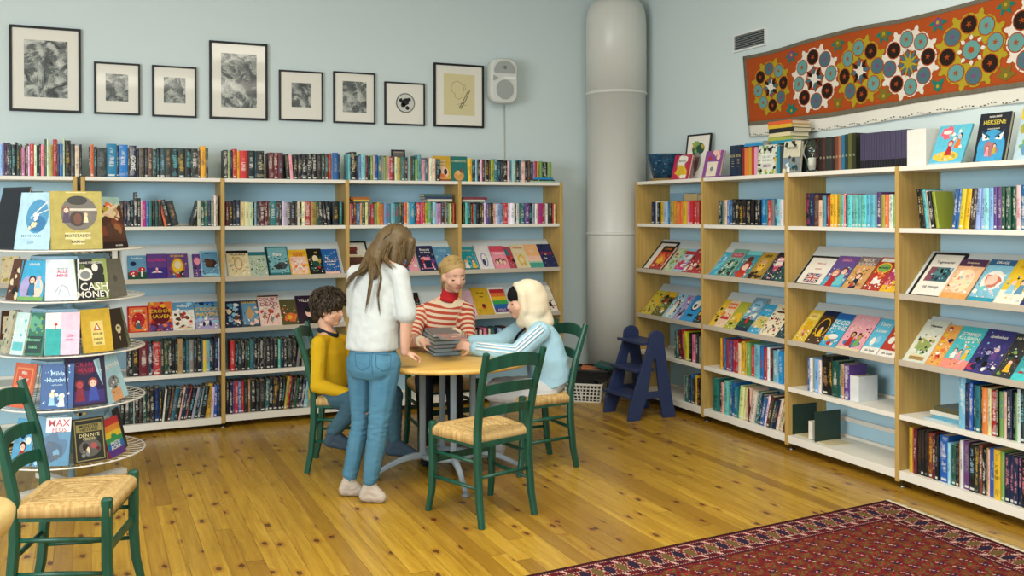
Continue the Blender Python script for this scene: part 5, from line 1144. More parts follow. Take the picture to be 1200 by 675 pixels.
# face-out books on the very top of the back wall
for lb, px0, px1, h, base, art, tx in [('mustard picture book with a pig-nosed face on the back-wall top', 509.5, 529, .205, '#c09a2c', 'E .5 .35 .36 .26 #e0b8a0;E .32 .38 .1 .12 k;E .68 .38 .1 .12 k;E .5 .2 .2 .1 o;R 0 0 1 .08 #8a4a2a', [(.5, .82, .8, .1, 'w', 'Sara'), (.5, .7, .85, .08, 'w', 'griser')]),
        ('dark teal picture book with an orange figure on the back-wall top', 529.5, 549, .205, '#1c6a64', 'E .45 .22 .3 .2 #c89048;E .4 .34 .14 .1 #d8a868;E .62 .42 .12 .08 #6a4a3a', [(.5, .8, .85, .09, '#b8c8a0', 'SOMMERFUGL')])]:
    a, b_ = on(1, FB+.05, px0, 205), on(1, FB+.05, px1, 205)
    M = Matrix.Translation((a.x, FB+.05, ZT+.001)) @ Matrix.Rotation(math.radians(-9), 4, 'X')
    cover_book(lb, (b_-a).length, h, .02, base, art, tx, M, group='face-out books on top of the back-wall bookcases')
a = on(1, FB+.16, 461.5, 190); M = Matrix.Translation((a.x, FB+.2, ZT+.001)) @ Matrix.Rotation(math.radians(-6), 4, 'X')
framed_card('small dark framed card sticking up from the top row', .115, .255, 'R .1 .5 .9 .9 #5a5450', [], M, '#8a807a')
# ---------------------------------------------------------------- chairs
def rush_mat():
    t = NT('woven_rush', .8, .15); v, x, y, z = t.coord(); d = (x.ab() - y.ab())
    s = (x.ab()*260.0)*(d.gt(0)) + (y.ab()*260.0)*(d.lt(0))
    n = t.noise(t.vec(x*60.0, y*60.0, 0), 1, 3, .6); cord = t.white(t.vec((s/6.283).fl(), d.gt(0), 0))
    t.base(t.ramp(n*.75 + cord*.25, [(.25, C(158, 124, 74)), (.5, C(196, 164, 108)), (.8, C(212, 186, 134))])); t.bump(s.sn(), .5, .004)
    return t.m
M_RUSH = rush_mat()
def rect_sweep(b, pts, ws, ds, side=Vector((1,0,0)), mi=0):
    """bar of rectangular section following pts; ws across `side`, ds along the other way"""
    pts = [Vector(p) for p in pts]; secs = []
    for i, p in enumerate(pts):
        d = (pts[min(i+1, len(pts)-1)] - pts[max(i-1, 0)]).normalized(); s_ = (side - d*side.dot(d)).normalized(); o = d.cross(s_)
        w, q = ws[i]/2, ds[i]/2; r = min(w, q)*.45
        secs.append([p + s_*a + o*c for a, c in ((w-r,q),(-w+r,q),(-w,q-r),(-w,-q+r),(-w+r,-q),(w-r,-q),(w,-q+r),(w,q-r))])
    return b.sweep(pts, secs, mi, False)
def make_chair(label, loc, rz):
    t = thing('ladderback_chair', label, 'chair', loc, rz, 'green ladderback chairs')
    FW, BW, FD, BD, SH = .195, .165, .175, -.165, .445
    for s in (-1, 1):
        b = MB(); rect_sweep(b, [(s*(BW+.006), BD-.040, 0), (s*(BW+.003), BD-.016, .12), (s*BW, BD, .30), (s*BW, BD, .47), (s*(BW+.008), BD-.036, .66), (s*(BW+.020), BD-.098, .865)], [.030,.035,.038,.038,.036,.031], [.032,.036,.038,.038,.036,.030])
        b.build('back_post', M_GREEN, t)
        b = MB(); rect_sweep(b, [(s*(FW+.012), FD+.028, 0), (s*(FW+.004), FD+.008, .10), (s*FW, FD, .22), (s*FW, FD, SH+.018), (s*FW, FD, SH+.025)], [.029,.034,.038,.039,.030], [.029,.034,.038,.039,.030]); b.build('leg', M_GREEN, t)
    for k, (z0, h, y0) in enumerate(((.765, .062, -.072), (.645, .050, -.033), (.535, .046, -.010))):
        b = MB(); n = 14; secs = []; wd = BW + .004 + (z0-.47)*.045
        for i in range(n+1):
            u = 2*i/n-1; x = wd*u; bow = -.030*(1-u*u); arch = .030*(1-u*u) if k == 0 else .014*(1-u*u)
            lo, hi = z0 + arch*.75, z0 + h + arch
            secs.append([Vector((x, BD+y0+bow-.006, lo)), Vector((x, BD+y0+bow+.006, lo)), Vector((x, BD+y0+bow+.006-.006, hi)), Vector((x, BD+y0+bow-.006-.006, hi))])
        b.sweep(None, secs, 0, False); b.build('back_slat', M_GREEN, t, bevel=.002)
    rails = [((-FW, FD, .40), (FW, FD, .40), .02, .026), ((-BW, BD, .40), (BW, BD, .40), .02, .026)] + [((s*BW, BD, .40), (s*FW, FD, .40), .02, .026) for s in (-1, 1)]
    for p, q, w, h in rails: b = MB(); b.bar(p, q, w, h); b.build('seat_rail', M_GREEN, t)
    for s in (-1, 1):
        for z in (.315, .185): b = MB(); b.tube([(s*BW, BD-.004, z), (s*(BW+FW)/2, 0, z), (s*(FW+.003), FD+.004, z)], [.008,.011,.008], 10); b.build('stretcher', M_GREEN, t)
    b = MB(); b.bar((-FW, FD, .27), (FW, FD, .27), .012, .034); b.build('stretcher', M_GREEN, t, bevel=.002)
    b = MB(); b.tube([(-BW, BD-.01, .24), (0, BD-.01, .24), (BW, BD-.01, .24)], [.008,.011,.008], 10); b.build('stretcher', M_GREEN, t)
    # rush seat
    b = MB(); n = 44; vs = []; fs = []
    for i in range(n+1):
        for j in range(n+1):
            v = -1+2*j/n; u = -1+2*i/n; wd = (BW+.012) + (FW-BW+.006)*(v+1)/2
            x = u*wd; y = (BD-.006) + (FD-BD+.022)*(v+1)/2
            m = max(abs(u), abs(v)); e = max(0, (m-.86)/.14)
            z = SH + .012 - .006*(1-m) - .020*e*e + .0016*math.cos(m*80) - .004*math.exp(-((abs(u)-abs(v))*14)**2)
            vs.append((x, y, z))
    for i in range(n):
        for j in range(n): a = i*(n+1)+j; fs.append((a, a+n+1, a+n+2, a+1))
    k = len(vs); vs += [(x, y, SH-.042) for x, y, z in vs]
    for i in range(n):
        for j in range(n): a = k+i*(n+1)+j; fs.append((a, a+1, a+n+2, a+n+1))
    edge = [j for j in range(n+1)] + [i*(n+1)+n for i in range(1, n+1)] + [n*(n+1)+j for j in range(n-1, -1, -1)] + [i*(n+1) for i in range(n-1, 0, -1)]
    for a, c in zip(edge, edge[1:]+edge[:1]): fs.append((a, c, c+k, a+k))
    b.add(vs, fs, 0, True); b.build('seat', M_RUSH, t)
    return t
chair0 = make_chair('green ladderback chair with empty rush seat, back turned, in front of the round table', (1.85, 4.455, 0), .27)
dup(chair0, (-.06, 4.085, 0), -1.85, 'empty green ladderback chair nearest the viewer, beside the book carousel')
dup(chair0, (2.48, 5.165, 0), PI/2+.03, 'green ladderback chair under the girl in the white hijab')
dup(chair0, (1.425, 5.65, 0), -1.94, 'green ladderback chair under the boy in the mustard sweater')
dup(chair0, (2.10, 5.80, 0), PI, 'green ladderback chair behind the table under the girl in the striped sweater')
# ---------------------------------------------------------------- round table
def round_table():
    t = thing('round_table', 'round birch-topped table with grey metal pedestal legs among the children', 'table', (1.92, 5.17, 0))
    q = NT('birch_tabletop', .35, .45); v, x, y, z = q.coord(); g = q.noise(q.vec(x*3.0, y*30.0, z), 1, 4, .6, .8)
    q.base(q.ramp(g, [(.3, C(196, 154, 74)), (.7, C(212, 174, 94))]))
    b = MB(); b.lathe([(.001, .672), (.49, .672), (.498, .676), (.502, .686), (.498, .696), (.49, .70), (.001, .70)], 72); b.build('tabletop', q.m, t)
    MG = plain((140, 154, 162), .4, .45, .03, 20)
    for a in (math.atan2(.071, -.385), math.atan2(-.07, .389), math.atan2(-.516, -.07), math.atan2(.516, .07)):
        d = Vector((math.cos(a), math.sin(a), 0)); sd = Vector((-d.y, d.x, 0))
        b = MB(); rect_sweep(b, [d*.15 + Vector((0,0,z)) for z in (.12, .4, .671)], [.036]*3, [.036]*3, sd)
        o = b.build('leg', MG, t, bevel=.002)
        b = MB(); pts = []
        for i in range(9):
            u = i/8; pts.append(d*(.128 + .315*u) + Vector((0, 0, .125 - .10*u + .035*math.sin(PI*u)*(1-u*.4))))
        rect_sweep(b, pts, [.034 - .010*i/8 for i in range(9)], [.042 - .018*i/8 for i in range(9)], sd); b.build('foot', MG, o)
        b = MB(); b.lathe([(.001, 0), (.024, 0), (.026, .008), (.020, .016), (.012, .022), (.001, .024)], 18, tuple(d*.445)); b.build('glide', plain((120, 128, 132), .4), o)
    b = MB(); b.lathe([(.10, .115), (.165, .115), (.165, .135), (.10, .135), (.10, .115)], 40); b.build('ring', MG, t)
    b = MB(); b.lathe([(.001, .655), (.20, .655), (.20, .671), (.001, .671)], 32); b.build('top_plate', MG, t)
round_table()
# stack of matching books on the table
sx, sy = 1.945, 5.335
for k in range(6):
    w, d, h = .165, .29, .0215
    o = block_book(['dark teal', 'second dark teal', 'grey-teal', 'slate teal', 'blue-grey', 'topmost patterned'][k] + ' book in the stack of six on the table, %s from bottom' % ordn(k+1), (0,0,0), (w, d, h), ['#42606c', '#46666f', '#4c6a74', '#44626e', '#50707c', '#5a666a'][k], group='stack of books on the round table', spine='back', paper=pm(['#a2b6be', '#aebec6', '#b4aeb4', '#aabac2', '#a2b2bc', '#b2c0c6'][k]))
    a = -.14 + rnd.uniform(-.06, .06); c_ = Vector((w/2, d/2, 0)); c_.rotate(Euler((0, 0, a)))
    o.location = (sx-c_.x, sy-c_.y, .7008 + k*.0222); o.rotation_euler = (0, 0, a)
    if k == 5:
        am = art_mesh(o, w, d, 'R .04 .04 .96 .96 #8a7a78;N 34 .08 .1 .1 .9 .9 rqohwoU', 77); am.rotation_euler = (-PI/2, 0, 0); am.location = (0, 0, h+.0003); am.scale = (1, 1, -1)
# round wooden stool cut by the picture edge
def wood_stool():
    t = thing('round_stool', 'pale round wooden stool cut off at the left picture edge', 'stool', (-.425, 3.44, 0))
    b = MB(); b.lathe([(.001, .505), (.16, .505), (.185, .525), (.199, .56), (.201, .585), (.192, .597), (.18, .60), (.001, .60)], 48); b.build('seat', plain((206, 178, 116), .45, .35, .05, 6), t)
    for k in range(3):
        a = 2*PI*k/3 + .5; b = MB(); b.tube([(math.cos(a)*.15, math.sin(a)*.15, 0), (math.cos(a)*.11, math.sin(a)*.11, .51)], [.014, .018], 12); b.build('leg', plain((196, 166, 104), .45), t)
wood_stool()
# ---------------------------------------------------------------- blue step stool
def step_stool():
    q = NT('blue_painted_wood', .5, .35); v, x, y, z = q.coord(); n = q.noise(v, 9, 3)
    q.base(q.mix(n, C(42, 55, 92), C(50, 65, 106))); q.bump(q.noise(v, 90, 2), .08, .002); M = q.m
    t = thing('step_stool', 'blue wooden A-shaped step stool before the first right-wall bookcase', 'step stool', (3.66, 5.915, 0))
    # side panel outline in x,z: front foot at x=0, rear foot at x=.36
    out = [(-.045, 0), (.055, 0), (.115, .155), (.235, .155), (.262, 0), (.372, 0), (.365, .05), (.35, .10), (.272, .56)]
    n = 10; out += [(.205 + .067*math.cos(PI*i/n), .60 + .062*math.sin(PI*i/n)) for i in range(n+1)] + [(.135, .56), (-.03, .10)]
    inner = [(.128, .205), (.228, .205), (.20, .44), (.185, .455), (.172, .44)]
    for k, y in enumerate((0, .355)):
        bm = bmesh.new(); loops = []
        me = bpy.data.meshes.new('side_panel')
        vs = [bm.verts.new((x, 0, z)) for x, z in out]; wi = [bm.verts.new((x, 0, z)) for x, z in inner]
        es = [bm.edges.new((vs[i], vs[(i+1) % len(vs)])) for i in range(len(vs))] + [bm.edges.new((wi[i], wi[(i+1) % len(wi)])) for i in range(len(wi))]
        bmesh.ops.triangle_fill(bm, use_beauty=True, use_dissolve=False, edges=es)
        bm.normal_update(); r = bmesh.ops.extrude_face_region(bm, geom=list(bm.faces)); bmesh.ops.translate(bm, vec=(0, .024, 0), verts=[g for g in r['geom'] if isinstance(g, bmesh.types.BMVert)])
        bmesh.ops.recalc_face_normals(bm, faces=bm.faces); bm.to_mesh(me); bm.free(); me.materials.append(M)
        o = bpy.data.objects.new('side_panel', me); COL.objects.link(o); o.parent = t; o.location = (0, y, 0)
        bv = o.modifiers.new('edge', 'BEVEL'); bv.width = .004; bv.segments = 2; bv.limit_method = 'ANGLE'; bv.angle_limit = .9
    for nm, x0, x1, z, y0, y1 in (('top_step', .115, .285, .575, .024, .355), ('step', .045, .20, .375, .024, .355), ('step', -.015, .145, .185, .024, .355)):
        b = MB(); b.box((x0-.02, y0-.0, z-.022), (x1, y1, z)); 
        b.box((x0-.028, y0-.03, z-.022), (x0-.02, y1+.03, z)); b.build(nm, M, t, bevel=.005)
step_stool()
# ---------------------------------------------------------------- crates
def crate(name, label, M, w, d, h, loc, rz, taper=.016, fine=True):
    t = thing(name, label, 'crate', loc, rz); b = MB(); nx, nz = 11, 5
    b.box((taper, taper, 0), (w-taper, d-taper, .006))
    b.build('base', M, t)
    def wall(p, q, n, nm):
        p, q = Vector(p), Vector(q); ctr = Vector((w/2, d/2, 0)); ww = MB()
        def pt(u, v):
            a = p.lerp(q, u); i = (ctr - a); i.z = 0
            a = a + Vector((math.copysign(taper, i.x) if abs(i.x) > 1e-6 else 0, math.copysign(taper, i.y) if abs(i.y) > 1e-6 else 0, 0))*(1-v); a.z = h*v; return a
        for i in range(n+1): ww.bar(pt(i/n, 0), pt(i/n, .97), .009 if i % n else .014, .004, up=(0, 1, 0) if abs((q-p).x) > abs((q-p).y) else (1, 0, 0))
        for j in range(nz+1): ww.bar(pt(0, j/nz*.93), pt(1, j/nz*.93), .004, .009 if j else .02)
        ww.build(nm, M, t)
    wall((0,0,0), (w,0,0), nx, 'side'); wall((w,0,0), (w,d,0), 8, 'side'); wall((w,d,0), (0,d,0), nx, 'side'); wall((0,d,0), (0,0,0), 8, 'side')
    b = MB()
    for lo, hi in (((-.008,-.008,h-.012),(w+.008,.006,h+.004)), ((-.008,d-.006,h-.012),(w+.008,d+.008,h+.004)), ((-.008,.006,h-.012),(.006,d-.006,h+.004)), ((w-.006,.006,h-.012),(w+.008,d-.006,h+.004))): b.box(lo, hi)
    b.build('rim', M, t, bevel=.003); return t
# white basket: near corner (3.78, 6.61)
ar = math.atan2(-.22, .27)
crate('plastic_basket', 'white plastic basket of dark books on the floor beside the step stool', plain((222, 222, 214), .4), .335, .25, .15, (3.512, 6.795, 0), ar)
def at_crate(lx, ly): c, s = math.cos(ar), math.sin(ar); return (3.535 + lx*c - ly*s, 6.77 + lx*s + ly*c)
for k, (lb, lx, ly, w, d, z, h, col, rz) in enumerate([('black book lying on top in the white basket', .035, .03, .20, .17, .142, .042, '#1c1a1c', .1), ('dark grey book underneath in the white basket', .03, .03, .22, .18, .09, .05, '#2c2c30', .0), ('black-brown book deep in the white basket', .03, .03, .21, .18, .05, .036, '#241c1c', .03), ('maroon book at the bottom of the white basket', .03, .03, .22, .18, .008, .04, '#3a2024', .0)]):
    o = block_book(lb, (0,0,0), (w, d, h), col, group='books in the white basket'); x, y = at_crate(lx, ly); o.location = (x, y, z); o.rotation_euler = (0, 0, ar+rz)
crate('black_crate', 'black plastic crate of books stacked behind the white basket', M_BLACK, .36, .21, .215, (3.66, 6.93, 0), -.62, .01) if 0 else None
def tray_crate():
    # shallow black crate standing on the white basket rim
    t = crate('shallow_crate', 'shallow black crate resting on the white basket, full of loose books', M_BLACK, .42, .33, .062, (3.49, 6.82, .195), ar, .008)
    return t
tray_crate()
for lb, lx, ly, w, d, z, h, col, rx, rz in [('orange book sloping out of the black crate', .12, .08, .20, .13, .253, .02, '#c8703c', .22, .1), ('dark teal book sloping out of the black crate beside the orange one', .22, .11, .15, .20, .278, .022, '#1e5250', .30, -.1),
                                 ('cream books lying at the left in the black crate', -.02, .05, .10, .15, .255, .03, '#c8bc98', .05, .1), ('black book in the middle of the black crate', .05, .06, .16, .14, .215, .04, '#1c1c20', .04, -.05), ('grey book under the teal one in the black crate', .18, .04, .14, .17, .205, .05, '#4c5054', .03, .03)]:
    o = block_book(lb, (0,0,0), (w, d, h), col, group='books in the black crate'); x, y = at_crate(lx, ly); o.location = (x, y, z+.002); o.rotation_euler = (0, rx*.6, ar+rz)
# ---------------------------------------------------------------- people
def Vv(*a): return Vector(a)
RI, VI = Vector((.911, -.412, 0)), Vector((.412, .911, 0))             # picture-right and away, on the floor
def smooth_mesh(me, it=3, lam=.5):
    n = len(me.vertices); co = np.empty(n*3, dtype=np.float64); me.vertices.foreach_get('co', co); co = co.reshape(-1, 3)
    e = np.empty(len(me.edges)*2, dtype=np.int64); me.edges.foreach_get('vertices', e); e = e.reshape(-1, 2)
    deg = np.bincount(e.ravel(), minlength=n).astype(float)[:, None]; deg[deg == 0] = 1
    for _ in range(it):
        acc = np.zeros_like(co)
        for k in range(3):
            acc[:, k] = np.bincount(e[:, 0], co[e[:, 1], k], n) + np.bincount(e[:, 1], co[e[:, 0], k], n)
        co += lam*(acc/deg - co)
    return co
def hull(prims, seg=14):
    vs, fs = [], []
    for p in prims:
        bm = bmesh.new()
        if p[0] == 'c':
            _, a, ra, b, rb_ = p[:5]
            for c, r in ((a, ra), (b, rb_)):
                bmesh.ops.create_icosphere(bm, subdivisions=2, radius=r, matrix=Matrix.Translation(c))
            res = bmesh.ops.convex_hull(bm, input=bm.verts)
            bmesh.ops.delete(bm, geom=[g for g in res['geom_interior'] if isinstance(g, bmesh.types.BMVert)], context='VERTS')
        elif p[0] == 'l':                                               # lofted torso: rings of (centre, half width, half depth), right and forward axes
            _, rings, rx_, fy_ = p; n = 24; loops = []
            for c, w, d in rings: loops.append([bm.verts.new(Vector(c) + rx_*(w*math.copysign(abs(math.cos(2*PI*i/n))**.85, math.cos(2*PI*i/n))) + fy_*(d*math.copysign(abs(math.sin(2*PI*i/n))**.85, math.sin(2*PI*i/n)))) for i in range(n)])
            for A, B in zip(loops, loops[1:]):
                for i in range(n): bm.faces.new((A[i], A[(i+1) % n], B[(i+1) % n], B[i]))
            bm.faces.new(list(reversed(loops[0]))); bm.faces.new(loops[-1]); bmesh.ops.recalc_face_normals(bm, faces=bm.faces)
        else:
            _, c, rad, M = p[:4]
            S = Matrix.Diagonal(Vector(rad)); T = (M.to_3x3() @ S).to_4x4() if M else S.to_4x4(); T.translation = c
            bmesh.ops.create_icosphere(bm, subdivisions=3, radius=1, matrix=T)
        o = len(vs); bm.verts.index_update(); vs += [tuple(v.co) for v in bm.verts]; fs += [tuple(v.index+o for v in f.verts) for f in bm.faces]; bm.free()
    return vs, fs
def blend(name, prims, mats, parent=None, voxel=.006, it=3, wrinkle=None, pushes=None, stripe=None, near=None):
    """one continuous skin over overlapping limb volumes"""
    vs, fs = hull(prims); me = bpy.data.meshes.new(name); me.from_pydata(vs, [], fs)
    o = bpy.data.objects.new(name, me); COL.objects.link(o)
    r = o.modifiers.new('skin', 'REMESH'); r.mode = 'VOXEL'; r.voxel_size = voxel
    dg = bpy.context.evaluated_depsgraph_get(); m2 = bpy.data.meshes.new_from_object(o.evaluated_get(dg)); o.modifiers.clear()
    o.data = m2; bpy.data.meshes.remove(me); m2.name = name
    co = smooth_mesh(m2, it)
    m2.vertices.foreach_set('co', co.ravel()); m2.update()
    if wrinkle or pushes:
        nr = np.empty(len(co)*3); m2.vertices.foreach_get('normal', nr); nr = nr.reshape(-1, 3)
        if pushes:
            for c, r_, amt in pushes:
                d = np.linalg.norm(co - np.array(c), axis=1); co += nr*(amt*np.exp(-(d/r_)**2))[:, None]
        if wrinkle:
            amp, fr, ax, squash = wrinkle[:4]; spots = wrinkle[4] if len(wrinkle) > 4 else None; ax = Vector(ax).normalized()
            dd = np.empty(len(co))
            for i, p in enumerate(co):
                v = Vector(p); al = v.dot(ax); q = (v - ax*al)*fr*squash + ax*(al*fr)
                n1 = mnoise.noise(q + Vector((3, 7, 1))); dd[i] = (1-abs(n1)*2.2) + .5*mnoise.noise(q*2.3)
            k = np.ones(len(co))
            if spots:
                k = np.full(len(co), .3)
                for c, r_, f_ in spots: k += f_*np.exp(-(np.linalg.norm(co - np.array(c), axis=1)/r_)**2)
            co += nr*(amp*k*(dd-dd.mean()))[:, None]
        m2.vertices.foreach_set('co', co.ravel()); m2.update()
    if stripe:                                                          # distance along the nearest limb, for knitted stripes
        best = np.full(len(co), 1e9); val = np.zeros(len(co))
        for a, b, r_, off, kd in stripe:
            a, b = np.array(a), np.array(b); ab = b-a; L = np.linalg.norm(ab); t = ((co-a)@ab)/L**2; tc = np.clip(t, 0, 1)
            d = np.linalg.norm(co - (a + tc[:, None]*ab), axis=1) - r_
            m_ = d < best; best[m_] = d[m_]; val[m_] = (t*L + off)[m_]
        at = m2.attributes.new('stripe_run', 'FLOAT', 'POINT'); at.data.foreach_set('value', val.astype(np.float32))
    if near is not None:
        at = m2.attributes.new('neck_distance', 'FLOAT', 'POINT'); at.data.foreach_set('value', np.linalg.norm(co - np.array(near), axis=1).astype(np.float32))
    for mm in (mats if isinstance(mats, (list, tuple)) else [mats]): m2.materials.append(mm)
    m2.polygons.foreach_set('use_smooth', [True]*len(m2.polygons)); m2.update()
    if parent: o.parent = parent
    return o
def axes(fwd, up=Vector((0,0,1))):
    up = Vector(up).normalized(); f = (Vector(fwd) - up*Vector(fwd).dot(up)).normalized(); r = f.cross(up)
    return Matrix((r, f, up)).transposed()
def head_parts(c, fwd, up, s=1.08):
    R3 = axes(up=up, fwd=fwd)*1.0; H = lambda x, y, z: Vector(c) + R3 @ Vector((x, y, z))*s
    E = lambda x, y, z, a, b_, d: ('e', H(x, y, z), (a*s, b_*s, d*s), R3)
    K = lambda p, r, q, r2: ('c', H(*p), r*s, H(*q), r2*s)
    pr = [E(0,-.01,.03,.072,.09,.08), E(0,.018,-.026,.064,.070,.072), K((0,.060,-.080),.020,(0,.05,-.065),.03), K((.040,.015,-.060),.025,(.0,.053,-.080),.021), K((-.040,.015,-.060),.025,(.0,.053,-.080),.021),
          E(.036,.044,-.028,.029,.028,.029), E(-.036,.044,-.028,.029,.028,.029), K((0,.081,.006),.0075,(0,.094,-.023),.0095), E(.009,.087,-.027,.0075,.007,.0065), E(-.009,.087,-.027,.0075,.007,.0065),
          E(0,.077,-.050,.022,.010,.010), E(.073,-.008,-.012,.010,.020,.030), E(-.073,-.008,-.012,.010,.020,.030), E(.031,.060,.005,.015,.012,.011), E(-.031,.060,.005,.015,.012,.011)]
    pushes = [(H(sg*.031, .085, .014), .012*s, -.004*s) for sg in (1, -1)]
    return pr, pushes, H, R3
def face_details(H, s, parent, lip, brow, open_=0.0, sides=(1, -1)):
    for sg in sides:
        b = MB(); b.tube([H(sg*.031 + dx, .0740 - dx*dx*14, .001 - (1-(dx/.014)**2)*.0045) for dx in [i*.0028 for i in range(-5, 6)]], .0029*s, 6); b.build('eyelashes', plain((40, 30, 26), .6), parent)
        if open_:
            b = MB(); b.ell(H(sg*.031, .0695, .0035), (.0105*s, .006*s, .0052*s), axesM); o = b.build('eye', plain((220, 216, 208), .2), parent)
            b = MB(); b.ell(H(sg*.031 , .0745, .003), (.0048*s, .002*s, .0048*s), axesM); b.build('iris', plain((44, 34, 28), .2), o)
        b = MB(); b.tube([H(sg*x, .076 - (x-.012)**2*9, .0285 + .0035*math.sin((x-.004)*75) - (x-.012)*.10) for x in [.012 + .004*i for i in range(9)]], [.0014, .0020, .0024, .0024, .0022, .0020, .0017, .0014, .001], 6); b.build('eyebrow', brow, parent)
    b = MB(); b.tube([H(x, .0865 - x*x*16, -.0475 + .002*math.cos(x*150)) for x in [i*.004 for i in range(-5, 6)]], [.0012, .0022, .003, .0034, .0034, .0031, .0034, .0034, .003, .0022, .0012], 8)
    b.tube([H(x, .0860 - x*x*18, -.0545) for x in [i*.0036 for i in range(-5, 6)]], [.001, .0022, .0032, .0038, .0042, .0043, .0042, .0038, .0032, .0022, .001], 8); b.build('lips', lip, parent)
axesM = None
def hand_parts(w, d, n, sg=1, k=.86, curl=(.35, .5, .35), spread=.10, thumb=(.75, .65), tcurl=.3):
    """wrist w, direction d, back-of-hand normal n; thumb on the sg*(d x n) side"""
    w = Vector(w); d = Vector(d).normalized(); n = (Vector(n) - d*Vector(n).dot(d)).normalized(); s = d.cross(n)*sg; pr = []
    cs = curl if isinstance(curl[0], (tuple, list)) else [curl]*4
    for i in range(4):
        lat = (1.5-i)*.0172; L = (.066, .073, .068, .053)[i]*k; kn = w + d*(.078 - .004*abs(i-1.2))*k + s*lat*k
        pr.append(('c', w + d*.008*k + s*lat*.55*k, .0125*k, kn, .0105*k))
        dirv = (d + s*(1.5-i)*spread).normalized(); p = kn; ang = 0; r = (.0088, .0090, .0087, .0078)[i]*k
        for j, fr in enumerate((.45, .30, .25)):
            ang += cs[i][j]; dj = dirv*math.cos(ang) - n*math.sin(ang); q = p + dj*L*fr; pr.append(('c', p, r*(1-.08*j), q, r*(.92-.08*j))); p = q
    tb = w + d*.022*k + s*.022*k - n*.006*k; t1 = (s*thumb[0] + d*thumb[1] - n*.25).normalized(); t2 = (s*(thumb[0]-.45) + d*(thumb[1]+.3) - n*tcurl).normalized()
    pr += [('c', w + d*.012*k + s*.008*k, .0135*k, tb, .0125*k), ('c', tb, .0118*k, tb + t1*.034*k, .0095*k), ('c', tb + t1*.034*k, .0092*k, tb + t1*.034*k + t2*.030*k, .0078*k)]
    pr.append(('e', w + d*.042*k, (.030*k, .040*k, .012*k), Matrix((s, d, s.cross(d))).transposed()))
    return pr
def limb(*pts):
    return [('c', Vector(a[0]), a[1], Vector(b_[0]), b_[1]) for a, b_ in zip(pts, pts[1:])]
def skin_mat(rgb):
    t = NT('child_skin', .5, .35); v, *_ = t.coord(); n = t.noise(v, 40, 3); c = C(*rgb)
    t.base(t.mix(n, tuple(q*.93 for q in c[:3])+(1,), tuple(min(1, q*1.05) for q in c[:3])+(1,)))
    t.b.inputs['Subsurface Weight'].default_value = .12; t.b.inputs['Subsurface Radius'].default_value = (.01, .004, .002); t.b.inputs['Subsurface Scale'].default_value = .5; return t.m
def denim(name, c1, c2):
    t = NT(name, .85, .15); v, x, y, z = t.coord(); big = t.noise(v, 7, 3); w = t.noise(t.vec(x*500.0, y*500.0, z*120.0), 1, 2)
    t.base(t.mix(big*.75 + w*.25, C(*c1), C(*c2))); t.bump(w, .2, .002); return t.m
def knit(name, rgb, sc=420):
    t = NT(name, .9, .1); v, x, y, z = t.coord(); w = t.noise(v, sc, 2); c = C(*rgb)
    t.base(t.mix(w, tuple(q*.9 for q in c[:3])+(1,), tuple(min(1, q*1.06) for q in c[:3])+(1,))); t.bump(w, .25, .002); return t.m
def hair_mat(name, c1, c2):
    t = NT(name, .5, .4); v, x, y, z = t.coord(); r = t.attr('strand_tone', 'Fac'); n = t.noise(v, 60, 2)
    t.base(t.mix(n*.4 + X(t.nt, r)*.6, C(*c1), C(*c2))); return t.m
from mathutils.bvhtree import BVHTree
def surface_of(o):
    m = o.data; return BVHTree.FromPolygons([v.co.copy() for v in m.vertices], [tuple(p.vertices) for p in m.polygons])
def cast(bv, p):
    o_ = Vector((0, 0, EYE)); h = bv.ray_cast(o_, (p-o_).normalized()); return h[0]
class Strands:
    def __init__(s, seed): s.v, s.f, s.t, s.r = [], [], [], random.Random(seed)
    def strand(s, pts, r, tone=None, n=5):
        b = MB(); k = len(pts); b.tube(pts, [r*(.7 + .3*math.sin(PI*min(1, (i+1)/k*1.2)))*(1 if i < k-2 else (.7 if i == k-2 else .25)) for i in range(k)], n)
        o = len(s.v); s.v += b.v; s.f += [tuple(i+o for i in f) for f in b.f]; tone = s.r.random() if tone is None else tone; s.t += [tone]*len(b.v)
    def bundle(s, guide, wid, cnt, r=.0024, taper=.5, sub=10):
        g = [Vector(p) for p in guide]
        def cr(t):
            i = min(int(t), len(g)-2); u = t-i; p0, p1, p2, p3 = g[max(i-1, 0)], g[i], g[i+1], g[min(i+2, len(g)-1)]
            return ((p1*2) + (p2-p0)*u + (p0*2-p1*5+p2*4-p3)*u*u + (-p0+p1*3-p2*3+p3)*u*u*u)*.5
        for _ in range(cnt):
            off = Vector((s.r.gauss(0, 1), s.r.gauss(0, 1), s.r.gauss(0, .4)))*wid*.5; ph = s.r.uniform(0, 6); end = s.r.uniform(.78, 1)
            pts = []
            for i in range(sub+1):
                t = i/sub*end*(len(g)-1); pts.append(cr(t) + off*(1-(1-taper)*i/sub) + Vector((math.sin(ph+i*.7), math.cos(ph*1.3+i*.6), 0))*.0018)
            s.strand(pts, r)
    def build(s, name, mat, parent, base=None):
        if base is not None:
            m = base.data; n = len(m.vertices); co = np.empty(n*3); m.vertices.foreach_get('co', co); o = len(s.v)
            s.v += [tuple(c) for c in co.reshape(-1, 3)]; s.f += [tuple(i+o for i in p.vertices) for p in m.polygons]; s.t += [.35]*n
            bpy.data.objects.remove(base)
        me = bpy.data.meshes.new(name); me.from_pydata(s.v, [], s.f); me.materials.append(mat)
        a = me.attributes.new('strand_tone', 'FLOAT', 'POINT'); a.data.foreach_set('value', np.array(s.t, dtype=np.float32))
        me.polygons.foreach_set('use_smooth', [True]*len(me.polygons)); o = bpy.data.objects.new(name, me); COL.objects.link(o); o.parent = parent; return o
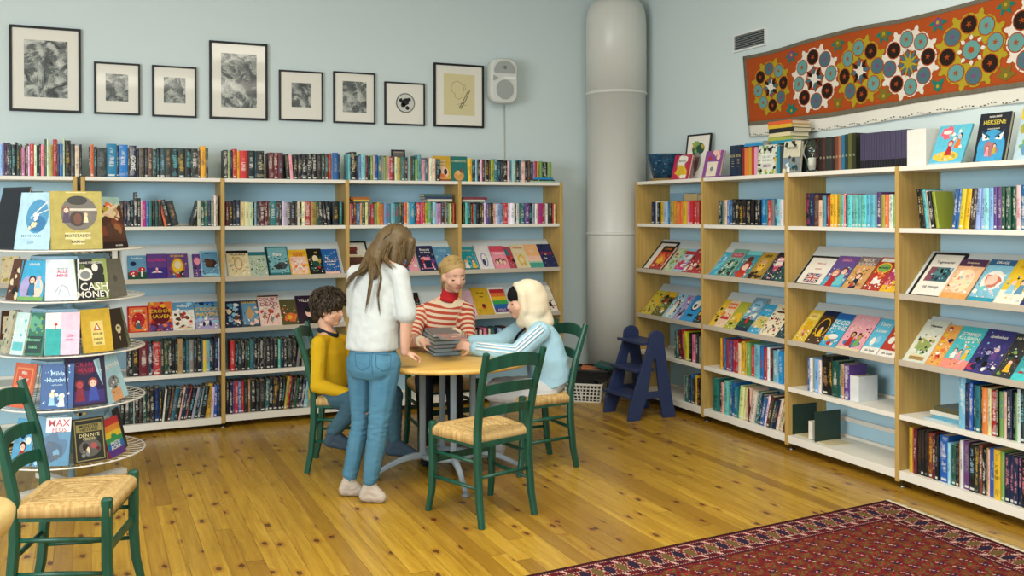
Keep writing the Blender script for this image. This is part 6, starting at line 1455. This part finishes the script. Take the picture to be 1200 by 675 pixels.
SKIN1, SKIN2, SKIN3 = skin_mat((222, 176, 152)), skin_mat((214, 168, 140)), skin_mat((216, 172, 148))
LIP = plain((186, 108, 100), .4)

# ---- standing girl: white T-shirt, blue jeans, long hair
def standing_girl():
    hc = P(463, 289, 5.16); s = .99
    hf = RI*.80 + VI*.38 + Vector((0,0,-.42)); hu = Vector((0,0,1)) + RI*.42 + VI*.12
    hp, ps, H, R3 = head_parts(hc, hf, hu, s)
    bf = RI*.52 + VI*.82
    Bx = axes(bf); rt_ = Bx.col[0]
    neck = P(447, 309, 5.13); chest = P(442, 340, 5.10); waist = P(437, 382, 5.07); pel = P(437, 418, 5.06)
    shR, elR, wrR = P(468, 322, 5.02), P(477, 372, 5.00), P(474, 412, 5.06)
    shL, elL, wrL = P(417, 321, 5.22), P(418, 372, 5.32), P(440, 400, 5.42)
    hipL, knL, anL = P(423, 425, 5.11), P(423, 494, 5.12), P(410, 567, 5.10)
    hipR, knR, anR = P(452, 426, 5.03), P(444, 496, 4.99), P(434, 569, 4.99)
    fd = (RI*.9 + VI*.02).normalized()
    anL.z, anR.z = .095, .10
    toeL = Vector((anL.x, anL.y, 0)) + fd*.055; toeL.z = .026; toeR = Vector((anR.x, anR.y, 0)) + fd*.062 - VI*.015; toeR.z = .026
    heL = Vector((anL.x, anL.y, .034)) - fd*.03; heR = Vector((anR.x, anR.y, .034)) - fd*.03
    hd = (RI*.55 + VI*.55 + Vector((0,0,-.25))); hn = Vector((0,0,1)) + RI*.35
    wr2 = wrR
    body = hp + limb((H(0,-.02,-.08), .046), (neck, .048), (chest + Vector((0,0,.06)), .07))
    body += [('e', chest, (.125, .085, .12), Bx), ('e', waist, (.115, .08, .11), Bx), ('e', pel, (.12, .09, .09), Bx)]
    body += limb((shR, .043), (elR, .038), (wrR, .026)) + limb((shL, .043), (elL, .034), (wrL, .0235)) + limb((neck, .045), (shR, .043)) + limb((neck, .045), (shL, .043))
    body += limb((hipL, .075), (knL, .05), (anL, .032)) + limb((hipR, .075), (knR, .05), (anR, .032)) + limb((heL, .028), (toeL, .022)) + limb((heR, .028), (toeR, .022)) + limb((anL, .03), (heL, .028)) + limb((anR, .03), (heR, .028))
    body += hand_parts(wrR, hd, hn, 1, .88, (.25, .55, .5), .08, (.7, .7)) + hand_parts(wrL, RI*.7+VI*.2+Vector((0,0,-.5)), VI*-.6+Vector((0,0,.7)), -1, .88)
    o = blend('person', body, SKIN1, None, .0055, 3, None, ps)
    tag(o, 'standing child with long fair hair, white T-shirt and blue jeans, leaning on the table', 'person')
    face_details(H, s, o, LIP, plain((120, 92, 56), .7))
    # jeans
    rx, fy = Bx.col[0].copy(), Bx.col[1].copy()
    pr = [('l', [(P(437, 398, 5.065), .118, .092), (P(437, 410, 5.062), .130, .102), (P(437, 422, 5.06), .140, .112), (P(437, 433, 5.06), .142, .112), (P(437, 442, 5.06), .120, .095)], rx, fy), ('e', P(431, 430, 5.03), (.065, .075, .075), Bx), ('e', P(447, 431, 4.99), (.065, .075, .075), Bx)]
    pr += limb((hipL, .084), (hipL.lerp(knL, .5), .066), (knL, .053), (knL.lerp(anL, .35), .053), (anL + Vector((0,0,.02)), .042)) + limb((hipR, .086), (hipR.lerp(knR, .5), .072), (knR, .057), (knR.lerp(anR, .35), .055), (anR + Vector((0,0,.02)), .043))
    jm = denim('blue_denim', (54, 100, 128), (92, 140, 162)); j = blend('jeans', pr, jm, o, .0065, 2, (.0032, 34, (0,0,1), .30, [(knL, .09, 1.5), (knR, .09, 1.5), (anL, .07, 1.5), (anR, .07, 1.5), (hipL, .07, .7), (hipR, .07, .7)]))
    wm = plain((52, 98, 126), .8); bv = surface_of(j); tw = (Vector((0, 0, EYE)) - pel).normalized()
    for px, py, dp in ((425, 424, 4.9), (449, 425, 4.86)):
        out = [(-9, -10), (9, -9), (8.5, 5), (0, 10), (-8, 5), (-9, -10)]; pts = []
        for (a0, a1), (c0, c1) in zip(out, out[1:]):
            for i in range(6):
                q = cast(bv, P(px+a0+(c0-a0)*i/6, py+a1+(c1-a1)*i/6, 4.5)); 
                if q: pts.append(q + tw*.0008)
        if len(pts) > 8: q = MB(); q.tube(pts, .0017, 5, closed=True); q.build('back_pocket_seam', wm, j)
    pts = [cast(bv, P(437 + 1.5*math.sin(y_*.1), y_, 4.5)) for y_ in range(408, 440, 3)]; pts = [q + tw*.0006 for q in pts if q]
    if len(pts) > 3: q = MB(); q.tube(pts, .0016, 5); q.build('seat_seam', wm, j)
    # T-shirt
    hem = P(436, 402, 5.07)
    pr = [('l', [(P(447, 308, 5.13), .068, .055), (P(445, 317, 5.12), .120, .082), (P(443, 331, 5.11), .142, .100), (P(441, 352, 5.095), .146, .108), (P(439, 372, 5.08), .144, .110), (P(437, 392, 5.07), .147, .114), (P(436, 406, 5.07), .151, .118), (P(436, 409, 5.07), .148, .115)], rx, fy)]
    pr += limb((neck - Vector((0,0,.03)), .062), (shR, .052), (shR.lerp(elR, .45), .054), (shR.lerp(elR, .92), .059)) + limb((neck - Vector((0,0,.03)), .062), (shL, .052), (shL.lerp(elL, .45), .054), (shL.lerp(elL, .86), .060))
    blend('t_shirt', pr, knit('white_jersey', (190, 196, 194), 300), o, .007, 2, (.0024, 11, (RI*.75 + Vector((0,0,-.5))), 1.7))
    # socks
    sk = knit('beige_sock', (184, 172, 158), 500)
    for an, he, toe in ((anL, heL, toeL), (anR, heR, toeR)):
        pr = limb((an + Vector((0,0,.02)), .038), (an, .037), (he + Vector((0,0,.002)), .033)) + limb((an + Vector((0,0,-.025)), .036), (toe + Vector((0,0,.004)), .028)) + limb((he + Vector((0,0,.001)), .033), (toe + Vector((0,0,.003)), .028))
        blend('sock', pr, sk, o, .005, 3, (.002, 40, (0,0,1), .5))
    # hair
    cap = [('e', H(0,-.014,.036), (.083*s, .101*s, .086*s), R3), ('c', H(0,-.06,.02), .066*s, H(0,-.075,-.09), .050*s), ('c', H(.06,-.02,.03), .036*s, H(.066,.012,-.10), .024*s), ('c', H(-.06,-.02,.03), .036*s, H(-.066,.012,-.10), .024*s),
           ('c', H(.050,.058,.062), .026*s, H(.062,.070,-.03), .016*s), ('c', H(-.05,.055,.06), .026*s, H(-.062,.065,-.02), .02*s), ('c', H(0,-.085,-.08), .052*s, P(438, 322, 5.01), .030), ('c', H(-.03,-.085,-.05), .045*s, P(424, 318, 5.06), .026)]
    base = blend('hair', cap, M_BLACK, o, .006, 3); st = Strands(5)
    for k in range(150):
        u = st.r.uniform(-1, 1); ph = st.r.uniform(.0, 1.0)
        # from the parting over the skull to the nape and on
        sgn = 1 if u > 0 else -1; a = abs(u)
        p0 = H(.01*sgn, .06-.13*ph, .036+.089*math.sqrt(max(0, 1-((.06-.13*ph+.014)/.104)**2)))
        p1 = H(sgn*(.045+.025*a), .03-.11*ph, .088-.03*a); p2 = H(sgn*(.078-.03*ph), .012-.105*ph, .02); p3 = H(sgn*(.070-.045*ph), .005-.10*ph, -.06); p4 = H(sgn*(.06-.05*ph), .01-.105*ph, -.125)
        st.bundle([p0, p1, p2, p3, p4], .006, 1, .0022, 1, 9)
    bk = lambda x, y, d: P(x, y, d)
    st.bundle([H(-.02,-.095,.02), H(-.03,-.11,-.07), bk(428, 313, 5.04), bk(413, 324, 5.03), bk(406, 340, 5.05)], .024, 34, .0019, .8)
    st.bundle([H(-.03,-.09,.0), H(-.05,-.10,-.09), bk(424, 316, 5.08), bk(409, 330, 5.07), bk(403, 346, 5.08)], .014, 18, .0018, .7)
    st.bundle([H(.01,-.10,.02), H(.01,-.115,-.07), bk(437, 318, 4.97), bk(433, 342, 4.955), bk(429, 368, 4.945)], .016, 26, .0018, .5)
    st.bundle([H(.03,-.095,.0), H(.03,-.11,-.08), bk(446, 322, 4.95), bk(443, 348, 4.955), bk(446, 372, 4.945)], .012, 16, .0016, .5)
    st.bundle([H(.06,-.05,.0), H(.066,-.05,-.08), bk(462, 316, 4.97)], .024, 24, .002, .8)
    st.bundle([H(.07,.0,.03), H(.078,.03,-.05), H(.07,.05,-.13), H(.06,.045,-.17)], .028, 50, .0022, .8)
    st.bundle([H(.045,.065,.075), H(.065,.085,.0), H(.062,.09,-.06), H(.05,.085,-.10)], .016, 26, .002, .8)
    st.build('hair', hair_mat('dark_blond_hair', (46, 38, 26), (128, 104, 62)), o, base)
standing_girl()

# ---- seated boy: mustard jumper
def boy():
    hc = P(386, 362.5, 5.72); s = .94; hf = RI*.96 - VI*.20 + Vector((0,0,-.10)); hu = Vector((0,0,1)) + RI*.16
    hp, ps, H, R3 = head_parts(hc, hf, hu, s)
    bf = RI*.93 - VI*.22; Bx = axes(bf, Vector((0,0,1)) + RI*.10)
    neck = P(384, 391, 5.73); chest = P(385, 417, 5.73); pel = P(386, 457, 5.74)
    shR, elR, wrR = P(374, 403, 5.60), P(372, 452, 5.56), P(409, 461, 5.50)
    shL, elL, wrL = P(402, 401, 5.86), P(418, 447, 5.86), P(440, 440, 5.76)
    hipR, knR, anR = P(386, 464, 5.66), P(417, 470, 5.46), P(391, 509, 5.52)
    hipL, knL, anL = P(395, 463, 5.80), P(461, 462, 5.58), P(462, 519, 5.60)
    body = hp + limb((H(0,-.02,-.08), .042), (neck, .043), (chest, .07)) + [('e', chest, (.11, .08, .11), Bx), ('e', chest.lerp(pel, .5), (.105, .08, .1), Bx), ('e', pel, (.11, .09, .08), Bx)]
    body += limb((shR, .036), (elR, .031), (wrR, .021)) + limb((shL, .036), (elL, .031), (wrL, .021)) + limb((neck, .04), (shR, .036)) + limb((neck, .04), (shL, .036))
    tR = anR + RI*.11 + Vector((0,0,-.075)); tL = anL + RI*.125 + VI*-.02 + Vector((0,0,-.062))
    body += limb((hipR, .065), (knR, .045), (anR, .03), (tR, .02)) + limb((hipL, .065), (knL, .045), (anL, .03), (tL, .02))
    body += hand_parts(wrR, RI + Vector((0,0,.1)), Vector((0,0,1)) - VI*.3, -1, .82) + hand_parts(wrL, RI*.8 - VI*.4, Vector((0,0,1)), 1, .82)
    o = blend('person', body, SKIN2, None, .0055, 3, None, ps); tag(o, 'seated child with dark tousled hair in a mustard jumper and jeans, left of the table', 'person')
    face_details(H, s, o, LIP, plain((46, 34, 26), .7))
    rx, fy = Bx.col[0].copy(), Bx.col[1].copy(); dn = (pel-chest)
    pr = [('l', [(neck + Vector((0,0,.012)), .056, .052), (neck - Vector((0,0,.012)), .075, .062), (neck.lerp(chest, .35), .108, .080), (neck.lerp(chest, .75), .128, .10), (chest + dn*.2, .128, .106), (chest + dn*.6, .130, .112), (chest + dn*.95, .136, .118), (chest + dn*1.25, .134, .116)], rx, fy)]
    pr += limb((neck - Vector((0,0,.035)), .052), (shR, .050), (shR.lerp(elR, .6), .048), (elR, .046), (wrR - (wrR-elR).normalized()*.015, .033)) + limb((neck - Vector((0,0,.035)), .052), (shL, .050), (elL, .046), (wrL, .034))
    blend('jumper', pr, knit('mustard_jersey', (196, 158, 30), 300), o, .0065, 2, (.0042, 12, RI*.5 + Vector((0,0,1)), .9, [(elR, .09, 1.0), (pel, .12, .8), (shR, .07, .7), (chest, .1, .3)]))
    b = MB(); nd = (Vector(H(0,-.02,-.08)) - neck).normalized(); cx = axes(bf, Vector((0,0,1)) + RI*.35); cc = neck + Vector((0,0,.008)) + RI*.004
    b.tube([cc + cx @ Vector((math.cos(2*PI*i/28)*.056, math.sin(2*PI*i/28)*.058, 0)) for i in range(28)], .0105, 10, closed=True, flat=1.5); b.build('collar', knit('dark_rib', (34, 44, 50), 400), o)
    jm = denim('dark_denim', (40, 72, 90), (78, 110, 124))
    pr = [('e', pel - Vector((0,0,.01)), (.122, .105, .075), Bx)] + limb((hipR, .078), (hipR.lerp(knR, .6), .070), (knR, .058), (knR.lerp(anR, .5), .054), (anR + Vector((0,0,.02)), .042)) + limb((hipL, .078), (knL, .058), (knL.lerp(anL, .5), .050), (anL + Vector((0,0,.03)), .042))
    blend('jeans', pr, jm, o, .0065, 2, (.0036, 26, Vector((.3,0,1)), .4, [(knR, .1, 1.2), (hipR, .1, 1.0), (anR, .08, 1.2), (knL, .1, 1), (anL, .1, 1)]))
    sk = knit('slate_sock', (62, 78, 92), 500)
    for an, t_ in ((anR, tR), (anL, tL)):
        he = an + Vector((0,0,-.045)) - RI*.03
        blend('sock', limb((an + Vector((0,0,.035)), .038), (an, .037), (he, .032)) + limb((an, .036), (t_, .027)) + limb((he, .032), (t_, .027)), sk, o, .0055, 3)
    cap = [('e', H(0,-.016,.042), (.090*s, .106*s, .090*s), R3), ('c', H(0,-.075,.0), .06*s, H(0,-.07,-.055), .045*s), ('c', H(.072,-.03,.02), .03*s, H(.070,-.022,-.03), .022*s), ('c', H(-.072,-.03,.02), .03*s, H(-.07,-.02,-.03), .022*s), ('c', H(.04,.062,.072), .03*s, H(-.04,.062,.072), .03*s), ('c', H(.06,.045,.05), .025*s, H(.066,.03,.02), .018*s)]
    base = blend('hair', cap, M_BLACK, o, .006, 2, (.004, 30, (0,0,1), 1)); st = Strands(9)
    for k in range(760):
        z = st.r.uniform(-.75, 1); th = st.r.uniform(0, 2*PI); q = math.sqrt(1-z*z); d = Vector((q*math.cos(th), q*math.sin(th), z))
        if d.y > .5 and d.z < .42: continue
        if d.z < -.3 and d.y > -.1: continue
        p = Vector((0,-.016,.042)) + Vector((d.x*.090, d.y*.106, d.z*.092)); tg = Vector((-d.y*.6 + st.r.uniform(-.5,.5), d.x*.4 + st.r.uniform(-.3,.3), -.7 + st.r.uniform(-.4,.3))); tg = (tg - d*tg.dot(d)).normalized()
        L = st.r.uniform(.03, .055); pts = []
        for i in range(6): u = i/5; pts.append(H(*(p + d*(.004 + .012*math.sin(u*2.6)) + tg*L*u + d.cross(tg)*.008*math.sin(u*4))))
        st.strand(pts, .0030, None, 5)
    for k in range(60):                                                # fringe
        x = st.r.uniform(-.06, .06); z0 = .095 - abs(x)*.3
        st.strand([H(x, .045, z0+.01), H(x*1.05, .075, z0-.015), H(x*1.08+.004, .085, z0-.04), H(x*1.1+.006, .084, z0-.050)], .0028)
    st.build('hair', hair_mat('dark_brown_hair', (30, 24, 18), (72, 56, 38)), o, base)
boy()

# ---- girl in the striped sweater behind the table
def striped_girl():
    hc = P(532, 323, 5.98); s = .97; hf = -VI*.80 + RI*.42 + Vector((0,0,-.36)); hu = Vector((0,0,1)) - VI*.30 + RI*.10
    hp, ps, H, R3 = head_parts(hc, hf, hu, s)
    bf = -VI*.97 + RI*.12; Bx = axes(bf, Vector((0,0,1)) - VI*.15)
    neck = P(527, 348, 6.03); chest = P(519, 379, 6.04); pel = P(512, 432, 6.10)
    shR, elR, wrR = P(492, 367, 6.03), P(483, 399, 5.86), P(494, 400, 5.66)      # picture left
    shL, elL, wrL = P(547, 364, 6.05), P(549, 402, 5.90), P(533, 390, 5.70)
    hipR, knR, anR = P(500, 440, 6.05), P(497, 446, 5.72), P(500, 525, 5.80)
    hipL, knL, anL = P(527, 440, 6.05), P(532, 446, 5.74), P(535, 525, 5.84)
    body = hp + limb((H(0,-.02,-.08), .044), (neck, .045), (chest, .07)) + [('e', chest, (.115, .08, .12), Bx), ('e', chest.lerp(pel, .5), (.105, .08, .12), Bx), ('e', pel, (.12, .09, .085), Bx)]
    body += limb((shR, .038), (elR, .032), (wrR, .022)) + limb((shL, .038), (elL, .032), (wrL, .022)) + limb((neck, .042), (shR, .038)) + limb((neck, .042), (shL, .038))
    tR, tL = anR - VI*.12, anL - VI*.12; anR.z = anL.z = .09; tR.z = tL.z = .03
    body += limb((hipR, .068), (knR, .05), (anR, .032), (tR, .024)) + limb((hipL, .068), (knL, .05), (anL, .032), (tL, .024))
    body += hand_parts(wrR, RI*.75 - VI*.35 + Vector((0,0,.05)), -RI*.5 - VI*.35 + Vector((0,0,.55)), 1, .90, ((.15,.2,.15), (.25,.35,.2), (.4,.5,.3), (.5,.5,.3)), .16, (.8, .5)) 
    body += hand_parts(wrL, -RI*.85 - VI*.1 + Vector((0,0,-.02)), Vector((0,0,1)), -1, .88, (.12, .25, .2), .10, (.6, .75))
    o = blend('person', body, SKIN1, None, .0055, 3, None, ps); tag(o, 'seated child with tied-back blond hair in a red and cream striped sweater, behind the table', 'person')
    face_details(H, s, o, LIP, plain((122, 90, 54), .7))
    t = NT('striped_knit', .9, .1); v, *_ = t.coord(); r = X(t.nt, t.attr('stripe_run', 'Fac')); q = (r/.034).fr(); n = t.noise(v, 350, 2)
    c = t.mix(q.gt(.52), C(176, 68, 50), C(218, 198, 172)); c = t.mix(X(t.nt, t.attr('neck_distance', 'Fac')).lt(.098), c, C(214, 198, 170)); c = t.mix(n*.25, c, C(150, 110, 90)); t.base(c); t.bump(n, .3, .002)
    top = chest + Vector((0,0,.135))
    rx, fy = Bx.col[0].copy(), Bx.col[1].copy(); dn = (pel-chest)
    pr = [('l', [(neck - Vector((0,0,.012)), .060, .052), (neck.lerp(chest, .3), .115, .082), (neck.lerp(chest, .75), .134, .10), (chest + dn*.3, .128, .104), (chest + dn*.7, .128, .108), (chest + dn*1.1, .134, .112)], rx, fy)]
    sl = [(shR, elR, wrR), (shL, elL, wrL)]
    for a, e_, w_ in sl: pr += limb((neck - Vector((0,0,.035)), .058), (a, .053), (a.lerp(e_, .6), .050), (e_, .049), (w_ - (w_-e_).normalized()*.03, .036))
    strp = [(top, pel, .11, .0, 0)] + [x for a, e_, w_ in sl for x in ((a + (a-e_).normalized()*.02, e_, .05, .034, 1), (e_, w_, .04, .034 + (a-e_).length + .02, 1))]
    sw = blend('sweater', pr, t.m, o, .006, 2, (.0025, 11, Vector((0,0,1)), .8), None, strp, neck + Vector((0,0,.0)))
    cr = knit('cream_knit', (216, 200, 172), 350)
    for a, e_, w_ in sl:
        d = (w_-e_).normalized(); b = MB(); b.tube([w_ - d*.045, w_ - d*.02, w_ + d*.004], [.036, .034, .031], 20); b.build('cuff', cr, sw)
    cc2 = neck + Vector((0,0,.008)); rd = knit('red_rib', (186, 44, 48), 300); b = MB()
    up_ = (H(0,-.02,-.08) - neck).normalized()
    secs = [(cc2 - up_*.030, .070), (cc2 - up_*.012, .062), (cc2 + up_*.010, .056), (cc2 + up_*.028, .055), (cc2 + up_*.034, .051)]
    b.tube([p for p, _ in secs], [r_ for _, r_ in secs], 28); b.build('turtleneck', rd, o)
    dk = denim('dark_trousers', (26, 30, 36), (42, 48, 54))
    pr = [('e', pel - Vector((0,0,.01)), (.125, .10, .08), Bx)] + limb((hipR, .078), (knR, .06), (anR + Vector((0,0,.03)), .044)) + limb((hipL, .078), (knL, .06), (anL + Vector((0,0,.03)), .044)); blend('trousers', pr, dk, o, .008, 2)
    for an, t_ in ((anR, tR), (anL, tL)): blend('sock', limb((an + Vector((0,0,.04)), .038), (an - Vector((0,0,.045)), .036), (t_, .028)), knit('dark_sock', (34, 38, 44), 400), o, .006, 2)
    cap = [('e', H(0,-.024,.047), (.0795*s, .094*s, .080*s), R3), ('c', H(.066,-.02,.04), .020*s, H(.066,-.03,-.05), .014*s), ('c', H(-.066,-.02,.04), .020*s, H(-.066,-.03,-.05), .014*s), ('c', H(0,-.06,.0), .06*s, H(0,-.06,-.06), .045*s), ('c', H(0,-.10,-.02), .03*s, H(.0,-.115,-.13), .022*s)]
    base = blend('hair', cap, M_BLACK, o, .0055, 3); st = Strands(13)
    for k in range(420):
        sgn = st.r.choice((-1, 1)); y0 = st.r.uniform(-.08, .048); px_ = .020
        def onskull(x, y, lift=.001):
            q = max(0, 1-((x)/.0795)**2-((y+.024)/.094)**2); return H(x, y, .047 + .080*math.sqrt(q) + lift)
        e = st.r.uniform(.75, 1.0)
        x1 = sgn*.045; x2 = sgn*.074
        p = [onskull(px_, y0), onskull((px_+x1)/2, y0-.010), onskull(x1, y0-.022), H(sgn*.0785, y0*.6-.030, .055), H(sgn*.0770*e, y0*.4-.052, .012), H(sgn*.055*e, -.085, -.02), H(sgn*.01, -.112, -.03)]
        st.bundle(p, .0004, 1, .0011, 1, 16)
    st.bundle([H(0,-.11,-.02), H(0,-.125,-.09), H(.01,-.115,-.17)], .03, 50, .002, .6)
    st.build('hair', hair_mat('blond_hair', (142, 112, 62), (204, 176, 116)), o, base)
striped_girl()

# ---- girl in the white hijab
def hijab_girl():
    hc = P(611.5, 353, 5.70); s = .97; hf = -RI*.96 - VI*.22 + Vector((0,0,-.22)); hu = Vector((0,0,1)) - RI*.20
    hp, ps, H, R3 = head_parts(hc, hf, hu, s)
    bf = -RI*.92 - VI*.30; Bx = axes(bf, Vector((0,0,1)) - RI*.35)
    neck = P(627, 379, 5.73); chest = P(636, 403, 5.74); mid = P(642, 428, 5.75); pel = P(644, 448, 5.76)
    shL, elL, wrL = P(634, 389, 5.60), P(604, 415, 5.50), P(555, 408, 5.52)      # near arm
    shR, elR, wrR = P(618, 381, 5.87), P(585, 402, 5.84), P(551, 401, 5.74)
    hipL, knL, anL = P(640, 456, 5.68), P(578, 459, 5.56), P(643, 467, 5.64)
    hipR, knR, anR = P(640, 454, 5.84), P(583, 453, 5.80), P(585, 530, 5.86)
    body = hp + limb((H(0,-.02,-.08), .044), (neck, .045), (chest, .07)) + [('e', chest, (.115, .085, .115), Bx), ('e', mid, (.11, .085, .1), Bx), ('e', pel, (.12, .10, .08), Bx)]
    body += limb((shL, .038), (elL, .032), (wrL, .022)) + limb((shR, .038), (elR, .032), (wrR, .022)) + limb((neck, .042), (shR, .038)) + limb((neck, .042), (shL, .038))
    body += limb((hipL, .068), (knL, .05), (anL, .033)) + limb((hipR, .068), (knR, .05), (anR, .032))
    dh = -RI*.9 + Vector((0,0,.10))
    body += hand_parts(wrL, dh + VI*.12 + Vector((0,0,.12)), RI*.15 - VI*.75 + Vector((0,0,.45)), -1, .90, ((.1,.25,.2), (.15,.3,.2), (.2,.35,.25), (.3,.4,.3)), .16, (.8, .5))
    body += hand_parts(wrR, dh - VI*.25, VI*.8 + Vector((0,0,.5)), 1, .88, (.3, .4, .3), .1)
    o = blend('person', body, SKIN3, None, .0055, 3, None, ps); tag(o, 'seated child in a cream hijab and pale blue sweatshirt with white sleeve stripes', 'person')
    face_details(H, s, o, LIP, plain((50, 38, 30), .7))
    cap = [('e', H(0,-.010,.044), (.0775*s, .0965*s, .072*s), R3), ('c', H(.062,.01,.03), .02*s, H(.060,.02,-.03), .014*s), ('c', H(-.062,.01,.03), .02*s, H(-.060,.02,-.03), .014*s)]
    blend('under_cap', cap, knit('black_jersey', (26, 26, 28), 400), o, .006, 3)
    hj = [('e', H(0,-.046,.040), (.092*s, .112*s, .094*s), R3), ('e', H(0,-.066,-.005), (.091*s, .108*s, .10*s), R3), ('e', H(0,-.066,-.055), (.088*s, .100*s, .09*s), R3), ('c', H(.070,.0,.055), .030*s, H(.064,.010,-.05), .026*s), ('c', H(.064,.010,-.05), .026*s, H(.01,.030,-.118), .032*s),
          ('c', H(-.070,.0,.055), .030*s, H(-.064,.010,-.05), .026*s), ('c', H(-.064,.010,-.05), .026*s, H(-.01,.030,-.118), .032*s), ('c', H(0,-.02,-.11), .074*s, neck + Vector((0,0,-.01)), .080), ('c', H(0,.02,-.13), .045*s, neck - RI*.035 + Vector((0,0,-.03)), .045),
          ('c', H(0,.015,.112), .022*s, H(.05,.012,.085), .024*s), ('c', H(0,.015,.112), .022*s, H(-.05,.012,.085), .024*s), ('c', H(.0,-.10,-.03), .055*s, neck + RI*.07 + Vector((0,0,.01)), .05)]
    blend('hijab', hj, knit('cream_cotton', (226, 212, 184), 260), o, .0065, 14, (.0026, 7, Vector((-.5, 0, 1)), 2.2))
    bl = knit('pale_blue_fleece', (164, 204, 222), 300)
    rx, fy = Bx.col[0].copy(), Bx.col[1].copy()
    pr = [('l', [(neck - Vector((0,0,.01)), .066, .062), (neck.lerp(chest, .4), .115, .095), (chest, .138, .116), (mid, .144, .126), (pel + Vector((0,0,.03)), .148, .134), (pel - Vector((0,0,.02)), .146, .130)], rx, fy)]
    for a, e_, w_ in ((shL, elL, wrL), (shR, elR, wrR)): pr += limb((neck - Vector((0,0,.035)), .062), (a, .062), (a.lerp(e_, .6), .060), (e_, .060), (w_ - (w_-e_).normalized()*.015, .043))
    sw = blend('sweatshirt', pr, bl, o, .0065, 3, (.006, 10, RI*.8 + Vector((0,0,.6)), 1.0, [(elL, .09, .6), (mid, .14, .6), (elR, .09, .6), (pel, .12, .5)]))
    wm = knit('white_tape', (224, 226, 226), 400)
    for off in (-.008, .011, .030):
        b = MB(); nrm = (-VI*.86 + Vector((0,0,.5)) ).normalized()
        pts = []
        for i in range(17):
            u = i/16
            p = shL.lerp(elL, u*2) if u < .5 else elL.lerp(wrL, (u-.5)*1.86)
            rr = .0640 - .003*u*2 if u < .5 else .0610 - .0175*(u-.5)*2
            d = ((elL-shL) if u < .5 else (wrL-elL)).normalized(); n_ = (nrm - d*nrm.dot(d)).normalized(); n2 = n_.cross(d)
            ang = (off-.011)/rr; pts.append(p + (n_*math.cos(ang) + n2*math.sin(ang))*(rr + .002))
        b.tube(pts, .0048, 8, flat=.8, up=tuple(nrm)); b.build('sleeve_stripe', wm, sw)
    b = MB(); b.tube([neck - RI*.06 - VI*.07 + Vector((0,0,-.02)), neck - RI*.10 - VI*.055 + Vector((0,0,-.055)), neck - RI*.125 - VI*.03 + Vector((0,0,-.10))], .008, 8); b.build('neck_trim', knit('black_trim', (28, 28, 32), 400), sw)
    pm_ = knit('pale_grey_jersey', (196, 198, 198), 300)
    pr = [('e', pel - Vector((0,0,.012)), (.128, .118, .07), Bx)] + limb((hipL, .078), (knL, .062), (knL.lerp(anL, .5) + Vector((0,0,-.004)), .054), (anL, .046)) + limb((hipR, .078), (knR, .062), (anR + Vector((0,0,.03)), .045)); blend('trousers', pr, pm_, o, .0065, 2, (.0035, 13, RI, .7))
    sk = knit('pale_sock', (206, 202, 194), 400)
    blend('sock', limb((anL, .040), (anL + RI*.07 + Vector((0,0,.004)), .030)), sk, o, .006, 3)
    tR = anR - RI*.12; anR.z = .09; tR.z = .03; blend('sock', limb((anR + Vector((0,0,.04)), .038), (anR - Vector((0,0,.04)), .036), (tR, .028)), sk, o, .006, 3)
hijab_girl()
